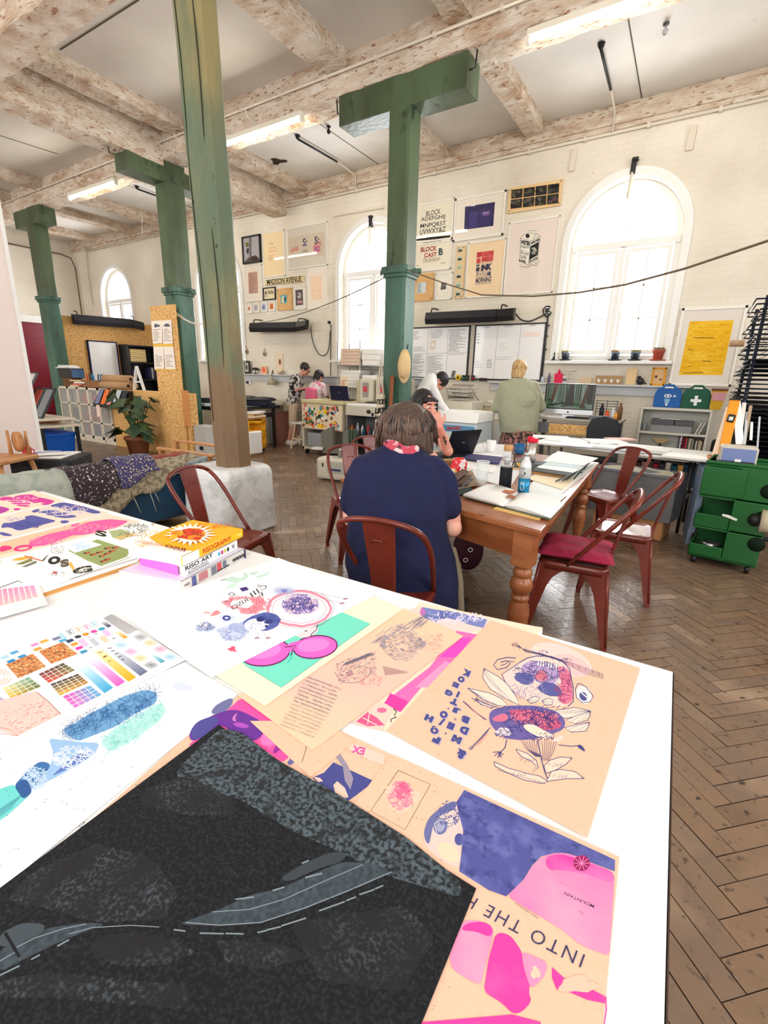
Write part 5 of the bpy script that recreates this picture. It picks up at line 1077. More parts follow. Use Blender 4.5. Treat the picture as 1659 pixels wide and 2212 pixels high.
for x in (1135,1160,1185):m=MB();m.prism([P(x-8,780,6.35),P(x+6,776,6.35),P(x+6,915,6.35),P(x-8,918,6.35)],(0,.02,0));obj('green_fin',m,ink((74,92,74)),t)
q=P(860,945,6.4);m=MB();m.box(q,(.2,.16,.03),rz=.4);tag(obj('paper_pad',m,M_paper),'white paper pad lying in front of the sticker cabinet','paper')
t=thing('duplicator','grey-cream duplicator with an open shelf of bottles','copier',(-4.6,7.0,0));xa,xb=-5.04,-4.12;yf=6.66
m=MB();m.b2((xa,yf,.76),(xb,7.3,.92));obj('head',m,M_putty,t,bevel=.01);m=MB();m.b2((xa,yf+.02,.92),(xb-.02,7.28,.955));obj('lid',m,M_paper,t,bevel=.01)
m=MB();m.b2((xb-.30,yf,0.05),(xb,7.3,.76));obj('side_unit',m,M_putty,t,bevel=.008);m=MB();m.b2((xa,7.25,.05),(xb-.3,7.3,.76));m.b2((xa,yf+.02,.38),(xb-.3,7.3,.42));m.b2((xa,yf+.02,.05),(xb-.3,7.3,.10));m.b2((xa,yf+.02,.05),(xa+.03,7.3,.76));obj('shelf_bay',m,M_grey2,t)
m=MB();m.ell((-4.55,yf-.004,.84),(.045,.003,.035),0,12,6);obj('sticker',m,ink((60,50,46)),t);m=MB();m.ell((-4.47,yf-.006,.80),(.025,.003,.03),0,12,6);obj('sticker',m,ink((30,30,30)),t)
for k in range(3):cable('machine_cable',[(xb-.22+k*.06,yf-.02,.74),(xb-.24+k*.06,yf-.03,.5),(xb-.2+k*.05,yf-.03,.28),(xb-.23+k*.06,yf-.02,.12)],'thin dark cable hanging down the front of the duplicator',.004)['group']='duplicator cables'
for k in range(9):
 c=[(236,120,50),(60,60,66),(170,180,190),(230,226,220),(60,100,130),(200,60,60),(90,90,96),(220,220,226),(150,140,130)][k];x=xa+.06+k*.062;m=MB();h=rnd.uniform(.1,.24);m.lathe([(.026,0),(.026,h*.7),(.012,h*.85),(.012,h)],(x,yf+.12+.05*(k%2),.42),10);tag(obj('ink_bottle',m,ink(c)),'small bottle on the open shelf of the duplicator','bottle','bottles in the duplicator shelf')
def laptop(label,c,rz,w,d,open_,lidcol,scr,name='laptop',z_lift=0):
 t=thing(name,label,'laptop',c,rz);m=MB();m.box((0,0,.009),(w,d,.016));obj('keyboard_base',m,ink(lidcol,.4),t,world=False,bevel=.004)
 m=MB()
 for i in range(10):
  for j in range(4):m.box((-w*.38+i*w*.085,-d*.02+j*d*.11,.0185),(w*.07,d*.09,.003))
 obj('keys',m,M_blk,t,world=False)
 R_m=Matrix.Rotation(-open_,3,'X');hb=Vector((0,d/2,.018));m=MB();m.box(hb+R_m@Vector((0,0,d*.48)),(w,.007,d*.96),M=R_m);obj('lid',m,ink(lidcol,.35),t,world=False,bevel=.003)
 m=MB();m.box(hb+R_m@Vector((0,-.005,d*.49)),(w*.94,.001,d*.84),M=R_m);obj('screen',m,scr,t,world=False)
 m=MB();m.box(hb+R_m@Vector((0,.0045,d*.5)),(w*.09,.001,d*.03),M=R_m);obj('emblem',m,ink((150,150,156),.3),t,world=False);return t
M_scr=mat('screen_dim',(150,160,190),.3,emit=.4)
laptop('dark blue laptop open on the sticker cabinet',(-5.30,6.95,.987),PI+.15,.36,.25,.25,(34,34,60),M_scr)
t=thing('wire_rack','chrome wire rack stacked with white boxes before the middle window','rack',(-5.2,7.3,.0));M_chr=mat('chrome',(190,192,196),.25,.9)
for x in (-5.72,-4.45):
 for y in (7.33,7.7):m=MB();m.tube([(x,y,0),(x,y,2.0)],.013,8);obj('post',m,M_chr,t)
m=MB();m.tube([(-5.2,7.31,.9),(-5.2,7.31,2.02)],.010,8);obj('post',m,M_chr,t)
for z in (1.18,1.58):
 m=MB()
 for k in range(9):m.tube([(-5.72,7.33+k*.045,z),(-4.45,7.33+k*.045,z)],.004,5)
 m.tube([(-5.72,7.31,z-.03),(-4.45,7.31,z-.03)],.005,5);m.tube([(-5.72,7.31,z+.012),(-4.45,7.31,z+.012)],.006,5)
 obj('wire_shelf',m,M_chr,t)
M_bx=mat('white_box',(238,236,232),.6);M_bxs=mat('pinkish_box',(226,200,180),.7)
for (x0,x1,z,n_,h,c)in ((-5.66,-5.22,1.60,5,.055,M_bxs),(-5.18,-4.85,1.60,3,.09,M_bx),(-5.66,-5.22,1.20,5,.06,M_bx),(-5.16,-4.84,1.20,3,.075,M_bx),(-4.80,-4.48,1.20,4,.05,M_bx),(-4.72,-4.5,1.60,2,.08,M_bx)):
 for k in range(n_):m=MB();dx=rnd.uniform(-.015,.015);m.b2((x0+dx,7.34,z+k*(h+.003)),(x1+dx,7.68,z+k*(h+.003)+h));tag(obj('flat_box',m,c,bevel=.004),'flat pale box in the stacks on the chrome wire rack','box','flat boxes on the wire rack')
for k in range(3):
 x=-4.72+k*.34-.12;t=thing('drum_case',['cream drum case with clear front beneath the wire rack, left one of three','cream drum case with clear front beneath the wire rack, middle one of three','cream drum case with clear front beneath the wire rack, half behind the post'][k],'case',(x,7.1,.8),group='cream drum cases');m=MB();m.b2((x-.15,6.98,.98),(x+.15,7.28,1.38 if k<3 else 1.3));obj('case_body',m,M_putty,t,bevel=.05,seg=3)
 m=MB();m.b2((x-.06,6.965,1.06),(x+.06,6.982,1.30));obj('window',m,ink((150,140,138),.2),t,bevel=.02);m=MB();m.b2((x-.04,6.96,1.15),(x+.04,6.966,1.24));obj('label',m,ink((196,70,80)),t)
m=MB();m.b2((-5.08,6.98,.96),(-4.0,7.3,.98));
t=thing('framed_note','cream card with red lettering standing on the machines','sign',(-5.02,6.9,1.15));p=aty(743,828,6.9);m=MB();m.box(p,(.17,.012,.22));obj('card',m,ink((232,210,176)),t,bevel=.01)
a=Art(lambda x,y:aty(x,y,6.893),(0,-1,0),1e-4,4e-4,(480,740,.2411));a.hand([(1070,335),(1118,335),(1112,385),(1066,385)],5,(196,80,60),5,4);a.done('lettering',t)
m=MB();m.b2((-5.06,7.0,.96),(-4.86,7.3,1.34));tag(obj('cream_cover',m,mat('beige_housing',(190,180,152),.5),bevel=.02),'beige machine housing behind the card with red lettering','machine')
t=thing('carry_case','white plastic carry case with a small label standing on the floor','case',(-4.0,5.2,0));q0,q1=atz(683,1036,0),atz(770,1046,0);d=(q1-q0).normalized();nrm=Vector((-d.y,d.x,0));M_o=Matrix((d,nrm,Vector((0,0,1)))).transposed()
c=q0+d*.31+nrm*.13;m=MB();m.box(c+Vector((0,0,.165)),(.62,.26,.30),M=M_o);obj('shell',m,M_putty,t,bevel=.04,seg=3);m=MB();m.box(c-nrm*.134+d*.0+Vector((0,0,.2)),(.26,.012,.16),M=M_o);obj('panel',m,M_putty2,t,bevel=.01);m=MB();m.box(c-nrm*.142+d*.0+Vector((0,0,.165)),(.16,.004,.03),M=M_o);obj('label',m,ink((60,66,110)),t)
m=MB();m.box(c+Vector((0,0,.325)),(.22,.03,.02),M=M_o);obj('handle',m,M_putty2,t,bevel=.008);m=MB();m.box(c-nrm*.134-d*.2+Vector((0,0,.22)),(.02,.01,.05),M=M_o);obj('latch',m,M_blk,t)
m=MB();m.tube([c+Vector((0,0,.33)),c+Vector((0,0,.42)),c+d*.08+Vector((0,0,.46))],.03,8);tag(obj('silver_tube',m,M_chr),'short grey tube standing on the white carry case','tube')
# ---- middle: photocopier, wire basket, low printer
t=thing('photocopier','white and pale blue photocopier marked FRAGILE behind the seated woman','copier',(-2.75,5.9,0));
xa,xb,yf=-3.02,-2.28,5.75
m=MB();m.b2((xa,yf,.05),(xb,6.35,.86));obj('body',m,mat('paleblue_housing',(204,216,222),.45),t,bevel=.02);m=MB();m.prism([(xa,yf-.04,.86),(xb+.02,yf-.04,.86),(xb+.02,yf+.02,.99),(xa,yf+.02,.99)],(0,.6,0));obj('scanner_lid',m,M_paper,t,bevel=.015)
m=MB();m.b2((xa+.22,yf-.01,.74),(xb-.02,yf,.82));obj('blue_band',m,ink((96,150,186)),t);m=MB();m.b2((xb-.22,yf-.015,.48),(xb-.06,yf,.72));obj('tray_slot',m,ink((100,140,150)),t);m=MB();m.b2((xa+.3,yf-.008,.50),(xb-.26,yf,.70));obj('door_panel',m,ink((226,214,196)),t)
m=MB();m.b2((xa+.1,yf-.012,.53),(xb-.1,yf-.009,.60));obj('tape',m,M_paper,t);a=Art(lambda x,y:aty(x,y,yf-.0125),(0,-1,0),1e-4,2e-4,(860,640,.22905));a.text('FRAGILE',(462,1262),(590,1256),(460,1232),(200,40,40),.04);a.done('lettering',t)
t=thing('wire_basket','wire basket heaped with papers on the copier','basket',(-2.25,6.2,1.0));p=aty(860+590*.229,640+985*.229,6.55);M_wire=mat('pale_wire',(180,178,172),.3,.7)
for k in range(4):m=MB();w,z=.2-.012*(3-k),p.z+.03+k*.045;m.tube([p+Vector((sx*w,sy*w*.7,.03+k*.045))for sx,sy in ((-1,-1),(1,-1),(1,1),(-1,1))],.004,5,closed=True);obj('wire_hoop',m,M_wire,t)
for k in range(14):a_=2*PI*k/14;m=MB();q=Vector((max(-1,min(1,1.3*math.cos(a_))),.7*max(-1,min(1,1.3*math.sin(a_))),0));m.tube([p+q*.165+Vector((0,0,.02)),p+q*.2+Vector((0,0,.17))],.003,5);obj('wire_upright',m,M_wire,t)
for k in range(7):m=MB();m.box(p+Vector((rnd.uniform(-.03,.03),0,.05+k*.028)),(.3,.2,.012),rz=rnd.uniform(-.5,.5));tag(obj('loose_paper',m,ink([(70,66,64),(220,200,180),(120,110,104),(240,236,230)][k%4])),'papers and odds heaped in the wire basket','paper','papers in the wire basket')
zt_=p.z;m=MB();m.b2((p.x-.25,6.37,.02),(p.x+.25,6.8,zt_));tag(obj('filing_unit',m,M_putty,bevel=.01),'cream unit carrying the wire basket beside the copier','cabinet')
t=thing('low_printer','flat beige printer on a white pedestal left of the standing woman','printer',(-2.3,7.0,.8));q=[aty(860+x*.229,640+y*.229,7.0)for x,y in ((682,1045),(870,1045),(870,1085),(682,1085))]
m=MB();m.prism(q,(0,.35,0));obj('body',m,mat('beige_printer',(196,184,150),.5),t,bevel=.012);m=MB();m.prism([v+Vector((.04,-.005,.06))for v in (q[0],q[1],q[1]+Vector((-.1,0,.03)),q[0]+Vector((.0,0,.03)))],(0,.3,0));obj('lid',m,ink((214,206,186)),t)
m=MB();m.b2((q[3].x-.02,6.98,.02),(q[2].x+.05,7.5,q[3].z));t=thing('white_cabinet','white drawer cabinet under the flat beige printer','cabinet',(q[3].x+.3,7.2,0));obj('carcass',m,M_white,t,bevel=.006)
for k in range(3):m=MB();m.b2((q[3].x+.02,6.965,.10+k*.26),(q[2].x+.02,6.98,.32+k*.26));obj('drawer_front',m,M_putty,t,bevel=.004)
for k in range(1):
 xx=q[2].x+.06+k*.42;t=thing('white_cabinet',['white metal cabinet left of the standing woman','white metal cabinet hidden partly by the standing woman'][k],'cabinet',(xx+.2,7.1,0));m=MB();m.b2((xx,6.95,.02),(xx+.4,7.45,.84));obj('carcass',m,M_cream2,t,bevel=.006);m=MB();m.b2((xx+.03,6.94,.45),(xx+.37,6.955,.80));obj('door',m,M_white,t,bevel=.004);m=MB();m.b2((xx+.03,6.94,.08),(xx+.37,6.955,.41));obj('door',m,M_white,t,bevel=.004)
cable('printer_cable',[aty(1020,840,7.5),aty(1030,860,7.4),aty(1050,880,7.3),aty(1062,882,7.2)],'thin cable sagging from the basket to the flat printer',.005)
# ================================================================ COMPUTER DESK, BOOKSHELF, FIRST AID
t=thing('computer_desk','plain desk under the big forest-screen computer','desk',(-1.2,7.0,0));m=MB();m.b2((-1.86,6.72,.90),(-.75,7.3,.93));obj('desk_top',m,M_putty2,t,bevel=.004);m=MB();m.b2((-1.8,6.74,.72),(-.86,6.76,.86));m2=MB();m2.b2((-1.62,6.715,.72),(-.9,6.738,.85));obj('apron',m,M_grey2,t);obj('chipboard_front',m2,M_osb,t)
legs4(t,-1.82,-.8,6.76,7.25,.90,.05,M_grey2);m=MB();m.b2((-1.8,6.78,.76),(-.8,7.25,.78));obj('lower_shelf',m,M_grey2,t)
t=thing('desktop_computer','large silver all-in-one computer showing a forest','computer',(-1.44,6.95,.93));x0_,x1_,z0_,z1_=-1.77,-1.12,.965,1.375;Yc=6.92
m=MB();m.b2((x0_,Yc,z0_),(x1_,Yc+.03,z1_));obj('case',m,mat('aluminium',(214,216,220),.3,.5),t,bevel=.008)
m=MB();m.b2((x0_+.002,Yc-.004,z0_+.07),(x1_-.002,Yc,z1_-.002));obj('bezel',m,M_black,t,bevel=.002)
m=MB();m.prism([(-1.52,Yc+.03,.93),(-1.36,Yc+.03,.93),(-1.38,Yc+.03,1.05),(-1.50,Yc+.03,1.05)],(0,.02,0));m.b2((-1.54,Yc-.06,.93),(-1.34,Yc+.1,.938));obj('stand',m,mat('aluminium','ffffff'),t)
def scr(c):return mat('screen_%02x%02x%02x'%c,tuple(v//2 for v in c),.4,emit=1.2)
a=Art(lambda x,y:Vector((x0_+.02+(x/100)*(x1_-x0_-.04),Yc-.0045,z0_+.085+(y/100)*(z1_-z0_-.1))),(0,-1,0),5e-5,1e-4)
a.poly([(0,0),(100,0),(100,100),(0,100)],scr((150,180,160)));rnd=random.Random(2)
for k in range(46):x=rnd.uniform(0,98);w=rnd.uniform(.8,2.5);a.poly([(x,25),(x+w,25),(x+w*.8,100),(x,100)],scr(rnd.choice([(40,56,44),(70,80,60),(30,34,30),(210,226,220),(60,90,60)])))
for k in range(26):a.blob((rnd.uniform(3,97),rnd.uniform(4,34)),(rnd.uniform(4,9),rnd.uniform(3,8)),scr(rnd.choice([(40,84,50),(70,120,80),(30,60,44),(96,140,96)])),10,.3)
a.poly([(10,30),(18,30),(24,100),(17,100)],scr((120,84,64)));a.poly([(44,10),(62,10),(58,100),(48,100)],scr((60,52,52)));a.poly([(74,5),(82,5),(92,100),(86,100)],scr((96,60,46)));a.poly([(88,20),(99,20),(99,100),(92,100)],scr((56,44,44)));a.done('screen_picture',t)
m=MB();m.lathe([(.012,-.001),(.012,.001)],(-1.44,Yc-.002,z0_+.035),10,M=R_);obj('emblem',m,M_black,t)
for k,(x,w,d_,h,c,lab,nm)in enumerate(((-1.62,.44,.13,.012,(244,244,246),'white keyboard on the computer desk','keyboard'),(-1.25,.34,.16,.02,(40,42,48),'dark graphics tablet on the computer desk','tablet'),(-1.02,.22,.18,.05,(120,120,126),'grey box on the right of the computer desk','box'),(-1.79,.12,.1,.03,(226,224,216),'white papers at the left of the computer desk','paper'))):
 m=MB();m.box((x,6.80,.93+h/2),(w,d_,h));tag(obj(nm,m,ink(c),bevel=.004),lab,nm)
t=thing('office_chair','dark curved office chair back at the computer desk','chair',(-.88,6.45,0));m=MB();
pr=[(-.17,0),(-.19,.18),(-.14,.30),(0,.34),(.14,.30),(.19,.18),(.17,0)];m.prism([Vector((-.92+x,6.5,.66+z))for x,z in pr],(.03,.04,0));obj('backrest',m,ink((50,52,58)),t,bevel=.015);m=MB();m.b2((-1.15,6.1,.44),(-.7,6.5,.51));obj('seat',m,ink((50,52,58)),t,bevel=.03,seg=3);m=MB();m.tube([(-.92,6.3,.44),(-.92,6.3,.08)],.025,8);obj('column',m,M_blk,t)
for k in range(5):a_=2*PI*k/5;m=MB();m.bar((-.92,6.3,.08),(-.92+.26*math.cos(a_),6.3+.26*math.sin(a_),.05),.04,.03);m.ell((-.92+.26*math.cos(a_),6.3+.26*math.sin(a_),.028),(.028,.028,.028),0,8,6);obj('base_arm',m,M_blk,t)
for k,(x,z,h,r,c,lab)in enumerate(((-1.02,.98,.2,.03,(40,40,44),'dark tape dispenser tower beside the computer'),(-.95,.98,.12,.025,(226,90,50),'orange marker pot beside the computer'),(-.88,.93,.16,.028,(210,212,216),'pale spray bottle beside the computer'),(-.80,.93,.22,.03,(120,90,60),'brown glass bottle right of the computer'),(-.84,.93,.10,.03,(230,160,60),'amber jar right of the computer'))):
 m=MB();m.lathe([(r,0),(r,h*.7),(r*.5,h*.82),(r*.5,h)],(x,6.95,.93),12);tag(obj('desk_bottle',m,ink(c,.3)),lab,'bottle')
t=thing('wire_letter_tray','black wire letter tray right of the computer','tray',(-1.0,7.1,.93));m=MB()
for k in range(5):m.tube([(-1.12,7.12,1.02+k*.035),(-.86,7.12,1.02+k*.035)],.004,5)
for x in (-1.12,-.99,-.86):m.tube([(x,7.12,.93),(x,7.12,1.17)],.004,5)
obj('wires',m,M_blk,t)
t=thing('bookshelf','grey-white metal bookshelf under the first aid boxes','bookshelf',(-.19,7.6,0));M_shf=mat('shelf_cream',(216,214,204),.5);bx0,bx1,byf,byb=-.60,.21,7.45,7.76
m=MB();m.b2((bx0,byf,0),(bx0+.025,byb,1.09));m.b2((bx1-.025,byf,0),(bx1,byb,1.09));m.b2((bx0,byb-.015,0),(bx1,byb,1.09));obj('carcass',m,M_shf,t)
for z in (.05,.42,.76,1.08):m=MB();m.b2((bx0,byf-.005,z-.015),(bx1,byb,z+.015));obj('shelf',m,M_shf,t)
t=thing('scanner','grey flatbed machine on the upper shelf of the bookshelf','scanner',(-.25,7.6,.775));m=MB();m.b2((-.46,7.47,.776),(.02,7.72,.87));obj('body',m,ink((150,150,152),.4),t,bevel=.006);m=MB();m.b2((-.46,7.46,.87),(-.19,7.72,.94));m.b2((-.18,7.46,.87),(.03,7.72,.93));obj('cover',m,ink((92,94,98),.4),t,bevel=.006);m=MB();m.b2((-.36,7.455,.945),(-.12,7.6,.955));obj('glass_strip',m,ink((214,214,214),.2),t)
m=MB();m.lathe([(.03,0),(.03,.07),(.026,.08),(.026,.1)],(-.53,7.55,.776),12);tag(obj('glass_jar',m,ink((150,160,160),.2)),'small glass jar beside the grey machine on the bookshelf','jar')
for k in range(2):m=MB();m.bar((.07+k*.035,7.55,.78),(.12+k*.035,7.55,.93),.16,.02);tag(obj('leaning_book',m,ink((206,200,190))),'pale booklet leaning at the right of the grey machine','booklet','leaning booklets on the bookshelf')
cols=[(40,30,46),(120,30,50),(60,30,40),(170,60,60),(80,76,70),(196,190,176),(120,116,100),(150,150,140),(60,70,60),(216,206,190),(100,80,64),(180,176,164),(206,180,130),(90,60,60)];x=-.10
for k,c in enumerate(cols):
 w=.045 if k==0 else rnd.uniform(.014,.024);h=.31 if k<2 else rnd.uniform(.24,.29);m=MB();m.b2((x,7.47,.436),(x+w-.001,7.68,.436+h));ob=obj('book',m,ink(c),bevel=.002)
 if k==0:
  a=Art(lambda xx,yy:Vector((xx,7.469,yy)),(0,-1,0),1e-4,2e-4);a.text('FEDRIGONI',(x+.012,.735),(x+.012,.47),(x+.036,.735),(235,235,235),.04);a.done('spine_lettering',ob)
  tag(ob,'thick black book lettered FEDRIGONI on the bookshelf','book',None)
 else:tag(ob,'thin upright book in the row right of the thick black book','book','books on the middle shelf')
 x+=w
t=thing('squeegee','wooden handled squeegee on the middle shelf of the bookshelf','tool',(-.3,7.55,.44));m=MB();m.prism([Vector((-.41,7.55,.68)),Vector((-.21,7.55,.68)),Vector((-.22,7.55,.655)),Vector((-.29,7.55,.61)),Vector((-.33,7.55,.61)),Vector((-.40,7.55,.655))],(0,.025,0));obj('blade',m,ink((206,176,130)),t);m=MB();m.tube([(-.31,7.56,.62),(-.31,7.56,.44)],.016,8);obj('handle',m,ink((60,62,70)),t)
for k,c in enumerate(((90,50,50),(150,120,110),(90,80,76),(170,40,60),(60,60,64),(210,200,190),(40,90,120),(200,150,80),(30,60,80),(46,100,120))):m=MB();m.b2((-.56+k*.073,7.47,.066),(-.50+k*.073,7.7,.33+.02*(k%3)));tag(obj('file_box',m,ink(c),bevel=.003),'coloured file box on the bottom shelf of the bookshelf','file box','file boxes on the bottom shelf')
def kit(label,x,col,mark):
 t=thing('first_aid_box',label,'first aid box',(x,7.6,1.095),group=None);m=MB();w=.17;P_=[(-w,0),(w,0),(w,.17),(w*.82,.24),(w*.5,.265),(w*.32,.30),(-w*.32,.30),(-w*.5,.265),(-w*.82,.24),(-w,.17)];P_=[(a_*.93,b_)for a_,b_ in P_]
 m.prism([Vector((x+a_,7.55,1.096+b_))for a_,b_ in P_],(0,.11,0));obj('case',m,ink(col,.4),t,bevel=.008)
 m=MB();m.prism([Vector((x+a_,7.547,1.096+b_))for a_,b_ in ((-.055,.245),(-.045,.27),(.045,.27),(.055,.245),(.042,.25),(-.042,.25))],(0,-.003,0));obj('handle_slot',m,M_white,t)
 a=Art(lambda xx,yy:Vector((x+xx,7.547,1.096+yy)),(0,-1,0),1e-4,4e-4);mark(a);a.done('emblem',t)
W_=(240,244,244)
def m_eye(a):a.blob((0,.15),(.045,.025),W_);a.blob((0,.15),(.03,.017),(30,90,170));a.blob((0,.15),(.014,.014),W_);a.poly([(-.035,.11),(.035,.11),(.02,.05),(-.02,.05)],(150,190,220));a.poly([(-.012,.05),(.012,.05),(.01,.02),(-.01,.02)],W_);a.poly([(.06,.145),(.095,.145),(.095,.155),(.06,.155)],W_);a.poly([(.073,.133),(.083,.133),(.083,.167),(.073,.167)],W_)
def m_cross(a):a.poly([(-.06,.085),(.06,.085),(.06,.12),(-.06,.12)],W_);a.poly([(-.018,.04),(.018,.04),(.018,.165),(-.018,.165)],W_)
kit('blue eyewash box with an eye symbol on the bookshelf',-.32,(20,92,170),m_eye);kit('dark green first aid box with a white cross on the bookshelf',.005,(16,84,60),m_cross)
t=thing('waste_tub','yellow tub with a pinkish label on the bookshelf, right of the green box','tub',(.24,7.6,1.09));m=MB();m.prism([(.17,7.52,1.096),(.29,7.52,1.096),(.32,7.52,1.33),(.16,7.52,1.33)],(0,.12,0));obj('tub',m,ink((206,160,40)),t,bevel=.006);m=MB();m.b2((.15,7.51,1.33),(.33,7.65,1.36));obj('lid',m,ink((120,80,70)),t,bevel=.004);m=MB();m.b2((.17,7.513,1.21),(.31,7.519,1.31));obj('label',m,ink((206,150,160)),t)
m=MB();m.prism([(.27,7.45,.0),(.42,7.45,.0),(.42,7.45,.72),(.27,7.45,.72)],(0,.2,0));tag(obj('black_case',m,ink((40,40,44)),bevel=.04),'black rounded case standing right of the bookshelf','case')
# ================================================================ FOLDING TABLE, CRATE
t=thing('folding_table','white folding table strewn with papers before the bookshelf','table',(-.6,5.6,0));m=MB();q=[Vector((-1.46,5.42,.715)),Vector((.20,5.12,.715)),Vector((.24,5.88,.715)),Vector((-1.42,6.18,.715))];m.prism(q,(0,0,.03));obj('table_top',m,M_white,t,bevel=.012,seg=3)
for x,y in ((-1.3,5.5),(.06,5.28),(.10,5.78),(-1.28,6.05)):m=MB();m.tube([(x,y,.715),(x,y,0)],.015,8);obj('leg',m,M_blk if x>0 else M_grey2,t)
m=MB();m.tube([(.06,5.28,.3),(.10,5.78,.3)],.012,6);obj('leg_brace',m,M_blk,t)
for k,(px,w,d_,h,rz,c,lab)in enumerate((((1190,944),.42,.3,.004,.3,None,'loose white sheet at the left end of the folding table'),((1228,952),.45,.32,.01,-.2,None,'low stack of paper near the left of the folding table'),((1262,962),.5,.34,.006,.1,(236,240,246),'pale bluish sheet lying on the folding table'),((1305,955),.4,.3,.02,.5,None,'curled pad near the back of the folding table'),((1345,970),.5,.3,.018,-.15,(230,234,238),'open magazine at the centre of the folding table'),((1385,966),.42,.28,.006,.2,None,'white sheet right of the open magazine'),((1400,975),.38,.26,.03,-.1,(226,226,220),'book pile at the centre right of the folding table'),((1340,950),.3,.2,.015,.7,(236,196,190),'pinkish booklet at the back of the folding table'))):
 p=atz(*px,.746+k*.0015);m=MB();m.box(p+Vector((0,0,h/2)),(w,d_,h),rz=rz);tag(obj('paper_sheet',m,M_paper if c is None else ink(c)),lab,'paper')
for k in range(2):p=atz(1485,990,.748+k*.022);m=MB();m.box(p+Vector((0,0,.01)),(.36,.26,.02),rz=-.2);tag(obj('book',m,[ink((196,170,130)),M_paper][k],bevel=.002),['lower of two thin books at the right end of the folding table','upper of two thin books at the right end of the folding table'][k],'book')
t=thing('plan_crate','large grey open-topped crate of papers behind the red chairs','crate',(-.35,5.0,0));P0,P1=Vector((-.72,4.98,0)),Vector((-.02,4.84,0));d=(P1-P0).normalized();nrm=Vector((-d.y,d.x,0))
M_cr=mat('grey_crate',(120,122,126),.55);L0=(P1-P0).length
for nm,a_,b_,w in (('front_panel',P0,P1,0),('back_panel',P0+nrm*.34,P1+nrm*.34,0)):m=MB();m.bar(a_+Vector((0,0,.40)),b_+Vector((0,0,.40)),.015,.42);obj(nm,m,M_cr,t);m=MB();m.bar(a_+Vector((0,0,.60)),b_+Vector((0,0,.60)),.04,.03);obj('rim',m,M_cr,t,bevel=.006)
for nm,a_ in (('side_panel',P0),('side_panel',P1)):m=MB();m.bar(a_+Vector((0,0,.40)),a_+nrm*.34+Vector((0,0,.40)),.015,.42);obj(nm,m,M_cr,t)
m=MB();m.box((P0+P1)/2+nrm*.17+Vector((0,0,.195)),(L0,.33,.02),M=Matrix((d,nrm,Vector((0,0,1)))).transposed());obj('bottom',m,M_cr,t)
m=MB();m.box((P0+P1)/2+nrm*.17+Vector((0,0,.095)),(.62,.3,.18),M=Matrix((d,nrm,Vector((0,0,1)))).transposed());tag(obj('cardboard_box',m,ink((206,150,104)),bevel=.004),'orange-brown cardboard box under the grey crate','box')
for k in range(9):m=MB();c=(P0+P1)/2+nrm*rnd.uniform(.08,.26)+d*rnd.uniform(-.25,.25)+Vector((0,0,.45));m.box(c,(.2,.01,.34),M=Matrix.Rotation(rnd.uniform(-.3,.3),3,'Y')@Matrix.Rotation(rnd.uniform(-.4,.4),3,'Z'));tag(obj('paper_offcut',m,ink([(226,220,190),(150,152,156),(236,232,214)][k%3])),'paper offcut standing in the grey crate','paper','offcuts in the grey crate')
# ================================================================ DRYING RACK, LEVEL, TUBES, LAMP
t=thing('drying_rack','tall black metal print drying rack at the right edge','drying rack',(.85,6.1,0));M_rk=mat('rack_metal',(30,36,50),.45,.3)
rx0,rx1,ry0,ry1=.36,1.25,5.55,6.5
for x in (rx0+.02,rx1):
 for y in (ry0,ry1):m=MB();m.tube([(x,y,0),(x,y,2.16)],.016,8);obj('upright',m,M_rk,t)
for k in range(46):
 z=.24+k*.042;m=MB();s=-.03*math.sin(k*1.3);dz=.0 if k>14 else .02
 m.tube([(rx0-.03+s,ry0-.03,z-dz),(rx1,ry0-.03,z),(rx1,ry1,z),(rx0-.03+s,ry1,z-dz)],.0075,5,closed=True)
 for j in range(1,6):m.tube([(rx0-.03+(rx1-rx0)*j/6,ry0-.03,z),(rx0-.03+(rx1-rx0)*j/6,ry1,z)],.003,4)
 if k<34:m.poly([(rx0-.01,ry0-.02,z-.004),(rx1-.02,ry0-.02,z-.004),(rx1-.02,ry1-.02,z-.004),(rx0-.01,ry1-.02,z-.004)],1)
 obj('wire_tray',m,[M_rk,ink((44,50,62))],t)
for k in range(14):m=MB();m.tube([(rx0-.03,ry0+.1*k/2,1.62-.06*k),(rx0-.10,ry0+.05*k,1.58-.06*k),(rx0-.02,ry0+.05*k,1.54-.06*k)],.004,5);obj('spring',m,M_chr,t)
m=MB();m.tube([(rx0-.06,5.5,0.02),(rx1,5.5,.02)],.018,8);obj('foot_bar',m,M_rk,t)
m=MB();m.tube([aty(1576,742,7.0),aty(1608,742,7.0)],.035,12);tag(obj('cardboard_tube',m,ink((196,160,126))),'cardboard tube end poking out beside the yellow print','tube')
def lean(name,label,cat,a,b_,w,th,m_,bev=.003):m=MB();m.bar(a,b_,w,th);return tag(obj(name,m,m_,bevel=bev),label,cat)
t=thing('tube_bin','low orange-brown bin holding rulers beside the green trolley','bin',(.27,5.1,.0));m=MB();p=Vector((.33,5.02,0));m.b2((p.x-.16,p.y-.10,.60),(p.x+.12,p.y-.085,.80));m.b2((p.x-.16,p.y+.10,.60),(p.x+.12,p.y+.115,.80));m.b2((p.x-.16,p.y-.1,.6),(p.x-.145,p.y+.115,.8));m.b2((p.x+.105,p.y-.1,.6),(p.x+.12,p.y+.115,.8));m.b2((p.x-.16,p.y-.1,.6),(p.x+.12,p.y+.11,.61));obj('box',m,ink((196,120,60)),t)
m=MB();m.b2((p.x-.16,p.y-.1,0),(p.x+.12,p.y+.11,.598));tag(obj('stand_block',m,ink((70,50,40))),'dark block stand under the ruler bin','stand')
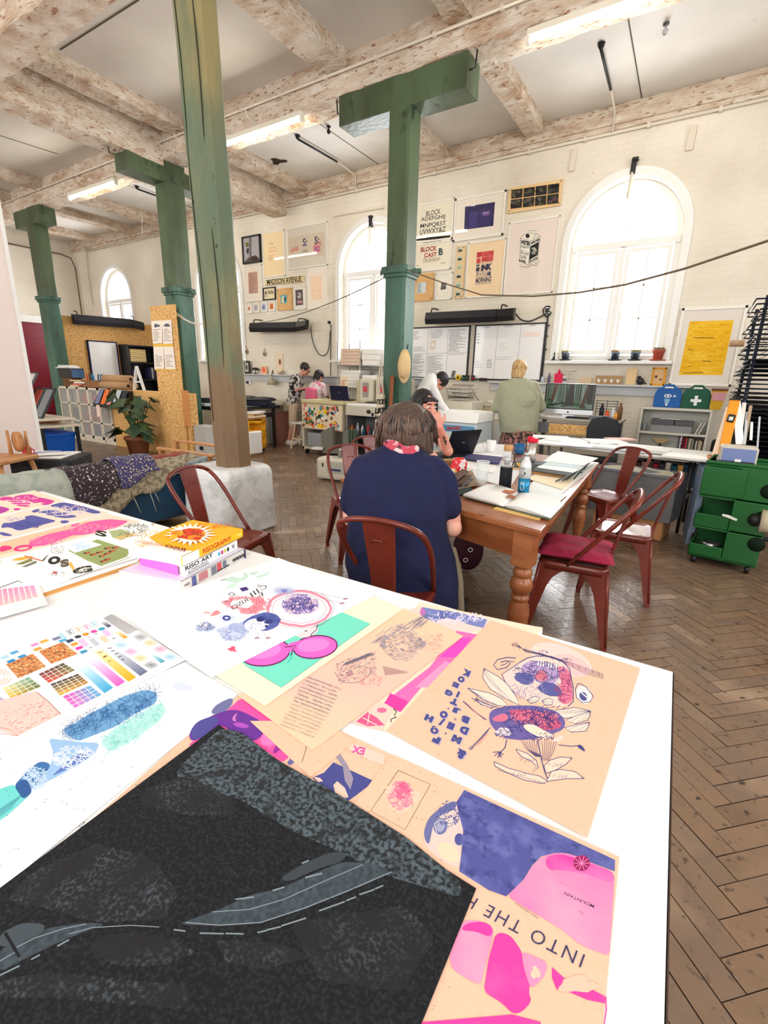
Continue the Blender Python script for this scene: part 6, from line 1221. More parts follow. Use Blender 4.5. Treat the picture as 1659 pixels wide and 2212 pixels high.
A,B=aty(1555,1010,5.0),aty(1588,862,5.2);t=thing('spirit_level','long orange spirit level leaning beside the drying rack','spirit level',A);m=MB();m.bar(A,B,.075,.03,up=(0,1,0));obj('beam',m,mat('orange_enamel',(240,150,20),.4),t,bevel=.006);c=A.lerp(B,.72);m=MB();m.box(c+Vector((0,-.02,0)),(.055,.03,.07),M=Matrix.Rotation(.15,3,'Y'));obj('vial_housing',m,M_black,t,bevel=.01);m=MB();m.box(c+Vector((0,-.037,0)),(.03,.004,.03));obj('vial',m,ink((226,230,220),.2),t)
m=MB();m.bar(B-(B-A)*.02+Vector((0,-.01,0)),B+Vector((0,-.01,0)),.08,.035,up=(0,1,0));obj('end_cap',m,M_black,t)
for k,(ax,ay,bx,by,w,c,lab)in enumerate(((1590,1000,1608,870,.03,(226,226,222),'white ruler standing right of the orange level'),(1600,1000,1622,876,.025,(170,150,130),'brown tube standing right of the orange level'),(1608,960,1614,890,.02,(196,200,204),'steel straightedge standing near the drying rack'),(1598,960,1591,862,.06,(244,244,242),'wide white level bar behind the orange level'),(1622,950,1624,912,.02,(250,250,246),'white stick beside the rack'),(1632,1018,1641,900,.014,(190,196,204),'thin chrome rod standing behind the box lamp'),(1562,990,1566,930,.07,(226,196,176),'pinkish folded sheets behind the orange level'),(1542,992,1576,880,.05,(244,226,206),'cream roll of paper left of the orange level'))):
 lean('straight_rule',lab,'ruler',aty(ax,ay,5.02+.01*k),aty(bx,by,5.3),w,.012,ink(c))
t=thing('box_lamp','blue-fronted box lamp on top of the green trolley','lamp',(.4,4.6,.84));p=aty(1593,995,4.5);b_=p.z-.075;m=MB();m.b2((p.x-.12,4.5,b_),(p.x+.12,4.68,b_+.18));obj('housing',m,mat('lamp_housing',(196,190,176),.5),t,bevel=.02,seg=3);m=MB();m.b2((p.x-.105,4.49,b_+.015),(p.x+.105,4.502,b_+.165));obj('front_glass',m,mat('blue_glass',(120,138,190),.15,coat=.5),t,bevel=.005)
m=MB();m.b2((p.x-.13,4.48,.842),(p.x+.11,4.7,b_));obj('base',m,M_blk,t,bevel=.01);m=MB();m.b2((p.x-.02,4.475,.84),(p.x+.02,4.48,.86));obj('clip',m,M_white,t)
p=aty(1645,1125,4.38);t=thing('clamp_lamp','steel clamp lamp on the side of the green trolley','lamp',p);m=MB();m.lathe([(.09,-.05),(.08,.02),(.03,.06)],p+Vector((.04,0,0)),16,M=Matrix.Rotation(PI/2,3,'Y'));obj('shade',m,ink((196,186,160),.3),t);m=MB();m.ell(p+Vector((-.04,0,0)),(.045,.05,.05));obj('joint',m,M_blk,t)
m=MB();c=aty(1520,1182,4.42);m.lathe([(.06,0),(.065,.05),(.058,.05),(.055,.01)],Vector((.30,4.55,.115)),16);tag(obj('tape_tin',m,M_chr),'round steel tin in the bottom tray of the green trolley','tin')
m=MB();m.bar(atz(1578,1130,.0)+Vector((0,-.02,.40)),atz(1578,1130,0)+Vector((.09,-.02,.385)),.02,.03);
m=MB();p=aty(1577,1115,4.38);m.prism([p+Vector((-.05,0,.01)),p+Vector((-.01,0,.008)),p+Vector((.05,0,-.015)),p+Vector((.045,0,-.03)),p+Vector((-.02,0,-.012)),p+Vector((-.05,0,-.005))],(0,-.004,0));tag(obj('tape_scrap',m,M_paper),'scrap of torn white tape stuck to the green trolley','tape')
A,B=atz(1475,1160,.02),aty(1505,1060,5.0);lean('leaning_board','long pale panel leaning behind the green trolley','panel',A+Vector((.03,0,.0)),Vector((.16,4.95,.72)),.05,.30,ink((150,170,200)))
# ================================================================ RED METAL CHAIRS
M_cop=mat('copper_red_metal',(118,44,32),.33,.1,var=((98,36,27),4,.55,.1),coat=.15)
def tolix(label,loc,rz,arch_back=True,light_seat=False):
 t=thing('metal_chair',label,'chair',loc,rz,'copper-red metal chairs')
 def o_(n,m,bev=.0,mm=M_cop,lab=None,**k):return obj(n,m,mm,t,world=False,bevel=bev,label=lab,**k)
 hs=.178;zs=.452
 def rr(h,r,z,n=5):
  P=[]
  for cx,cy,a0 in ((h-r,h-r,0),(-h+r,h-r,PI/2),(-h+r,-h+r,PI),(h-r,-h+r,3*PI/2)):
   for k in range(n+1):a=a0+PI/2*k/n;P.append(Vector((cx+r*math.cos(a),cy+r*math.sin(a),z)))
  return P
 m=MB();m.rings([rr(hs+.004,.05,zs-.045),rr(hs+.002,.05,zs-.006),rr(hs-.006,.048,zs),rr(hs-.022,.04,zs-.001),rr(hs-.03,.036,zs-.006),rr(hs*.5,.03,zs-.009),rr(.01,.005,zs-.009)]);o_('seat',m)
 m=MB()
 for i in range(-2,3):
  for j in range(-1,2):m.lathe([(.001,0),(.005,0),(.005,.0006)],(i*.03,j*.03,zs-.0088),6)
 o_('drain_holes',m,0,ink((40,20,16)))
 prof=[(.44,.165),(.415,.15),(.39,.115),(.36,.09),(.31,.072),(.2,.055),(.1,.043),(.02,.030)]
 for sx in (-1,1):
  for sy in (-1,1):
   m=MB();sp=lambda z:hs-.004+(.455-z)*.115
   for ax in (0,1):
    out=[];inn=[]
    for z,w in prof:
     c=sp(z);out.append((c,z));inn.append((c-w*.98,z))
    pl=out+inn[::-1]
    P=[]
    for a,z in pl:
     o2=sp(z);v=(sx*a,sy*o2,z)if ax==0 else (sx*o2,sy*a,z);P.append(Vector(v))
    n_=len(prof)
    off=Vector((0,-sy*.005,0))if ax==0 else Vector((-sx*.005,0,0))
    V=P+[p+off for p in P];N_=len(P);F=[]
    for k in range(n_-1):a,b_,c2,d=k,k+1,N_-2-k,N_-1-k;F+=[(a,b_,c2,d),(N_+d,N_+c2,N_+b_,N_+a),(a,N_+a,N_+b_,b_),(d,c2,N_+c2,N_+d)]
    m.add(V,F,0,False)
   m.tube([(sx*(sp(z)-.006),sy*(sp(z)-.006),z)for z in (.43,.3,.15,.03)],.009,8)
   m.b2((min(sx*sp(.02),sx*(sp(.02)-.03)),min(sy*sp(.02),sy*(sp(.02)-.03)),0),(max(sx*sp(.02),sx*(sp(.02)-.03)),max(sy*sp(.02),sy*(sp(.02)-.03)),.03))
   o_('leg',m)
 P=[]
 def cb(p0,p1,p2,p3,n=12):
  for k in range(n+1):s=k/n;P.append(p0*(1-s)**3+p1*3*s*(1-s)**2+p2*3*s*s*(1-s)+p3*s**3)
 H=.40
 cb(Vector((-.172,.03,zs-.01)),Vector((-.19,-.09,zs+H*.35)),Vector((-.225,-.20,zs+H*.75)),Vector((-.175,-.255,zs+H*.9)),10)
 cb(Vector((-.175,-.255,zs+H*.9)),Vector((-.12,-.285,zs+H*1.03)),Vector((.12,-.285,zs+H*1.03)),Vector((.175,-.255,zs+H*.9)),12)
 cb(Vector((.175,-.255,zs+H*.9)),Vector((.225,-.20,zs+H*.75)),Vector((.19,-.09,zs+H*.35)),Vector((.172,.03,zs-.01)),10)
 m=MB();m.tube(P,.0125,10);o_('back_hoop',m)
 m=MB();rg=[]
 for k in range(9):
  s=k/8;z=zs-.02+s*(H+.015);y=-.172-.095*s**1.2;w=.052+.022*s
  rg.append([Vector((-w,y+.004,z)),Vector((-w*.9,y-.004,z)),Vector((w*.9,y-.004,z)),Vector((w,y+.004,z)),Vector((w*.9,y+.001,z)),Vector((-w*.9,y+.001,z))])
 m.rings(rg);
 for i in range(len(m.sm)):m.sm[i]=False
 o_('splat',m)
 m=MB();m.tube([(-.026,-.262,zs+H*.74),(-.02,-.266,zs+H*.77),(.02,-.266,zs+H*.77),(.026,-.262,zs+H*.74)],.004,6);m.tube([(-.026,-.240,zs+H*.74),(-.02,-.244,zs+H*.77),(.02,-.244,zs+H*.77),(.026,-.240,zs+H*.74)],.004,6);o_('embossed_grip',m)
 return t
def face(dx,dy):return math.atan2(dy,dx)-PI/2
ch0=tolix('copper-red metal chair the navy shirted woman sits on',(-1.045,1.79,0),face(-.19,.98))
CH=[((-2.24,1.80),face(.95,.25),'empty copper-red metal chair beside the stack of books'),((-.43,2.74),face(-.97,-.12),'copper-red metal chair with the crimson seat cushion'),((-.27,3.50),face(-.96,-.06),'copper-red metal chair with a worn white seat behind the cushioned one'),((-.53,4.50),face(-.55,-.83),'copper-red metal chair at the far right corner of the wooden table'),((-2.15,3.02),face(.80,-.60),'copper-red metal chair behind the left shoulder of the navy shirted woman'),((-2.33,3.66),face(.9,-.42),'copper-red metal chair the dark-haired woman with the laptop sits on')]
CHO=[]
for p,r,lab in CH:CHO.append(dup(ch0,(p[0],p[1],0),r,lab))
def dup_fix():pass
wn=MB();c2=Vector((-.27,3.50,0));R_c=Matrix.Rotation(CH[2][1],3,'Z')
m=MB();m.poly([c2+R_c@Vector((x*.92,y*.92,.4455))for x,y in ((-.13,-.15),(.13,-.15),(.15,-.1),(.15,.12),(.1,.15),(-.12,.14),(-.15,.1),(-.15,-.12))])
wear=obj('worn_patch',m,mat('worn_white_metal',(206,196,190),.3,.3,var=((150,70,52),14,.58,.04)),CHO[2],world=True)
cp=Vector((-.43,2.74,.455));R_c=Matrix.Rotation(CH[1][1],3,'Z');m=MB();n_=16;G=[]
for s_ in (1,-1):
 for i in range(n_+1):
  for j in range(n_+1):
   u,v=i/n_*2-1,j/n_*2-1;e_=(1-abs(u)**4)*(1-abs(v)**4);z=.034+s_*.034*e_**.5
   nz_=noise.noise(Vector((u*2.2,v*2.2,s_)))*.012*e_;G.append(cp+R_c@Vector((u*.20*(1-.06*(1-abs(v))),v*.20*(1-.06*(1-abs(u))),z+nz_+.004)))
N1=(n_+1)**2;F=[]
for b0,fl_ in ((0,1),(N1,-1)):
 for i in range(n_):
  for j in range(n_):a=b0+i*(n_+1)+j;q=(a,a+n_+1,a+n_+2,a+1);F.append(q if fl_>0 else q[::-1])
m.add(G,F,0,True);tag(obj('seat_cushion',m,mat('crimson_cloth',(158,28,66),.85,var=((136,20,54),8,.55,.1),bump=(16,.5,.03)),sub=1),'crimson cushion on the nearest copper-red chair','cushion')
# ================================================================ WOODEN TABLE
M_pineT=mat('varnished_pine',(156,94,54),.38,var=[((134,74,40),4,.53,.08),((98,52,28),22,.7,.02)],stretch=(.6,.6,3),coat=.2)
TZ=.76;FR,FL,BL,BR=Vector((-.477,2.064,0)),Vector((-1.876,2.425,0)),Vector((-1.98,4.60,0)),Vector((-.585,4.26,0))
t=thing('farmhouse_table','large pine table with turned legs, crowded with papers and bottles','table',((FR+BL)/2)[:])
m=MB();m.prism([q+Vector((0,0,TZ-.032))for q in (FR,BR,BL,FL)],(0,0,.032));obj('table_top',m,M_pineT,t,bevel=.008,seg=3)
def ins(q,k=.085):c=(FR+FL+BL+BR)/4;d=(c-q);return q+Vector((math.copysign(k,d.x),math.copysign(k,d.y),0))
I=[ins(q)for q in (FR,BR,BL,FL)]
for k in range(4):m=MB();a,b_=I[k],I[(k+1)%4];m.bar(a+Vector((0,0,.655)),b_+Vector((0,0,.655)),.025,.145);obj('apron',m,M_pineT,t,bevel=.002)
prof=[(.028,.0),(.034,.03),(.040,.06),(.034,.10),(.030,.12),(.038,.16),(.049,.24),(.053,.30),(.048,.345),(.036,.37),(.044,.378),(.046,.39),(.040,.40),(.036,.408),(.050,.425),(.056,.452),(.050,.478),(.036,.495),(.044,.503),(.047,.515),(.044,.528),(.034,.54),(.044,.556)]
for q in I:
 m=MB();m.lathe(prof,(q.x,q.y,0),24);M_s=Matrix.Rotation(-.1,3,'Z');m.box(q+Vector((0,0,.642)),(.094,.094,.175),M=M_s);obj('leg',m,M_pineT,t,bevel=.003)
def onT(x,y,dz=0):return atz(x,y,TZ+dz)
lay=0
def sheet(px,w,d,h,rz,c,lab,name='paper_sheet',cat='paper',dz=None,**k):
 global lay
 lay+=1;p=onT(px[0],px[1]);z=TZ+.0012*lay if dz is None else TZ+dz
 m=MB();m.box((p.x,p.y,z+h/2),(w,d,h),rz=rz);return tag(obj(name,m,c if isinstance(c,bpy.types.Material)else ink(c),**k),lab,cat)
def quadsheet(pxs,z,h,c,lab,name='paper_sheet',cat='paper',**k):
 m=MB();m.prism([atz(x,y,TZ+z)for x,y in pxs],(0,0,h));return tag(obj(name,m,c if isinstance(c,bpy.types.Material)else ink(c),**k),lab,cat)
quadsheet([(1135,1065),(1195,1083),(1290,1003),(1190,985)],.001,.005,(232,236,236),'large pale board covering the right corner of the wooden table','drawing_board','board')
quadsheet([(985,1020),(1100,1055),(1135,1005),(1020,985)],.001,.003,(226,228,230),'white layout sheet under the drinking glass','paper_sheet')
quadsheet([(1140,1035),(1215,1058),(1250,1030),(1165,1018)],.007,.004,(236,220,190),'cream sheet under the blue bottle side of the table')
quadsheet([(1150,1022),(1230,1033),(1255,1005),(1175,996)],.012,.016,(206,140,80),'orange-brown folder at the bottom of the pile on the wooden table','folder','folder')
quadsheet([(1150,1018),(1228,1030),(1268,1004),(1180,992)],.029,.008,(70,76,70),'dark green portfolio in the pile on the wooden table','portfolio','folder')
quadsheet([(1160,1010),(1240,1022),(1285,1000),(1200,985)],.038,.004,(240,242,242),'white print on top of the portfolio pile')
quadsheet([(1165,1003),(1250,1012),(1275,993),(1195,980)],.043,.003,(196,216,222),'pale blue print on top of the portfolio pile')
quadsheet([(1175,996),(1262,1006),(1292,990),(1205,975)],.047,.003,M_paper,'topmost white sheet on the portfolio pile')
for k in range(6):a_,b_=atz(1200+k*8,1040-k*1,TZ+.02+.004*k),atz(1258+k*3,1020-k*4,TZ+.03+.004*k);m=MB();m.tube([a_,a_.lerp(b_,.5)+Vector((0,0,.012)),b_],.004,5);tag(obj('paper_curl',m,ink([(60,70,66),(150,160,160),(40,50,46)][k%3])),'dark rolled strip lying at the edge of the portfolio pile','paper','rolled strips by the portfolio')
quadsheet([(1118,1075),(1200,1092),(1225,1070),(1150,1058)],.004,.003,(226,232,232),'white sheet beneath the open book corner')
quadsheet([(1000,1010),(1065,1022),(1085,985),(1020,978)],.006,.004,(240,240,238),'white sheet behind the drinking glass')
quadsheet([(1015,975),(1100,990),(1110,962),(1035,958)],.004,.004,(214,216,218),'grey transparent sleeve near the white mug')
quadsheet([(1000,992),(1078,1003),(1084,990),(1010,982)],.02,.012,(70,66,110),'dark purple folder near the laptop','folder','folder')
quadsheet([(985,1075),(1020,1062),(1000,1035),(972,1040)],.003,.012,(50,66,66),'dark teal tool pouch beside the seated woman','pouch','pouch')
quadsheet([(975,1060),(1035,1048),(1020,1018),(970,1022)],.014,.006,(150,130,112),'brown paper bag flattened beside the drinking glass','paper_bag','bag')
m=MB();P=[onT(x,y,.05)for x,y in ((965,1035),(1005,1015),(1012,1022),(985,1042))];m.prism(P,(0,0,.015));m.prism([onT(968,1040,.02),onT(1018,1030,.025),onT(1010,1050,.02),onT(975,1052,.02)],(0,0,.02));tag(obj('brown_wallet',m,ink((96,70,58)),bevel=.006),'folded brown leather case beside the seated woman','case')
for k in range(3):a_,b_=onT(990+k*4,1050,.02+.008*k),onT(1010+k*5,1035,.03+.008*k);m=MB();m.tube([a_,b_],.006,6);tag(obj('marker_pen',m,ink([(200,204,206),(40,44,48),(90,94,98)][k])),['silver marker pen left of the drinking glass','black marker pen left of the drinking glass','grey marker pen left of the drinking glass'][k],'pen')
quadsheet([(1065,1100),(1165,1124),(1170,1119),(1072,1096)],.0,.004,(226,190,120),'yellow folder edge under the open book','folder','folder')
bk=thing('open_book','large open sketchbook at the near corner of the wooden table','book',onT(1100,1095))
A0,A1,A2,B0,B1,B2=[atz(x,y,TZ+.006)for x,y in ((1000,1074),(1087,1097),(1188,1124),(1050,1052),(1120,1068),(1218,1094))]
m=MB();m.prism([A0,A1,A2,B2,B1,B0],(0,0,.006));obj('cover',m,ink((90,110,100)),bk,bevel=.002)
def page_block(P,Q,S,R_,hmax,name,n=12):
 m=MB();top=[];bot=[]
 for i in range(n+1):
  s=i/n;h=hmax*math.sin(PI*min(1,.10+.9*s))**.6 if name=='l' else hmax*math.sin(PI*max(0,.9*(1-s)+.1))**.6
  top.append((P.lerp(Q,s)+Vector((0,0,.007+h)),R_.lerp(S,s)+Vector((0,0,.007+h))));bot.append((P.lerp(Q,s)+Vector((0,0,.0065)),R_.lerp(S,s)+Vector((0,0,.0065))))
 V=[v for a in top for v in a]+[v for a in bot for v in a];o_=2*(n+1);F=[]
 for i in range(n):a=2*i;F+=[(a,a+2,a+3,a+1),(o_+a,o_+a+1,o_+a+3,o_+a+2),(a,o_+a,o_+a+2,a+2),(a+1,a+3,o_+a+3,o_+a+1)]
 F+=[(0,1,o_+1,o_),(2*n,o_+2*n,o_+2*n+1,2*n+1)];m.add(V,F,0,True);return m
obj('left_pages',page_block(A0,A1,B1,B0,.022,'l'),M_paper,bk);obj('right_pages',page_block(A1,A2,B2,B1,.022,'r'),M_paper,bk)
n_e=(A1-B1).normalized()*.0015
for k in range(3):m=MB();dz=Vector((0,0,.006+.005*k));m.tube([A1+dz*.6+n_e,A1.lerp(A2,.3)+dz*1.6+n_e,A1.lerp(A2,.6)+dz*1.3+n_e,A2+dz*.35+Vector((0,0,.004))+n_e],.0008,4);obj('page_edge',m,ink((70,72,70)),bk)
a=Art(lambda x,y:atz(x,y,TZ+.031),(0,0,1),1e-4,1e-3);a.poly([(1075,1062),(1108,1067),(1116,1061),(1083,1057)],(190,110,70));a.poly([(1092,1073),(1108,1079),(1116,1073),(1100,1068)],(170,110,80));a.done('printed_pictures',bk)
M_gl=mat('clear_glass',(240,246,246),.03,trans=.0,alpha=.25,coat=1.0)
p=onT(1040,1048,.004);t=thing('drinking_glass','faceted clear drinking glass beside the open book','glass',p);m=MB();m.lathe([(.027,0),(.030,.004),(.033,.05),(.038,.09),(.041,.15),(.039,.15),(.036,.09),(.031,.05),(.028,.012),(.001,.010)],p,12)
for i in range(len(m.sm)):m.sm[i]=False
obj('tumbler',m,M_gl,t);m=MB();
for k in range(10):a_=2*PI*k/10;m.tube([p+Vector((.0305*math.cos(a_),.0305*math.sin(a_),.006)),p+Vector((.034*math.cos(a_),.034*math.sin(a_),.075))],.0022,5)
obj('facet_ribs',m,mat('glass_edge',(236,240,242),.1,coat=1),t);m=MB();m.tube([p+Vector((.04*math.cos(2*PI*k/20),.04*math.sin(2*PI*k/20),.15))for k in range(20)],.0018,5,closed=True);obj('rim',m,mat('glass_edge','ffffff'),t)
p=onT(1090,1056,.004);t=thing('water_bottle','glass bottle in a black sleeve with a wooden cap','bottle',p);m=MB();m.lathe([(.030,0),(.034,.006),(.034,.195),(.030,.215),(.024,.225),(.024,.235)],p,24);obj('glass_body',m,M_gl,t);m=MB();m.lathe([(.032,0),(.0365,.004),(.0365,.135),(.034,.136)],p,24);obj('sleeve',m,ink((24,26,34),.6),t);m=MB();m.lathe([(.024,.232),(.026,.235),(.026,.262),(.024,.266)],p,24);obj('cap',m,ink((196,150,104)),t);m=MB();m.tube([p+Vector((.026,0,.225)),p+Vector((.045,-.01,.215)),p+Vector((.047,-.01,.18)),p+Vector((.035,0,.15))],.0035,6);obj('carry_loop',m,M_blk,t)
m=MB();m.lathe([(.018,.150),(.021,.175),(.021,.20)],p,14);obj('inner_infuser',m,M_chr,t)
p=onT(1130,1064,.006);t=thing('metal_bottle','white and blue aluminium bottle beside the black sleeved one','bottle',p);
m=MB();m.lathe([(.028,0),(.033,.006),(.0335,.09)],p,24);obj('blue_base',m,mat('bottle_blue',(40,130,176),.3,.5),t);m=MB();m.lathe([(.0335,.09),(.0335,.155),(.028,.18),(.016,.20),(.014,.205),(.014,.222)],p,24);obj('white_body',m,mat('bottle_white',(214,218,220),.35,.3,var=((150,156,160),22,.64,.03)),t)
m=MB();m.lathe([(.015,.215),(.017,.218),(.017,.232),(.014,.236)],p,16);obj('screw_cap',m,M_chr,t)
m=MB();
for k,ch in enumerate('BOBBIN'):
 pass
m=MB();yv=p.y-.0345;text(m,'C.B',(p.x+.012,yv,p.z+.02),(p.x+.012,yv,p.z+.07),(p.x-.012,yv,p.z+.02));obj('lettering',m,ink((200,220,230)),t,fixn=False)
m=MB();m.box((p.x-.004,yv+.001,p.z+.15),(.03,.001,.003));m.box((p.x-.004,yv+.001,p.z+.143),(.022,.001,.002));m.box((p.x+.008,yv+.001,p.z+.12),(.008,.001,.014));obj('small_print',m,ink((60,70,76)),t)
def mug(px,z,h,r,c,lab,name='mug',hand_=True,D=None):
 p=onT(px[0],px[1],z);t=thing(name,lab,name.replace('_',' '),p);m=MB();m.lathe([(r*.85,0),(r,.01),(r,h),(r*.92,h),(r*.88,.02),(.001,.015)],p,20);obj('cup',m,ink(c,.3),t)
 if hand_:m=MB();m.tube([p+Vector((-r,0,h*.8)),p+Vector((-r-.03,-.01,h*.75)),p+Vector((-r-.03,-.01,h*.3)),p+Vector((-r,0,h*.2))],.006,6);obj('handle',m,ink(c,.3),t)
 return p,t
mug((1060,975),.004,.10,.043,(240,240,240),'white mug behind the laptop corner');mug((1122,980),.004,.09,.043,(40,100,150),'blue mug next to the red-lidded steel cup')
p,t=mug((1146,997),.05,.15,.036,(176,166,160),'brushed steel travel cup with a red lid','travel_cup',False);t.children[0].data.materials[0]=mat('brushed_steel',(190,182,176),.3,.85)
m=MB();m.lathe([(.037,.148),(.040,.150),(.040,.17),(.036,.178),(.001,.178)],p,20);obj('lid',m,ink((216,30,56),.3),t);m=MB();m.box(p+Vector((-.018,0,.182)),(.035,.03,.012));obj('sip_tab',m,ink((216,30,56),.3),t,bevel=.003)
m=MB();m.box((p.x,p.y,TZ+.027),(.2,.16,.044));tag(obj('sketch_box',m,ink((90,96,98)),bevel=.004),'grey box under the steel travel cup','box')
p=onT(1128,1010,.006);m=MB();m.lathe([(.03,0),(.045,.02),(.05,.04),(.046,.04),(.04,.02)],p,18);tag(obj('ceramic_bowl',m,ink((214,170,90))),'yellowish bowl behind the blue bottle','bowl')
m=MB();m.tube([p+Vector((.055*math.cos(2*PI*k/16)-.03,.055*math.sin(2*PI*k/16)-.05,.004))for k in range(16)],.006,6,closed=True);tag(obj('tape_ring',m,ink((206,170,100))),'tan tape ring beside the yellowish bowl','tape')
p=onT(990,1022,.03);t=thing('sweet_bag','crumpled red and white sweet wrapper on the table by the laptop','packet',p);m=MB();m.ell(p+Vector((0,0,.045)),(.055,.03,.07),0,20,14,M=Matrix.Rotation(.35,3,'Y'))
m.v=[tuple(Vector(v)+noise.noise_vector(Vector(v)*26)*.014)for v in m.v];obj('wrapper',m,mat('red_foil',(222,40,50),.25,coat=.5,var=((240,236,234),16,.62,.03)),t)
a=Art(lambda x,y:onT(990,1022,0)+Vector((0,0,0))+(lambda v:v)(ray(x,y)*0),(0,-1,0));
m=MB();vw=-hv if False else None
hF=Vector((-math.sin(YAW),math.cos(YAW),0));hR=Vector((math.cos(YAW),math.sin(YAW),0));UZ=Vector((0,0,1));o0=p-hF*.050+Vector((0,0,.05));ud=(hR*.25+UZ*.97)
text(m,'RIBO',o0+hR*-.026-ud*.04,o0+hR*-.018+ud*.04,o0-hR*.052-ud*.034,bold=.05);
m=MB();text(m,'RIBO',o0+ud*.048-hR*.008,o0-ud*.036+hR*.008,o0+ud*.052+hR*.024,bold=.05);obj('lettering',m,ink((245,245,245)),t,fixn=False)
m=MB();m.ell(p+Vector((0,0,.012))-hR*.05,(.055,.04,.02),0,16,10);m.v=[tuple(Vector(v)+noise.noise_vector(Vector(v)*30)*.012)for v in m.v];obj('gold_foil',m,mat('gold_foil',(236,190,70),.25,coat=.5,var=((226,226,220),20,.55,.03)),t)
lp=Vector((-1.70,3.70,TZ+.012));laptop('black laptop with its lid towards the camera, used by the dark-haired woman',lp,face(.93,-.36),.34,.24,.38,(22,24,32),M_scr)
m=MB();m.box((lp.x,lp.y,TZ+.006),(.5,.42,.010),rz=.2);tag(obj('newspaper',m,ink((214,190,140))),'tan board under the black laptop','board')
p=atz(1010,1200,.12);t=thing('shoulder_bag','dark plum bag with white rings on the floor under the table','bag',(p.x,p.y,0));m=MB();m.ell((p.x,p.y,.17),(.12,.09,.165),0,16,10);obj('bag_body',m,ink((60,22,36)),t,remesh=.012)
for k in range(3):m=MB();c=Vector((p.x,p.y,.12+.08*k))-hF*.095+hR*(.03*(k-1));m.tube([c+hR*.015*math.cos(2*PI*j/12)+UZ*.015*math.sin(2*PI*j/12)for j in range(12)],.003,5,closed=True);obj('ring',m,M_white,t)
# ================================================================ PEOPLE
def S(x,y,D):
 """point on the ray of a photograph pixel whose horizontal distance ahead is D"""
 d=ray(x,y);t=D/(d.x*hF.x+d.y*hF.y);return Vector((d.x*t,d.y*t,EYE+d.z*t))
def cap(m,pts,r,seg=12,mi=0):
 m.tube(pts,r,seg,mi);rs=r if isinstance(r,(list,tuple))else [r]*len(pts)
 for p,q in ((pts[0],rs[0]),(pts[-1],rs[-1])):m.ell(p,(q,q,q),mi,seg,8)
 for p,q in zip(pts[1:-1],rs[1:-1]):m.ell(p,(q*.99,)*3,mi,seg,8)
def yawM(dx,dy):return Matrix.Rotation(face(dx,dy),3,'Z')
def head_parts(m,c,R,s=1.0):
 g=lambda x,y,z:c+R@Vector((x,y,z))*s
 m.ell(g(0,-.012,.025),(.074*s,.092*s,.092*s),M=R);m.ell(g(0,.025,-.035),(.056*s,.062*s,.07*s),M=R);m.ell(g(0,.05,-.078),(.026*s,.026*s,.022*s),M=R)
 m.ell(g(.036,.058,-.022),(.024*s,.022*s,.026*s),M=R);m.ell(g(-.036,.058,-.022),(.024*s,.022*s,.026*s),M=R)
 m.tube([g(0,.080,.025),g(0,.098,-.004),g(0,.108,-.024)],[.008*s,.011*s,.014*s],8);m.ell(g(0,.104,-.026),(.016*s,.013*s,.011*s),M=R)
 m.ell(g(0,.076,.046),(.046*s,.015*s,.012*s),M=R)
 for q in (-1,1):m.ell(g(q*.077,-.005,-.004),(.010*s,.022*s,.032*s),M=R)
def face_parts(t,c,R,s=1.0,brow=(40,28,24),lip=(176,84,80)):
 g=lambda x,y,z:c+R@Vector((x,y,z))*s
 for q in (-1,1):
  m=MB();m.ell(g(q*.030,.078,.014),(.014*s,.010*s,.007*s),M=R);obj('eye',m,ink((236,232,226),.2),t)
  m=MB();m.ell(g(q*.030,.086,.012),(.006*s,.004*s,.006*s),M=R);obj('iris',m,ink((40,28,22),.2),t)
  m=MB();m.tube([g(q*.014,.090,.036),g(q*.032,.090,.041),g(q*.050,.080,.036)],[.003*s,.004*s,.002*s],6);obj('eyebrow',m,ink(brow),t)
 m=MB();m.ell(g(0,.088,-.052),(.022*s,.008*s,.008*s),M=R);obj('lips',m,ink(lip),t)
def hand(m,w,d,nrm,s=1.0,curl=.5,mirror=1):
 """w wrist, d pointing direction, nrm back of the hand"""
 d=Vector(d).normalized();nrm=Vector(nrm);nrm=(nrm-d*nrm.dot(d)).normalized();x=d.cross(nrm)*mirror;R=Matrix((x,d,nrm)).transposed()
 m.ell(w+d*.045*s,(.038*s,.052*s,.014*s),M=R,seg=14)
 for k,(ox,L_)in enumerate(((-.030,.066),(-.010,.076),(.011,.070),(.030,.054))):
  p=w+x*ox*s+d*.078*s;a=.15;P=[p];
  for seg_,l in enumerate((.45,.32,.25)):a+=curl*.9 if seg_ else curl*.5;P.append(P[-1]+(d*math.cos(a)-nrm*math.sin(a))*L_*l*s)
  m.tube(P,[.0095*s,.009*s,.008*s,.007*s],8);m.ell(P[-1],(.007*s,)*3,0,8,6)
 p=w-x*.028*s+d*.020*s;P=[p,p-x*.024*s+d*.022*s-nrm*.008*s,p-x*.030*s+d*.048*s-nrm*.016*s];m.tube(P,[.012*s,.011*s,.008*s],8);m.ell(P[-1],(.008*s,)*3,0,8,6)
def skinm(c):return mat('skin_%02x%02x%02x'%c,c,.5,var=((min(255,c[0]+8),max(0,c[1]-10),max(0,c[2]-10)),9,.58,.1))
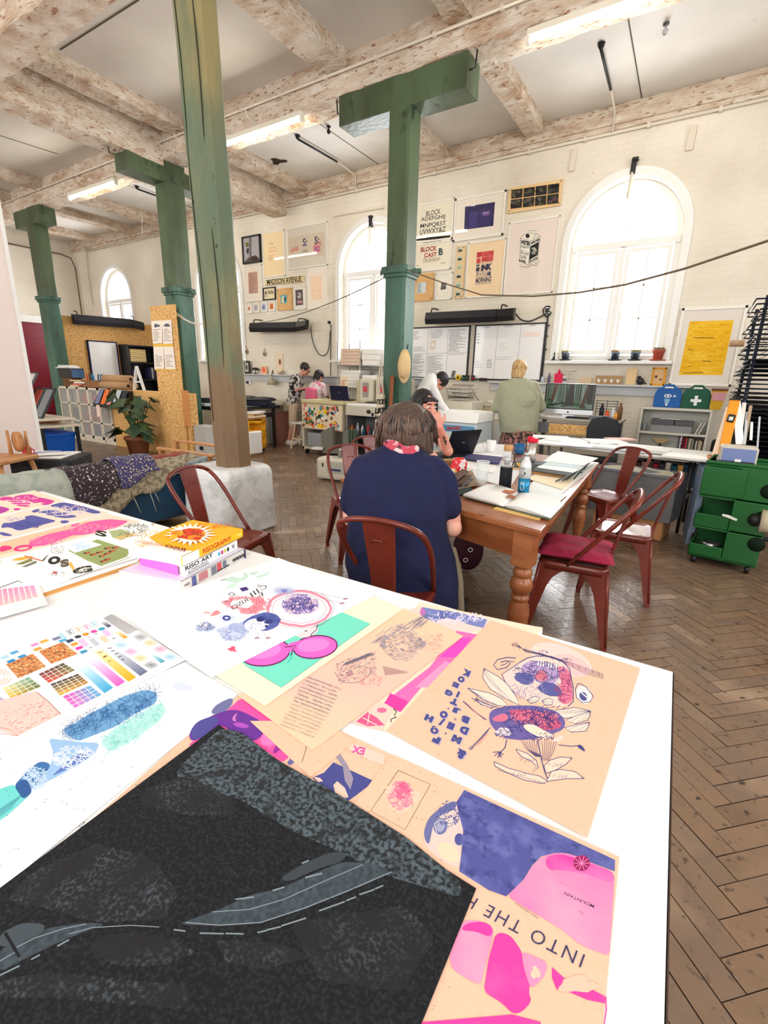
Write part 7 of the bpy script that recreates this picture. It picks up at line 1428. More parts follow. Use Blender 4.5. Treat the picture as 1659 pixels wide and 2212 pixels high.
def strands(c,R,rad,n,m_,t,length,seed=1,back=True,r=.004,down=.0,spread=1.0,lo=-.2):
 rnd=random.Random(seed);m=MB()
 for _ in range(n):
  a=rnd.uniform(-PI,PI)*spread-(PI/2 if back else 0);th=rnd.uniform(.05,1.0)
  P=[];L_=length*rnd.uniform(.75,1.1);st=9
  for k in range(st):
   ph=th+k/(st-1)*(PI/2-th)*1.0
   if k<st*.6:q=Vector((rad[0]*1.02*math.sin(ph)*math.cos(a),rad[1]*1.02*math.sin(ph)*math.sin(a),rad[2]*1.02*math.cos(ph)))
   else:b0=P0_;q=b0+Vector((b0.x*.04*(k-st*.6),b0.y*.04*(k-st*.6),-(k-st*.6)*L_/4.5));q+=Vector((rnd.uniform(-.004,.004),rnd.uniform(-.004,.004),0))
   if k<st*.6:P0_=q
   P.append(c+R@q)
  m.tube(P,[r*.6]+[r]*(st-2)+[r*.2],5)
 return obj('hair_strands',m,m_,t,fixn=False)
# ---- woman in the navy shirt, seen from behind
t=thing('person','person in a navy short-sleeved shirt and red scarf seated with their back to the camera','person',(-1.1,1.88,0))
SK=skinm((222,168,150));M_navy=mat('navy_jersey',(19,25,66),.9,bump=(8,.5,.03),var=((13,18,52),5,.55,.12))
def ringS(py,xl,xr,D,dep,n=26,e=.8):
 c=(S(xl,py,D)+S(xr,py,D))/2;hw=(S(xr,py,D)-S(xl,py,D)).length/2;c=Vector((c.x,c.y,c.z))
 P=[]
 for k in range(n):
  a=2*PI*k/n;cs,sn=math.cos(a),math.sin(a);P.append(c+hR*hw*math.copysign(abs(cs)**e,cs)+hF*dep*math.copysign(abs(sn)**e,sn))
 return P
m=MB();m.rings([ringS(*a)for a in ((1318,800,985,2.18,.14),(1295,770,990,2.18,.17),(1250,752,990,2.19,.18),(1215,745,986,2.20,.18),(1180,746,976,2.21,.165),(1140,750,966,2.22,.155),(1100,752,962,2.23,.15),(1060,752,962,2.25,.145),(1025,756,960,2.27,.13),(1000,764,950,2.29,.11),(983,785,935,2.31,.085),(970,812,918,2.32,.06),(960,835,905,2.33,.05))])
cap(m,[S(782,1010,2.29),S(765,1045,2.28),S(757,1090,2.27)],[.058,.057,.055]);cap(m,[S(938,1008,2.29),S(962,1045,2.27),S(972,1098,2.24)],[.060,.062,.060])
sh=obj('shirt',m,M_navy,t,remesh=.009,smooth_it=6)
tx=bpy.data.textures.new('cloth_folds','CLOUDS');tx.noise_scale=.10;tx.noise_depth=1
dm=sh.modifiers.new('folds','DISPLACE');dm.texture=tx;dm.strength=.012;dm.mid_level=.5;dm.texture_coords='LOCAL'
for j,(a_,b_,c_)in enumerate((((760,1192),(840,1205),(900,1198)),((905,1120),(940,1135),(975,1125)),((770,1250),(830,1262),(890,1252)),((930,1180),(955,1172),(980,1178)),((920,1230),(950,1236),(985,1222)),((765,1165),(790,1172),(812,1168)))):
 pass
m=MB();cap(m,[S(757,1085,2.27),S(757,1120,2.27),S(790,1110,2.50),S(830,1085,2.62)],[.043,.040,.036,.026]);cap(m,[S(972,1095,2.24),S(978,1140,2.24),S(955,1118,2.46),S(925,1085,2.66)],[.048,.047,.037,.026])
hand(m,S(830,1085,2.62),hF+UZ*-.1,UZ,1,.5);hand(m,S(925,1085,2.66),hF+UZ*-.1-hR*.2,UZ,1,.5,-1)
hc=S(878,925,2.42);m.tube([S(872,975,2.33),S(876,950,2.37),hc],[.062,.056,.055],12);RH=yawM(hF.x,hF.y)@Matrix.Rotation(-.25,3,'X');head_parts(m,hc,RH);obj('body',m,SK,t,remesh=.006,smooth_it=2)
face_parts(t,hc,RH)
M_hair=mat('brown_hair',(58,41,34),.45,var=[((84,62,52),30,.5,.12),((112,92,78),44,.66,.05)],bump=(60,.5),stretch=(3,3,.35))
m=MB();m.ell(S(878,912,2.40),(.122,.118,.100),0,24,16);m.rings([ringS(905,830,926,2.40,.09,20,1),ringS(920,823,934,2.40,.108,20,1),ringS(938,820,936,2.39,.115,20,1),ringS(955,822,936,2.39,.115,20,1),ringS(968,832,936,2.395,.108,20,1),ringS(978,850,936,2.41,.09,20,1)])
m.v=[tuple(Vector(v)+noise.noise_vector(Vector((v[0]*28,v[1]*28,v[2]*5)))*.010)for v in m.v];obj('hair',m,M_hair,t,remesh=.006,smooth_it=1)
m=MB();rnd=random.Random(9)
for k in range(240):
 x0=rnd.uniform(-1,1);a=S(878+x0*8,869,2.38+rnd.uniform(-.03,.05));xe=878+x0*62;ye=966+rnd.uniform(-20,14)-8*abs(x0)
 dd=2.285+.115*abs(x0)**2;P=[]
 for s in (0,.15,.35,.6,.82,1):
  px_=878+x0*(8+(50+12*s)*math.sin(min(1,s*1.6)*PI/2));py_=868+(ye-868)*s**1.15;D_=2.39-(2.39-dd)*math.sin(min(1,s*1.5)*PI/2)+(.02 if s>.95 else 0);P.append(S(px_+rnd.uniform(-2,2),py_,D_-.008))
 m.tube(P,[.0015,.0035,.0042,.004,.003,.001],5,k%3)
obj('hair_strands',m,[mat('hair_a',(52,36,30),.4),mat('hair_b',(76,55,45),.4),mat('hair_c',(112,88,74),.4)],t,fixn=False)
M_scarf=mat('scarf_print',(190,70,92),.85,var=[((226,196,196),20,.56,.03),((40,34,60),13,.6,.03)],bump=(30,.5))
m=MB();
for kk,(dz,rr_)in enumerate(((0,1),(.022,.93))):
 P=[]
 for k in range(22):a=2*PI*k/22;c=S(872,966-kk*7,2.345);P.append(c+hR*.082*rr_*math.cos(a)+hF*.082*rr_*math.sin(a)+UZ*(.012*math.sin(a)-.018*math.cos(a)+.006*math.sin(5*a)))
 m.tube(P,.021,8,closed=True)
m.v=[tuple(Vector(v)+noise.noise_vector(Vector(v)*30)*.008)for v in m.v];obj('scarf',m,M_scarf,t)
M_kh=mat('khaki_trousers',(150,140,118),.85);m=MB();m.ell(S(870,1285,2.22),(.2,.17,.10));cap(m,[S(925,1290,2.25),S(975,1225,2.75),S(985,1330,2.62)],[.085,.066,.052]);cap(m,[S(820,1290,2.25),S(850,1215,2.75),S(845,1340,2.66)],[.085,.066,.052]);kn=[S(985,1330,2.62),S(845,1340,2.66)]
cap(m,[S(975,1190,2.30),S(988,1250,2.34),S(992,1320,2.36)],[.03,.032,.03])
for q in kn:cap(m,[q,Vector((q.x,q.y,.08))],[.052,.045])
obj('trousers',m,M_kh,t,remesh=.012,smooth_it=2)
for q in kn:m=MB();m.ell((q.x,q.y+.05,.045),(.045,.12,.045));obj('shoe',m,ink((60,50,46)),t)
# ---- generic clothed figure
def figure(label,J,skin,top,bot,hairm,s=1.0,faced=(0,1),headtilt=0,hairlen=.0,skirt=False,shoes=(240,240,240),sleeve=1.0,legs_bare=False,fringe=False,hair_scale=1,bulk=1.0,tname='shirt',bname='trousers',curls=(.5,.5),hroll=0,extra=None):
 t=thing('person',label,'person',(J['pel'].x,J['pel'].y,0));R=yawM(*faced);RH=yawM(*J.get('look',faced))@Matrix.Rotation(hroll,3,'Y')@Matrix.Rotation(headtilt,3,'X')
 m=MB();head_parts(m,J['head'],RH,s);m.tube([J['neck'],J['neck'].lerp(J['head'],.5),J['head']],[.055*s,.05*s,.05*s],12)
 for q,sd in (('L',-1),('R',1)):
  cap(m,[J['sh'+q],J['el'+q],J['wr'+q]],[.044*s,.038*s,.024*s]);d=J.get('hd'+q,(J['wr'+q]-J['el'+q]).normalized());hand(m,J['wr'+q],d,J.get('hn'+q,UZ),s,curls[0 if q=='L' else 1],sd)
 if legs_bare or skirt:
  for q in 'LR':cap(m,[J['hip'+q],J['kn'+q],J['an'+q]],[.08*s,.056*s,.036*s])
 obj('body',m,skin,t,remesh=.007,smooth_it=1);face_parts(t,J['head'],RH,s)
 m=MB();b=bulk;mid=J['pel'].lerp(J['chest'],.5);up=(J['chest']-J['pel']).normalized();rt=R@Vector((1,0,0));fw=rt.cross(up)*-1
 Rb=Matrix((rt,up.cross(rt),up)).transposed()
 m.ell(J['pel'],(.17*b*s,.125*b*s,.13*s),M=Rb);m.ell(mid,(.155*b*s,.115*b*s,.2*s),M=Rb);m.ell(J['chest'],(.175*b*s,.125*b*s,.19*s),M=Rb);cap(m,[J['shL'],J['neck']*.6+J['chest']*.4,J['shR']],[.062*b*s,.075*b*s,.062*b*s])
 for q in 'LR':
  e=J['sh'+q].lerp(J['el'+q],min(1,sleeve*1.0))if sleeve<=1 else J['el'+q];P=[J['sh'+q],e];r=[.062*b*s,.058*b*s]
  if sleeve>1:P.append(J['el'+q].lerp(J['wr'+q],sleeve-1));r.append(.042*b*s)
  cap(m,P,r)
 if extra:extra(m)
 obj(tname,m,top,t,remesh=.010,smooth_it=8 if extra else 3)
 m=MB();m.ell(J['pel']-up*.04,(.165*b*s,.13*b*s,.12*s),M=Rb)
 if skirt:
  hm=(J['knL']+J['knR'])/2;n=18;rg=[]
  for f_,w in ((0,.17),(.4,.19),(1,.21)):c=(J['pel']-up*.03).lerp(hm,f_);rg.append([c+R@Vector((w*b*s*math.cos(2*PI*k/n)*(1+.04*math.sin(k*2.2)*f_),w*.75*b*s*math.sin(2*PI*k/n),0))for k in range(n)])
  m.rings(rg)
 else:
  for q in 'LR':
   P=[J['hip'+q],J['kn'+q]]if legs_bare else [J['hip'+q],J['kn'+q],J['an'+q]];cap(m,P,[.098*s,.082*s]if legs_bare else [.095*s,.068*s,.055*s])
 obj(bname,m,bot,t,remesh=.012,smooth_it=2)
 for q in 'LR':m=MB();d=Vector(J.get('toe',(R@Vector((0,1,0)))[:]));a_=J['an'+q];m.ell((a_.x+d.x*.05,a_.y+d.y*.05,.05),(.048*s,.13*s,.055*s),M=yawM(d.x,d.y));m.ell((a_.x+d.x*.0,a_.y+d.y*.0,.07),(.045*s,.055*s,.065*s));obj('shoe',m,ink(shoes),t,remesh=.01)
 m=MB();c=J['head'];g=lambda x,y,z:c+RH@Vector((x,y,z))*s;hs_=hair_scale
 m.ell(g(0,-.028,.042),(.086*s*hs_,.098*s*hs_,.088*s*hs_),M=RH)
 if hairlen:
  n=18;rg=[]
  for f_,w in ((0,.090),(.5,.094),(1,.080)):rg.append([g(w*math.cos(a_),-.03+w*1.0*math.sin(a_)*.9,.03-hairlen*f_)for a_ in (PI*1.0+(PI*1.0)*k/(n-1)for k in range(n))]+[g(w*.72*math.cos(a_),-.03+w*.6*math.sin(a_),.03-hairlen*f_)for a_ in (2*PI-(PI)*k/(n-1)for k in range(n))])
  m.rings(rg)
 if fringe:m.ell(g(0,.047,.058),(.071*s,.042*s,.026*s),M=RH);m.ell(g(.072,.025,-.03),(.018*s,.035*s,.085*s),M=RH);m.ell(g(-.072,.025,-.03),(.018*s,.035*s,.085*s),M=RH)
 m.v=[tuple(Vector(v)+noise.noise_vector(Vector((v[0]*30,v[1]*30,v[2]*8)))*.006)for v in m.v];obj('hair',m,hairm,t,remesh=.007,smooth_it=1)
 return t,RH
V=Vector
D_=V((-2.0,6.38,0)).dot(hF)
a_=lambda x,y,dd=0:S(x,y,D_+dd)
pel=a_(1120,935);b0=V((pel.x,pel.y,0))
J=dict(pel=a_(1120,925),chest=a_(1120,862),neck=a_(1122,822),head=a_(1123,801,.04),shL=a_(1090,835),shR=a_(1152,835),elL=a_(1073,880,.08),elR=a_(1168,880,.08),wrL=a_(1088,893,.30),wrR=a_(1152,893,.30),hipL=a_(1103,945),hipR=a_(1137,945),look=(.1,1))
for q,x in (('L',-.09),('R',.09)):J['kn'+q]=V((b0.x+x,b0.y,.47));J['an'+q]=V((b0.x+x,b0.y-.02,.09))
M_sage=mat('sage_sweatshirt',(160,162,138),.9,bump=(7,.5,.04),sheen=.2);M_fl=mat('floral_skirt',(166,120,108),.9,var=[((46,36,40),26,.52,.03),((120,80,76),40,.6,.04)])
M_blond=mat('blond_hair',(206,172,120),.5,var=((160,122,76),26,.55,.08),bump=(50,.4),stretch=(3,3,.4))
t,RH=figure('standing person with blond bob, sage sweatshirt and floral skirt, back turned',J,skinm((226,180,160)),M_sage,M_fl,M_blond,1.0,(.1,1),-.25,.14,True,(50,46,50),1.75,bulk=1.30,tname='sweatshirt',bname='skirt',hair_scale=1.12,extra=lambda m:m.rings([ringS(y,xl,xr,D_,d)for y,xl,xr,d in ((816,1108,1138,.07),(824,1094,1150,.10),(836,1082,1160,.13),(852,1077,1164,.15),(875,1076,1164,.16),(900,1077,1163,.165),(922,1079,1161,.165),(934,1080,1160,.15))]))
D_=3.60;M_dkhair=mat('black_hair',(20,16,18),.5,bump=(50,.3),stretch=(3,3,.4))
J=dict(pel=V((-2.30,3.66,.54)),chest=V((-2.16,3.58,.86)),neck=a_(903,912,-.02),head=a_(918,880,-.10),look=(.90,-.42))
J['shL']=a_(938,928,0);J['shR']=a_(872,935,-.05);J['elL']=a_(968,975,-.16);J['wrL']=a_(950,922,-.26);J['elR']=a_(884,990,-.12);J['wrR']=a_(912,974,-.34);J['hdL']=V((-.35,-.15,.9));J['hnL']=V((.3,-.9,.3));J['hdR']=V((.85,-.2,-.05));J['hnR']=UZ
J['hipL']=V((-2.18,3.76,.52));J['hipR']=V((-2.26,3.55,.52));J['knL']=V((-1.84,3.66,.53));J['knR']=V((-1.92,3.44,.53));J['anL']=V((-1.86,3.66,.09));J['anR']=V((-1.94,3.40,.09))
t,RH=figure('person with long black fringed hair resting their chin on a fist at a laptop',J,skinm((214,150,132)),mat('black_top',(30,28,34),.85),mat('black_trousers',(34,32,38),.85),M_dkhair,1.0,(.85,-.5),-.12,.20,False,(40,40,44),.28,fringe=True,curls=(1.5,.6),tname='top')
e,w=J['elL'],J['wrL'];m=MB()
c=e.lerp(w,.5)-hF*.036;ax=(w-e).normalized();m.prism([c+hR*x+ax*z for x,z in ((-.004,-.05),(.004,-.045),(.007,-.02),(.014,-.01),(.006,.0),(.010,.02),(.002,.045),(-.006,.02),(-.002,0),(-.010,-.015),(-.003,-.03))],-hF*.0012)
obj('tattoo',m,ink((70,56,66)),t)
D_=V((-2.95,5.35,0)).dot(hF)+.35
J=dict(pel=a_(905,862),chest=a_(925,830,.10),neck=a_(942,822,.14),head=a_(950,826,.20),shL=a_(930,826,.28),shR=a_(935,836,-.02),elL=a_(948,868,.3),elR=a_(952,872,.0),wrL=a_(962,885,.36),wrR=a_(966,886,.1),hipL=a_(900,872,.1),hipR=a_(905,875,-.08),look=(.8,.6),hdL=V((.6,.3,-.4)),hdR=V((.6,.3,-.4)))
b0=J['pel']
for q,x in (('L',.08),('R',-.08)):J['kn'+q]=V((b0.x+x*.6,b0.y+x,.48));J['an'+q]=V((b0.x+x*.6,b0.y+x,.09))
figure('person with black hair in a white top, bent low over the copier',J,skinm((206,150,130)),mat('white_top',(236,236,236),.85),mat('dark_jeans',(44,50,70),.85),M_dkhair,.95,(.8,.6),-1.1,0,False,(40,40,44),1.9,bulk=.9,tname='top',hair_scale=1.15)
D_=V((-7.0,7.28,0)).dot(hF)
M_pat=mat('patterned_shirt',(196,192,190),.85,var=[((34,34,40),15,.50,.03),((150,120,116),11,.62,.03)])
J=dict(pel=a_(634,868),chest=a_(640,828),neck=a_(650,810),head=a_(659,799),shL=a_(642,818,.16),shR=a_(644,818,-.16),elL=a_(650,842,.2),elR=a_(640,842,-.22),wrL=a_(672,840,.1),wrR=a_(658,838,-.2),hipL=a_(632,876,.09),hipR=a_(634,878,-.09),knL=a_(636,915,.08),knR=a_(632,917,-.09),anL=a_(640,950,.10),anR=a_(624,955,-.10),look=(.86,.2))
t,RH=figure('person in black and white patterned shirt, beige shorts and glasses, looking down',J,skinm((214,156,134)),M_pat,mat('beige_shorts',(206,186,158),.85),mat('dark_brown_hair',(40,30,30),.5),1.02,(.9,.35),-.55,0,False,(236,232,224),.7,True,bulk=1.1,bname='shorts',hair_scale=1.05)
c=J['head'];g=lambda x,y,z:c+RH@V((x,y,z))
for q in (-1,1):m=MB();m.tube([g(q*.032+.02*math.cos(2*PI*k/12),.098,.012+.016*math.sin(2*PI*k/12))for k in range(12)],.003,5,closed=True);obj('glasses_rim',m,M_blk,t);m=MB();m.tube([g(q*.05,.096,.016),g(q*.08,.02,.016)],.003,5);obj('glasses_arm',m,M_blk,t)
D_=V((-6.0,7.42,0)).dot(hF)
M_td=mat('tie_dye',(238,224,228),.85,var=[((216,96,132),9,.56,.06),((90,70,80),16,.66,.03)])
J=dict(pel=a_(680,880),chest=a_(682,842),neck=a_(687,826),head=a_(689,815),shL=a_(676,832,.14),shR=a_(697,834,-.04),elL=a_(668,850,.16),elR=a_(704,852,0),wrL=a_(682,858,.28),wrR=a_(712,862,.15),look=(.2,.98))
b0=J['pel']
for q,x in (('L',-.08),('R',.08)):J['hip'+q]=b0+V((x,0,-.06));J['kn'+q]=V((b0.x+x,b0.y,.48));J['an'+q]=V((b0.x+x,b0.y,.09))
t,RH=figure('person in pink and white tie-dye top behind the sticker cabinet',J,skinm((214,160,140)),M_td,mat('pink_trousers',(206,150,160),.85),M_dkhair,.95,(.2,.98),-.6,.12,False,(230,230,230),.9,bulk=1.05,tname='top',hair_scale=1.1)
m=MB();c=a_(672,853,-.12);m.box(c,(.26,.12,.26),M=yawM(.2,.98));tag(obj('rucksack',m,mat('pink_nylon',(232,110,150),.7),bevel=.04,seg=3),'pink rucksack on the back of the person behind the sticker cabinet','bag')
# ================================================================ NEAR WORK TABLE WITH PRINTS
PZ=.87
M_lam=mat('white_laminate',(244,245,247),.28,coat=.15)
t=thing('work_table','large white work table in the foreground covered with prints','table',(-1.1,.4,0));C4=[(.05,.972),(-2.42,.935),(-2.42,-.32),(.085,-.30)]
m=MB();m.prism([(x,y,PZ-.028)for x,y in C4],(0,0,.028));obj('table_top',m,M_lam,t,bevel=.002)
m=MB();m.prism([(.051,.972,PZ-.030),(.0525,.972,PZ-.030),(.0875,-.30,PZ-.030),(.086,-.30,PZ-.030)],(0,0,.029));m2=MB();m2.prism([(.05,.9722,PZ-.03),(.05,.974,PZ-.03),(-2.42,.937,PZ-.03),(-2.42,.9352,PZ-.03)],(0,0,.029));obj('edge_band',m,ink((70,54,46)),t);obj('edge_band',m2,ink((120,110,104)),t)
for x,y in ((-.06,.85),(-2.3,.82),(-2.3,-.2),(-.04,-.2)):m=MB();m.box((x,y,(PZ-.03)/2),(.06,.06,PZ-.03));obj('leg',m,M_grey2,t)
for a_,b_ in (((-.06,.85),(-2.3,.82)),((-.04,-.2),(-2.3,-.2))):m=MB();m.bar((a_[0],a_[1],PZ-.07),(b_[0],b_[1],PZ-.07),.03,.08);obj('rail',m,M_grey2,t)
M_kr=mat('peach_kraft',(234,190,164),.85,var=[((231,186,159),160,.55,.1)]);M_crm=mat('cream_stock',(248,238,206),.85)
PXN={}
level=[0]
def sheet_px(name,label,q,col,draw=None,Z=None,cat='print',th=.0003,lift=None,grp=None,lev=0):
 """a flat sheet: q = four or more pixel corners on the table plane"""
 z=PZ+(lift if lift is not None else .0004+.0008*lev)
 t=thing(name,label,cat,atz(*q[0],z),group=grp);P=[atz(x,y,PZ)for x,y in q];P=[Vector((p.x,p.y,z))for p in P]
 m=MB();m.prism(P,(0,0,th));obj('sheet',m,col if isinstance(col,bpy.types.Material)else ink(col),t)
 if draw:
  k=(EYE-z-th)/(EYE-PZ)
  def fn(x,y):p=atz(x,y,PZ);return Vector((p.x,p.y,z+th))
  a=Art(fn,(0,0,1),0,5e-5,Z);draw(a);a=Art(fn,(0,0,1),3.6e-4/max(1,a.n_inc),5e-5,Z);draw(a);a.done('printed_image',t)
 return t
def wrect(p0,p1,L_,side=1):
 """pixel corners of a true rectangle on the table: edge p0-p1 and depth L_"""
 A,B=atz(*p0,PZ),atz(*p1,PZ);d=(B-A).normalized();n=Vector((-d.y,d.x,0))*side*L_
 return [p0,p1,topx(B+n),topx(A+n)]
def topx(P):
 v=Vector(P)-Vector((0,0,EYE));z=v.dot(CF);return (829.5+F_PX*v.dot(CR)/z,1106-F_PX*v.dot(CU)/z)
def glyph(a,ch,c,w,h,ang,col,bold=.05):
 u=(math.cos(ang),math.sin(ang));v=(math.sin(ang),-math.cos(ang))
 p0=(c[0]-u[0]*w/2-v[0]*h/2,c[1]-u[1]*w/2-v[1]*h/2);a.text(ch,p0,(p0[0]+u[0]*w,p0[1]+u[1]*w),(p0[0]+v[0]*h,p0[1]+v[1]*h),col,bold)
NAVY=(70,74,140);PINK=(252,84,164);MAG=(220,60,160)
# ---- board and prints at the far left
sheet_px('foam_board','white foam board with a tan edge under the far left prints',[(-140,1102),(74,1062),(330,1133),(300,1221),(94,1290),(-140,1368)],(206,150,84),None,None,'board',.004,lift=0)
sheet_px('backing_sheet','white facing sheet on the tan edged foam board',[(-140,1102),(74,1062),(329,1132),(298,1217),(92,1285),(-140,1362)],(246,246,248),None,None,'board',.0008,lift=.0041)
ZB=(0,1040,.33755);level[0]=6
def f1(a):
 M1,M2=(206,56,150),(230,110,180)
 a.sp([(0,165),(75,185),(15,215),(-140,225),(-140,180)],(176,60,160))
 a.sp([(80,105),(150,92),(210,90),(235,108),(300,118),(365,136),(300,150),(260,140),(225,150),(200,138),(170,128),(120,125)],M1)
 for q in ([(0,112),(40,104),(150,118),(140,130),(60,128),(0,132)],[(50,132),(150,134),(150,142),(60,140)],[(70,146),(200,146),(196,156),(80,154)],[(105,156),(200,162),(180,172),(110,166)],[(80,190),(100,178),(140,182),(120,196)],[(250,150),(320,146),(350,140),(300,164)]):a.sp(q,M1)
 a.scrib((140,130),(110,22),60,M2,3,7);a.scrib((170,112),(90,14),30,(250,190,200),2.5,8)
sheet_px('riso_print','magenta lettered print at the far left corner of the white table',[(-140,1100),(77,1063),(141,1085),(-140,1146)],(250,214,192),f1,ZB,lev=6)
def f2(a):
 B1,B2=(84,86,158),(130,134,190)
 a.sp([(30,265),(150,240),(200,222),(370,262),(120,328),(60,300),(0,312)],B1);a.sp([(10,232),(120,224),(180,246),(60,276),(0,272)],(238,214,200));a.scrib((90,250),(60,16),30,B2,2.5,3)
 a.sp([(310,165),(400,140),(460,152),(540,168),(660,208),(600,218),(520,190),(440,200),(380,178)],B1)
 for q in ([(205,196),(250,182),(262,192),(230,210),(206,206)],[(230,206),(330,190),(400,200),(300,214)],[(280,216),(420,206),(450,216),(330,230)],[(330,232),(470,222),(500,236),(420,246)],[(380,262),(430,256),(450,270),(400,282)],[(0,330),(60,345),(90,356),(40,362),(0,350)]):a.sp(q,B1)
 a.scrib((400,200),(160,34),80,(200,196,214),3,4);a.scrib((480,180),(120,20),40,(230,206,200),3,5);a.scrib((160,290),(110,26),40,(70,74,140),3,6)
sheet_px('riso_print','blue version of the lettered print beside the magenta one',[(-140,1150),(138,1087),(238,1110),(-140,1206)],(244,214,198),f2,ZB,lev=6)
def f3(a):
 P1=(252,96,160);a.sp([(-160,428),(0,400),(560,262),(840,262),(640,330),(-160,520)],(250,190,160))
 a.sp([(180,400),(300,350),(520,300),(560,320),(430,370),(300,420),(200,430)],P1);a.sp([(430,330),(560,270),(700,250),(830,262),(760,300),(560,350),(420,360)],P1);a.sp([(0,425),(60,420),(90,440),(0,468)],(250,60,120));a.blob((150,438),(62,20),(250,60,130),rot=-.15);a.blob((152,440),(36,9),(250,180,160),rot=-.15)
 a.sp([(450,288),(520,272),(500,300),(460,302)],P1);a.scrib((560,310),(180,30),50,(252,150,180),4,9);a.scrib((300,390),(120,30),40,(252,130,170),4,19)
sheet_px('riso_print','fluorescent pink version of the lettered print',[(-140,1212),(232,1113),(304,1130),(-140,1260)],(250,214,196),f3,ZB,lev=6.4)
def f4(a):
 K=(44,44,38);a.poly([(438,455),(625,382),(885,468),(650,555),(560,520)],(150,164,104));a.poly([(388,412),(540,380),(655,418),(480,470)],(226,240,248));a.scrib((520,428),(60,26),40,(170,206,236),2,5)
 for c in ((560,470),(600,480),(640,466),(690,440),(720,458),(655,490),(690,474),(740,436),(690,512),(665,524)):a.blob(c,(24,7),(186,104,66),rot=-.2,rough=.2);a.line([(c[0]-30,c[1]+6),(c[0]-10,c[1]),(c[0]+28,c[1]-8)],1.5,(110,60,40));a.blob((c[0]-14,c[1]+2),(8,5),(60,40,40))
 for q,c in (([(72,520),(120,500),(210,490),(215,502),(130,520)],(226,170,60)),([(100,545),(200,505),(215,520),(150,545)],(130,130,70)),([(140,560),(230,520),(240,535),(170,562)],(120,120,110)),([(160,485),(275,518),(270,526),(158,494)],(206,120,90)),([(270,520),(300,490),(315,480),(280,524)],K)):a.poly(q,c)
 glyph(a,'O',(350,518),84,52,-.25,K,.08);glyph(a,'S',(418,536),62,50,-.25,(100,92,80),.08);glyph(a,'I',(462,556),20,60,-.5,(226,180,90),.08);glyph(a,'G',(530,580),130,44,-.2,K,.06);a.scrib((530,580),(70,22),30,(200,196,186),3,4)
 a.line([(330,400),(335,440),(330,462),(360,476),(400,470),(412,440),(390,420)],2,K);a.scrib((370,450),(36,24),16,(90,90,90),1.5,11);a.blob((355,598),(16,8),(200,90,90));a.scrib((370,605),(60,22),22,(120,110,110),1.5,12)
 a.poly([(700,330),(780,315),(850,350),(780,388),(720,370)],(170,180,130));a.poly([(740,370),(850,340),(870,356),(760,386)],(214,184,120));glyph(a,'S',(650,345),76,36,.2,K,.04);a.scrib((870,310),(90,34),60,(120,124,124),2.5,6);a.scrib((850,350),(100,20),30,(90,90,86),2.5,16)
 a.line([(450,640),(700,560),(880,505)],2,(80,80,80))
sheet_px('riso_print','white print with beetles on green and big dark letters left of the books',[(-2,1213),(306,1131),(400,1163),(124,1267)],(250,248,246),f4,ZB,lev=7)
sheet_px('paper_sheet','blank white sheet at the left edge above the pink grid card',[(-120,1240),(20,1222),(60,1258),(-60,1300)],(238,240,238),lambda a:a.line([(-10,1278),(40,1259),(48,1263)],1.5,(60,60,60)),None,'paper',lev=6)
Z6=(0,1180,.33755)
def f5(a):
 qd=[(-260,330),(225,270),(250,345),(-260,470)];rnd=random.Random(1)
 for i in range(14):
  for j in range(11):
   if i/14<.3:pass
   u0,v0=i/14,j/11;c=(250,60+int(90*i/14*(j/11)),130+int(60*i/14));c=(c[0],50+((i*5+j*9)//12)*10,130+((i*4)//10)*12);a.qrect(qd,u0+.006,v0+.02,u0+.062,v0+.075,c)
sheet_px('print_card','card of pink gradient squares at the left edge of the table',[(-120,1300),(84,1269),(104,1311),(-120,1375)],(244,236,234),f5,Z6,'card',.003,lev=7)
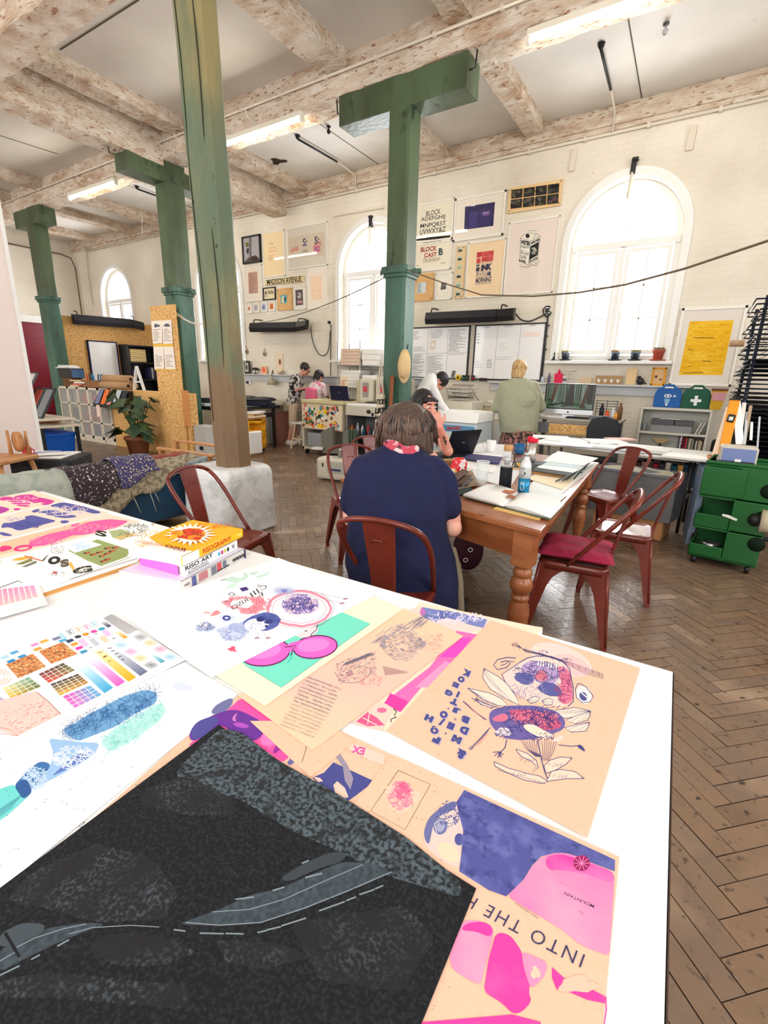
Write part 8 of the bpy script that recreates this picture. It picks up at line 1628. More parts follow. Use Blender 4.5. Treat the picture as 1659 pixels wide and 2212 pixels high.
# ---- mountain print, then colour chart over it
def g6(a):
 a.sp([(1110,870),(1200,885),(1255,925),(1150,930),(1100,915)],(206,216,236))
 a.sp([(930,920),(1010,945),(1065,1000),(1050,1080),(960,1170),(840,1265),(700,1330),(560,1400),(330,1560),(180,1640),(-40,1760),(-300,1900),(-300,1700),(-60,1600),(340,1330),(310,1230),(560,1080),(800,960)],(222,234,248))
 a.sp([(930,920),(1010,945),(1000,1010),(860,1080),(740,1160),(500,1255),(400,1190),(560,1085),(790,965)],(110,160,206));a.sp([(1000,1015),(1055,1010),(1050,1090),(950,1180),(800,1280),(700,1320),(640,1260),(740,1165),(870,1085)],(178,232,226))
 a.scrib((700,1090),(230,60),10,(30,80,140),3,2)
 rnd=random.Random(12)
 for k in range(260):
  x=rnd.uniform(400,1000);y=1215-(x-400)*.42+rnd.uniform(-60,40);P=[(x,y)];h=rnd.uniform(0,6.28)
  for s in range(4):h+=rnd.uniform(-1,1);P.append((P[-1][0]+16*math.cos(h),P[-1][1]+16*math.sin(h)))
  a.line(P,2.2,rnd.choice([(36,90,150),(60,120,176),(24,70,130)]))
 for k in range(170):
  x=rnd.uniform(680,1045);y=1290-(x-680)*.62+rnd.uniform(-50,50);P=[(x,y)];h=rnd.uniform(0,6.28)
  for s in range(4):h+=rnd.uniform(-1,1);P.append((P[-1][0]+14*math.cos(h),P[-1][1]+14*math.sin(h)))
  a.line(P,2,rnd.choice([(120,200,200),(140,214,210),(206,244,238)]))
 a.sp([(310,1235),(520,1260),(640,1265),(600,1350),(440,1440),(330,1500),(190,1560),(330,1400),(345,1330)],(150,186,226));a.sp([(480,1340),(560,1310),(590,1350),(420,1440),(330,1480)],(90,120,190))
 a.sp([(190,1430),(260,1380),(330,1400),(270,1500),(160,1590),(90,1540)],(60,110,170));a.scrib((230,1490),(90,80),90,(190,214,240),4,21);a.scrib((480,1360),(150,80),110,(226,236,250),4,22)
 a.sp([(0,1560),(90,1530),(200,1590),(60,1720),(-120,1850),(-300,1960),(-300,1760)],(110,206,206));a.sp([(90,1540),(170,1490),(210,1580),(150,1630)],(50,90,150))
 for k in range(26):x=150-k*14;a.line([(x,1590+k*9),(x-46,1640+k*10),(x-80,1690+k*10)],2.2,(40,100,130))
sheet_px('screenprint','white print with blue and turquoise mountain collage at the left edge',[(398,1432),(514,1501),(0,1925),(-260,2130),(-520,1900),(-60,1640)],(252,252,252),g6,Z6,lev=1)
def g7(a):
 q4=lambda *p:list(p)
 a.line([(-400,1500),(1165,722)],1.6,(150,150,160));a.line([(-400,1534),(1185,738)],1.6,(120,120,130));
 def bar(q,c1,c2,n=14):
  for k in range(n):s=k/n;c=tuple(int(c1[i]*(1-s)+c2[i]*s)for i in range(3));a.poly([a.q(q,0,k/n),a.q(q,1,k/n),a.q(q,1,(k+1)/n+.004),a.q(q,0,(k+1)/n+.004)],c)
 def bar2(q,c1,c2,n=10):
  for k in range(n):s=k/n;c=tuple(int(c1[i]*(1-s)+c2[i]*s)for i in range(3));a.poly([a.q(q,k/n,0),a.q(q,(k+1)/n+.004,0),a.q(q,(k+1)/n+.004,1),a.q(q,k/n,1)],c)
 bar([(455,748),(515,728),(725,912),(670,948)],(246,250,254),(60,160,210));bar([(530,712),(588,694),(802,874),(750,906)],(254,246,252),(250,90,190));bar([(600,682),(650,664),(872,845),(822,874)],(252,236,190),(244,166,30));bar([(668,655),(718,645),(946,808),(898,838)],(240,242,248),(100,110,140))
 a.hand([(610,676),(640,668),(740,745),(712,760)],3,(190,130,60),2,2.5);a.hand([(680,652),(710,646),(820,730),(790,745)],5,(70,76,100),3,2.6)
 def grid(q,cols,n,m_,jit=18,seed=0):
  rnd=random.Random(seed);a.poly(q,(232,226,216))
  for i in range(n):
   for j in range(m_):
    u,v=(i+.5)/n,(j+.5)/m_;c=[int((cols[0][k]*(1-u)+cols[1][k]*u)*(1-v)+(cols[2][k]*(1-u)+cols[3][k]*u)*v)for k in range(3)];a.qrect(q,i/n+.012,j/m_+.02,(i+1)/n-.012,(j+1)/m_-.02,tuple(c))
 grid([(245,825),(405,752),(485,800),(312,884)],[(120,60,80),(70,74,56),(240,70,60),(130,140,80)],5,4)
 grid([(320,890),(500,822),(570,880),(385,965)],[(60,66,84),(70,66,60),(236,180,60),(190,130,40)],5,5)
 grid([(16,915),(185,842),(268,905),(72,985)],[(232,226,180),(120,170,160),(236,176,50),(90,110,60)],5,4)
 grid([(400,968),(578,898),(655,958),(480,1046)],[(250,70,180),(90,180,226),(246,120,214),(80,170,216)],5,4)
 grid([(-160,1010),(-20,950),(46,1000),(-90,1080)],[(214,190,226),(190,170,210),(150,130,180),(170,150,190)],4,4)
 for q in ([(38,762),(210,695),(296,778),(118,852)],[(250,680),(400,620),(498,696),(330,760)]):
  a.poly(q,(200,128,80));rnd=random.Random(int(q[0][0]))
  for k in range(150):c=a.q(q,rnd.uniform(.03,.97),rnd.uniform(.04,.96));h=rnd.uniform(-.6,.6);a.line([c,(c[0]+16*math.cos(h),c[1]+9*math.sin(h))],3.4,rnd.choice([(240,200,130),(230,110,70),(110,60,40),(80,50,40),(226,160,90),(250,224,170)]))
 q=[(-60,1010),(230,935),(395,1080),(110,1225),(-90,1160)];a.poly(q,(246,196,190));q=[(-40,1010),(230,935),(395,1080),(110,1225)];rnd=random.Random(77)
 for k in range(120):c=a.q(q,rnd.uniform(.02,.98),rnd.uniform(.3,.98));a.line([c,(c[0]-rnd.uniform(6,22),c[1]+rnd.uniform(3,12))],3,rnd.choice([(226,120,110),(252,220,214),(206,100,80),(240,160,150)]))
 a.poly([(262,935),(300,905),(470,1060),(420,1080)],(238,236,248));a.line([(-30,1165),(60,1180),(115,1222),(0,1205)],3,(190,90,60));a.line([(240,945),(320,1010),(390,1085)],4,(160,80,60))
 for r in (26,40,54):a.line([(0+r*1.3*math.cos(t_),845+r*.9*math.sin(t_))for t_ in (k*.4 for k in range(16))],3,(210,150,80))
 for (x,y,w,c)in ((60,690,1,(90,160,210)),(0,720,1,(170,210,230)),(190,640,1,(250,150,200)),(250,618,1,(244,170,80)),(330,600,1,(120,130,160)),(210,668,1,(240,160,60)),(370,612,1,(90,170,210)),(110,715,1,(60,140,190)),(40,745,1,(40,130,190))):a.poly([(x,y),(x+46,y-18),(x+66,y-6),(x+20,y+12)],c)
 for (x,y,c)in ((420,612,(60,70,96)),(448,634,(230,160,60)),(478,658,(240,70,170)),(508,682,(70,150,190))):a.poly([(x,y),(x+42,y-15),(x+58,y-2),(x+18,y+16)],c)
 for (x,y,w,h,c)in ((370,572,40,40,(180,216,232)),(496,612,50,52,(250,190,226)),(570,606,40,52,(190,194,210)),(634,590,46,46,(252,206,180)),(650,552,46,44,(250,190,230)),(600,570,30,8,(180,184,196)),(560,588,30,8,(190,194,206)),(716,596,26,10,(170,176,190)),(568,655,28,10,(180,186,200))):a.poly([(x,y),(x+w*.7,y-w*.3),(x+w*.7+h*.8,y-w*.3+h*.8),(x+h*.8,y+h*.8)],c)
 for (x,y,c)in ((500,586,(60,64,84)),(550,570,(230,140,50)),(602,552,(240,80,170)),(652,536,(60,160,190))):a.blob((x,y),(22,10),c,rot=-.15)
 for (x,y,c)in ((450,556,(90,90,90)),(505,540,(220,170,120)),(556,522,(240,120,170)),(604,504,(110,200,210))):a.line([(x-24,y-8),(x+8,y-18),(x+30,y+6),(x-2,y+18)],3,c,True);a.line([(x-8,y-6),(x+8,y+8)],7,c)
 for k in range(12):a.line([(662+k*4.5,466-k*2.2),(820+k*5.8,572-k*2.8)],1.8,(70,76,100))
 bar([(636,490),(660,480),(716,516),(690,528)],(226,230,236),(50,56,80),6);bar([(736,560),(758,548),(820,586),(796,600)],(250,230,200),(226,150,40),6);bar([(968,706),(990,700),(1058,742),(1032,756)],(200,226,236),(60,150,180),6)
 for (x,y,c)in ((900,588,(90,96,120)),(960,625,(226,170,100)),(1025,665,(240,110,170)),(1090,716,(90,170,210)),(775,640,(110,180,220)),(838,682,(244,110,180)),(902,724,(236,170,90)),(968,768,(60,70,90))):
  a.poly([(x-52,y),(x-4,y-26),(x+50,y),(x+2,y+28)],tuple(min(255,v+(255-v)*7//10)for v in c))
  for k in range(12):t_=2*PI*k/12;a.line([(x+7*math.cos(t_),y+4*math.sin(t_)),(x+36*math.cos(t_),y+20*math.sin(t_))],1.8,c)
  a.blob((x,y),(5,3),c)
sheet_px('colour_chart','white test chart with colour grids and gradient bars',[(-150,1445),(238,1327),(402,1428),(-130,1700)],(250,250,252),g7,Z6,'print',lev=2)
# ---- peach prints in the middle
Z7=(380,1200,.4099)
sheet_px('riso_print','peach print with grey patches showing along the left edge of the black print',[(60,1895),(455,1545),(600,1640),(200,2010)],M_kr,lambda a:(a.poly([(270,1740),(320,1700),(350,1712),(300,1752)],(150,144,160)),a.poly([(330,1690),(372,1655),(396,1662),(352,1700)],(170,166,170)),a.scrib((330,1710),(60,26),20,(226,206,180),3,3),a.text('LTD',(176,1790),(184,1776),(168,1784),(60,60,60))),None,lev=0)
def h1(a):
 a.sp([(345,752),(560,905),(640,960),(665,1000),(560,1100),(240,905),(100,1000),(60,1010)],PINK)
 a.sp([(250,770),(300,750),(300,790),(255,832),(180,842),(200,800)],(110,112,160))
 a.sp([(75,930),(110,880),(190,850),(270,818),(330,818),(380,840),(455,880),(468,930),(440,970),(400,985),(330,960),(240,895),(150,960),(90,985),(70,965)],(104,50,150));a.sp([(75,930),(110,880),(190,850),(235,870),(150,960),(90,985)],(80,76,150));a.sp([(290,890),(340,880),(400,910),(340,916)],(170,80,190));a.sp([(300,850),(330,830),(310,860),(322,880),(296,876)],(200,120,190))
 a.line([(560,950),(535,1030)],30,(160,50,150));a.sp([(545,975),(585,945),(590,960),(530,1050),(505,1045)],(150,44,150));a.sp([(600,1080),(655,985),(650,1040),(612,1115),(582,1100)],(104,104,160));a.line([(520,920),(472,1030)],2,(40,30,60));a.sp([(530,912),(556,908),(552,926),(530,930)],(130,60,80));a.scrib((500,960),(70,60),26,(255,150,200),3,3)
 a.sp([(500,870),(600,940),(560,1000),(470,1010),(440,985)],(255,120,190));a.line([(450,1020),(560,1090)],2,(255,160,200))
sheet_px('riso_print','pink and purple print half hidden behind the point of the black print',[(330,1680),(516,1502),(760,1650),(560,1830)],M_kr,h1,Z7,lev=1)
def h0(a):
 a.poly([(1000,1300),(1140,1180),(1250,1250),(1100,1400),(900,1330)],NAVY)
 a.poly([(780,1150),(830,1095),(1045,1195),(950,1270),(860,1330),(720,1175)],NAVY);a.poly([(830,1050),(860,1040),(905,1110),(935,1180),(920,1240),(890,1190),(880,1120)],(150,140,160));a.poly([(722,1170),(760,1178),(775,1195),(750,1200)],(230,190,180));a.poly([(830,1215),(850,1195),(890,1230),(910,1280),(870,1290),(840,1260)],(226,196,180));glyph(a,'EX',(958,1030),62,42,PI+.25,PINK,.04)
 a.poly([(900,985),(1100,1055),(1095,1110),(1030,1090),(880,1010)],(250,200,186));glyph(a,'EX',(962,1032),66,40,PI+.25,PINK,.04)
sheet_px('riso_print','peach and navy print lettered EX beside the black print',[(690,1560),(850,1634),(740,1790),(600,1700)],M_kr,h0,Z7,lev=1.2)
sheet_px('paper_sheet','blank peach sheet below the pale drawing',[(540,1560),(700,1560),(768,1604),(671,1682)],M_kr,lambda a:a.line([(652,1650),(660,1625),(664,1600)],1.2,(90,84,80)),None,'paper',lev=2.2)
def h2(a):
 a.poly([(1235,285),(1300,275),(1400,290),(1655,340),(1640,385),(1510,420),(1400,380),(1300,330)],(250,206,200));a.poly([(1285,300),(1300,275),(1380,290),(1500,305),(1640,340),(1620,385),(1560,372),(1480,345),(1420,330),(1370,352),(1310,335)],(116,128,190));a.scrib((1460,330),(170,36),80,(220,214,236),4,3);a.scrib((1400,315),(110,24),40,(90,100,170),4,13);a.blob((1300,300),(14,20),(190,110,180),rough=.3)
 a.poly([(1480,400),(1640,430),(1540,530),(1490,590),(1300,690),(1185,830),(1095,780),(1340,590)],(252,110,180));a.poly([(1500,440),(1560,435),(1480,540),(1390,540)],(255,70,190));a.poly([(1180,830),(1225,775),(1130,730),(1100,782)],(255,60,160));a.poly([(1260,700),(1420,560),(1490,590),(1330,700)],(252,150,196))
 a.poly([(930,890),(1000,830),(1080,780),(1150,810),(1100,900),(1090,930)],(252,200,190));a.poly([(950,880),(1010,830),(1060,860),(1100,900),(1010,905)],(250,90,140));a.line([(985,860),(1060,900)],5,(252,210,200));a.line([(1020,835),(1010,895)],5,(252,210,200));a.blob((1085,820),(26,14),(250,110,150));a.line([(1145,810),(1163,828),(1150,846),(1162,856),(1132,868),(1135,884)],5,(40,44,60))
sheet_px('riso_print','peach print with a blue cloud and hot pink band under the pale drawing',[(906,1302),(1172,1358),(1150,1385),(848,1587),(748,1555)],(250,218,196),h2,Z7,lev=1)
sheet_px('riso_print','strip of a white and blue print at the far table edge',[(1060,1339),(1172,1356),(1171,1374),(1040,1368)],(240,238,240),lambda a:(a.poly([(1066,1344),(1160,1360),(1158,1368),(1060,1352)],(130,140,196)),a.scrib((1110,1356),(46,8),24,(226,226,240),2,3)),None)
M_fade=None
pk=grad_mat('peach_pink_wash',[(0,(240,202,170)),(.35,(248,190,176)),(.6,(244,196,172)),(1,(240,202,170))],atz(872,1319,PZ)-atz(675,1624,PZ),atz(675,1624,PZ),noise_amt=.4,noise_scale=9)
def h3(a):
 G=(98,102,124);rnd=random.Random(6)
 for k in range(420):
  x=rnd.uniform(1070,1300);y=470+rnd.uniform(-100,100)*math.sin((x-1060)/240*PI);a.line([(x,y),(x+rnd.uniform(4,16),y+rnd.uniform(-12,4)),(x+rnd.uniform(10,24),y+rnd.uniform(-4,14))],1.8,rnd.choice([G,(150,150,166),(170,164,176)]))
 for k in range(50):x=rnd.uniform(1020,1290);y=475-(x-1010)*.40+rnd.uniform(-24,24);a.line([(x,y),(x+44,y-34)],2,rnd.choice([(140,140,156),(166,164,178),(120,122,140)]))
 for k in range(26):a.line([(1090+k*5,590+k*1.2),(1104+k*4.6,640-k*.5)],1.8,G)
 for k in range(60):x=rnd.uniform(1290,1390);y=rnd.uniform(420,520);a.line([(x,y),(x+12,y+rnd.uniform(-8,8)),(x+20,y+4)],1.6,(214,160,160))
 a.line([(940,600),(990,590),(1030,610),(1010,650),(960,676),(900,680),(860,660),(836,620)],2.4,(90,94,130));a.poly([(895,628),(925,616),(935,632),(905,644)],(200,140,150));a.line([(895,628),(925,616),(935,632),(905,644)],2.2,(80,84,120),True)
 for k in range(240):x=rnd.uniform(840,1050);y=640-(x-850)*.25+rnd.uniform(-70,50);a.line([(x,y),(x+10,y-10)],1.7,rnd.choice([G,(150,140,160),(190,150,160)]))
 for k in range(40):x=880+k*3.6;y=590-k*1.4;a.line([(x,y),(x+14,y-18),(x+22,y-2)],1.8,G)
 for k in range(50):x=rnd.uniform(960,1080);y=660+rnd.uniform(-20,30);a.line([(x,y),(x+10,y+rnd.uniform(-10,10))],1.8,(226,130,140))
 for r in range(15):
  y0=650+r*18
  for k in range(20):
   if rnd.random()<.85:x=700-r*10+k*9+rnd.uniform(-4,4);y=y0+k*3.4;a.line([(x-12,y-8),(x-8,y+4),(x-3,y-3),(x+3,y+3)],2.4,(140,136,146)if r<8 else (190,172,160))
sheet_px('riso_print','pale pencil-like landscape print on pinkish peach paper',[(513,1505),(675,1625),(1001,1377),(872,1317)],pk,h3,Z7,lev=3.2)
def h4(a):
 T=(116,218,196);a.poly([(300,545),(555,706),(1025,368),(865,303),(500,400)],T);a.line([(365,590),(555,706),(1022,370)],2.5,(60,150,140))
 for c,r in (((470,520),(128,68)),((735,492),(112,56))):a.blob(c,(r[0]+7,r[1]+7),(100,30,90),28,rot=-.12);a.blob(c,r,(250,100,200),28,rot=-.12);a.blob((c[0]-10,c[1]-10),(r[0]*.75,r[1]*.62),(250,132,214),24,rot=-.12)
 a.poly([(560,500),(605,470),(660,455),(640,500),(600,520)],(250,100,200));a.line([(572,492),(604,490),(634,482),(616,506),(608,540)],5,(90,30,80));a.blob((690,410),(62,30),(246,214,220),rot=-.25);a.line([(748,372),(740,402),(718,420),(706,440)],4,(40,40,70));a.blob((680,406),(14,4),(50,50,80));a.line([(600,520),(610,548),(590,572)],6,(60,200,190))
 a.line([(480,800),(1170,315)],1.5,(220,206,170))
sheet_px('screenprint','cream print of magenta circles on turquoise',[(440,1447),(573,1529),(870,1319),(786,1285),(700,1270)],M_crm,h4,Z7,lev=4.2)
def h5(a):
 R1,B1=(226,140,164),(84,96,170)
 def ring(c,r,w,col,k0=0,k1=30,n=30,j=3):
  rnd=random.Random(int(c[0]));a.line([(c[0]+(r[0]+rnd.uniform(-j,j))*math.cos(2*PI*k/n-.2),c[1]+(r[1]+rnd.uniform(-j,j))*math.sin(2*PI*k/n-.2))for k in range(k0,k1+1)],w,col)
 ring((650,290),(165,92),13,R1);ring((650,290),(142,76),4,(236,170,186));ring((655,292),(178,102),2,(150,90,110));a.blob((655,270),(98,56),(240,206,220),rough=.15);a.scrib((655,265),(100,56),120,(106,100,176),3.2,31);a.scrib((650,270),(80,44),50,(60,54,120),2.6,32)
 a.blob((370,268),(110,46),(238,160,172),rough=.25,rot=.1);a.scrib((370,268),(116,50),60,(216,110,130),4,33);a.scrib((450,262),(60,36),40,(226,130,150),4,43);a.blob((350,262),(60,24),(252,236,236),rough=.2)
 a.blob((300,420),(80,42),(196,206,232),rough=.25);a.blob((340,390),(60,30),(170,184,222),rough=.2);a.scrib((300,420),(80,40),40,(140,154,206),3,34)
 a.blob((455,362),(100,48),B1,rough=.06,rot=-.15);a.blob((425,376),(66,34),(246,246,252),rot=-.1);a.blob((448,346),(24,14),(40,48,110),rot=-.1);a.blob((490,358),(22,13),(40,48,110));a.blob((478,384),(10,8),(60,68,130));a.scrib((500,345),(50,30),40,(60,70,140),3,35);a.scrib((420,380),(50,26),14,(160,170,210),2.4,36)
 a.blob((268,342),(44,20),(206,214,238),rough=.3);a.blob((268,340),(22,14),(50,60,140));a.blob((268,340),(11,6),(190,200,230));a.blob((155,388),(52,26),(170,182,216),rough=.15);a.blob((140,380),(26,14),(226,230,244));a.scrib((155,386),(44,20),22,(60,70,130),3,37);a.blob((210,315),(26,12),(226,140,150),rough=.3,rot=-.4);a.blob((165,312),(20,7),(240,180,186),rough=.3)
 for k in range(26):t_=2*PI*k/26;a.line([(570+14*math.cos(t_),195+8*math.sin(t_)),(570+58*math.cos(t_),195+26*math.sin(t_))],3,(170,180,222));
 a.blob((572,196),(16,9),(120,130,196));a.blob((298,505),(20,14),(226,90,130),rough=.4);a.line([(298,505),(330,520)],2,(226,90,130))
 a.poly([(335,182),(372,174),(386,190),(350,200)],(70,50,120));a.text('RISO',(385,250),(300,300),(372,232),(80,80,100));glyph(a,'O',(295,214),34,18,.1,(60,60,66),.0);glyph(a,'III',(415,206),46,26,-.6,(60,60,66),-.004);glyph(a,'E',(446,216),26,20,PI-.3,(60,60,66),-.004);glyph(a,'C',(462,178),36,22,PI-.3,(80,80,90),-.004);glyph(a,'S',(440,170),20,14,PI-.2,(80,80,90),-.004)
 for (x0,y0,x1,y1)in ((760,210,890,238),(770,240,872,262),(236,236,262,252),(440,415,424,446),(458,408,482,446)):a.line([(x0,y0),(x1,y1)],1.6,(150,140,150));a.line([(x1-8,y1+2),(x1+16,y1-2)],7,(170,110,130))
 for q in ([(240,138),(300,120),(340,130),(360,120),(352,100),(380,106),(376,132),(330,150),(310,160),(300,150)],[(385,100),(440,92),(420,110),(396,112)],[(410,124),(470,104),(500,86),(480,112),(440,126)],[(250,190),(290,160),(330,158),(300,176)]):a.poly(q,(196,226,214))
 a.line([(236,142),(262,132)],3,(90,100,110))
qF=[(255,1325),(457,1469),(812,1289)];A_,B_,C_=[atz(*p,PZ)for p in qF];T_=A_+(C_-B_)
sheet_px('riso_print','white print of a blue skull, flowers and pink ringed portrait',qF+[topx(T_)],(251,251,252),h5,Z7,lev=5.2)
# ---- KOEGIST print and INTO THE print
Z8=(820,1320,.39783)
def k1(a):
 I,P_,L1=(74,76,140),(236,150,170),(58,62,124)
 a.blob((985,270),(175,78),(250,206,200),rot=.35);a.blob((1040,300),(110,52),(248,190,190),rot=.35)
 a.sp([(770,280),(830,255),(900,250),(980,270),(1030,310),(1040,400),(1050,460),(1030,520),(960,525),(870,500),(780,480),(700,420),(665,350),(700,320)],(236,204,196));a.sp([(780,290),(850,270),(960,300),(1000,340),(930,420),(830,380),(760,330)],(176,150,196))
 a.sp([(960,300),(1030,320),(1045,430),(1050,500),(990,520),(960,440),(990,400)],(224,120,150));a.blob((786,372),(54,33),(90,92,156),rot=.2,rough=.08);a.blob((925,432),(68,36),(86,88,152),rot=.3,rough=.08);a.blob((878,358),(36,30),(200,110,130),rough=.2);a.line([(840,340),(880,325),(915,345),(910,385),(870,395),(840,370)],4,I,True)
 for k in range(8):a.line([(862+k*14,270+k*3),(860+k*14,302+k*3)],6,(250,240,226));a.line([(868+k*14,272+k*3),(866+k*14,304+k*3)],2,L1)
 a.scrib((870,330),(150,60),60,L1,3,41);a.scrib((1000,420),(50,90),50,(150,60,110),3.4,42);a.scrib((800,440),(110,50),50,(150,140,180),2.4,43)
 a.line([(760,285),(800,262),(850,250),(930,252),(990,275),(1030,320),(1050,420),(1050,500),(1020,525)],5,L1);a.line([(760,285),(710,320),(662,350),(690,410),(730,450)],4,L1)
 a.line([(740,262),(690,258),(640,270),(618,300),(640,325),(690,312),(710,290),(690,275),(655,285)],5,L1);a.line([(655,302),(680,296),(700,278),(730,282)],4,L1);a.blob((1108,462),(40,52),(236,226,226),rot=-.5);a.line([(1075,400),(1062,430),(1068,475),(1100,505),(1140,500),(1160,470),(1120,420),(1090,402)],4,L1,True);a.blob((1105,470),(20,26),I,rot=-.5);a.line([(1085,430),(1100,455),(1130,480)],6,(250,240,230))
 for r in range(5):
  a.line([(712+r*6,188-r*4),(790,215+r*3),(880,238+r*2),(960,262+r*2),(1050,290+r*6),(1120,316+r*8),(1215,350+r*6)],2,(66,60,100))
 for k in range(14):x=720+k*36;y=188+k*12;a.line([(x,y-8),(x+4,y+14)],2.2,L1)
 a.scrib((880,230),(40,12),22,L1,2.4,51);a.scrib((1010,275),(40,14),22,L1,2.4,52)
 for q in ([(565,318),(560,370),(600,430),(680,480),(760,520),(740,470),(690,400),(640,360)],[(475,425),(520,455),(560,490),(640,520),(700,525),(660,480),(590,450)],[(520,480),(560,505),(640,530),(600,530),(550,515)],[(1145,550),(1060,530),(960,545),(920,560),(1010,590),(1090,575)],[(1145,550),(1130,600),(1060,620),(1010,600),(1080,570)],[(1140,610),(1120,660),(1040,665),(1000,640)],[(800,490),(820,510),(850,500),(870,480),(840,470)],[(880,495),(900,520),(935,515),(940,490),(910,480)]):
  a.sp(q,(240,214,200));a.line(q,3.2,L1,True);c0,c1=q[0],q[len(q)//2]
  for k in range(3):m_=q[k+1];a.line([c0,((c0[0]+m_[0])/2+6,(c0[1]+m_[1])/2+6),((c1[0]+m_[0])/2,(c1[1]+m_[1])/2)],1.6,L1)
 a.sp([(600,545),(700,520),(850,520),(960,550),(1010,600),(1000,650),(900,690),(780,710),(680,700),(620,650),(590,600)],(104,92,158));a.sp([(690,545),(790,540),(900,560),(980,600),(990,640),(900,660),(820,610),(740,600)],(190,84,120));a.scrib((840,590),(140,46),110,(226,120,140),4,61);a.scrib((820,600),(170,70),90,(52,46,110),3.4,62);a.sp([(640,570),(690,560),(700,600),(650,610),(600,600)],(210,110,140))
 a.sp([(770,625),(830,620),(900,660),(960,690),(880,700),(800,660)],(244,214,196));a.blob((670,665),(44,24),(226,206,214),rough=.2);a.scrib((680,670),(60,30),30,L1,3,63);a.scrib((870,690),(90,26),40,(70,66,130),3,64);a.sp([(960,690),(1000,680),(985,720),(930,715)],(240,206,196))
 for k in range(14):a.line([(600+k*30,540+8*math.sin(k)),(620+k*30,524+6*math.sin(k*2))],3,L1)
 a.line([(452,496),(500,540),(575,598)],5,L1);a.line([(465,502),(520,555),(585,600)],3,(214,130,140));a.line([(600,640),(545,700),(495,750)],4,L1);a.line([(590,655),(530,725),(505,750)],3,L1);a.line([(585,670),(535,735)],3,(226,110,140));a.blob((495,752),(10,8),L1);a.blob((494,751),(5,4),(240,204,176))
 a.line([(690,705),(680,750),(655,775),(650,800)],5,L1)
 for q in ((615,775),(622,795),(640,808),(660,806),(672,790)):a.line([(652,772),q],4,L1)
 for q in ((500,480),(512,500),(528,498),(538,484),(530,470)):a.line([(560,520),(520,490),q],3.4,L1)
 a.line([(970,735),(1040,742),(1080,738)],4,L1);a.sp([(1065,742),(1092,728),(1124,780)],L1)
 for k in range(7):a.line([(768+k*14,712),(800+k*9,760+k*3),(850+k*5,800)],2.4,L1);a.line([(880+k*13,716),(884+k*10,770),(880+k*6,820)],2.4,L1)
 a.line([(858,710),(874,800),(895,880),(915,930)],5,L1)
 for q in ([(740,758),(800,780),(850,820),(860,860),(830,885),(850,850),(820,820),(770,800),(745,770)],[(1045,806),(980,800),(920,820),(890,850),(905,890),(960,870),(1010,840)],[(1110,918),(1060,880),(980,868),(930,880),(915,915),(900,935),(1000,920)],[(620,826),(700,862),(800,890),(870,905),(915,935),(880,945),(780,925),(680,880),(625,850)]):
  a.sp(q,(236,204,186));a.line(q,3.4,L1,True);a.scrib((sum(p[0]for p in q)/len(q),sum(p[1]for p in q)/len(q)),(50,16),14,(120,110,140),2,71)
 for k in range(22):x=640+k*12;a.line([(x,868+k*3.4),(x+3,876+k*3.4)],3,L1)
 an=PI+.42
 for ch,c,w,h in (('K',(470,342),40,34),('O',(443,378),36,32),('E',(412,408),34,26),('G',(376,452),40,30),('I',(425,460),12,32),('T',(405,500),38,34),('J',(418,548),40,30),('.',(372,536),8,8),('O',(348,570),42,38),('*',(408,592),16,16),('B',(464,596),42,36),('H',(268,590),44,34),('/',(338,610),24,40),('E',(386,632),36,36),('D',(458,655),44,40),('Q',(298,655),44,40),('.',(358,672),9,9),('M',(418,705),50,38),('F',(308,708),40,36),('&',(440,785),50,50)):
  w,h=w*1.04,h*1.04;glyph(a,ch,(c[0]+2,c[1]+2),w*1.14,h*1.14,an,(190,180,196),.13);glyph(a,ch,c,w,h,an,(70,74,140),.09)
sheet_px('riso_print','peach print of an upside-down skull growing from a flower',[(1060,1342),(1382,1445),(1268,1813),(835,1581)],M_kr,k1,Z8,lev=2.2)
Z2=(620,1560,.50573)
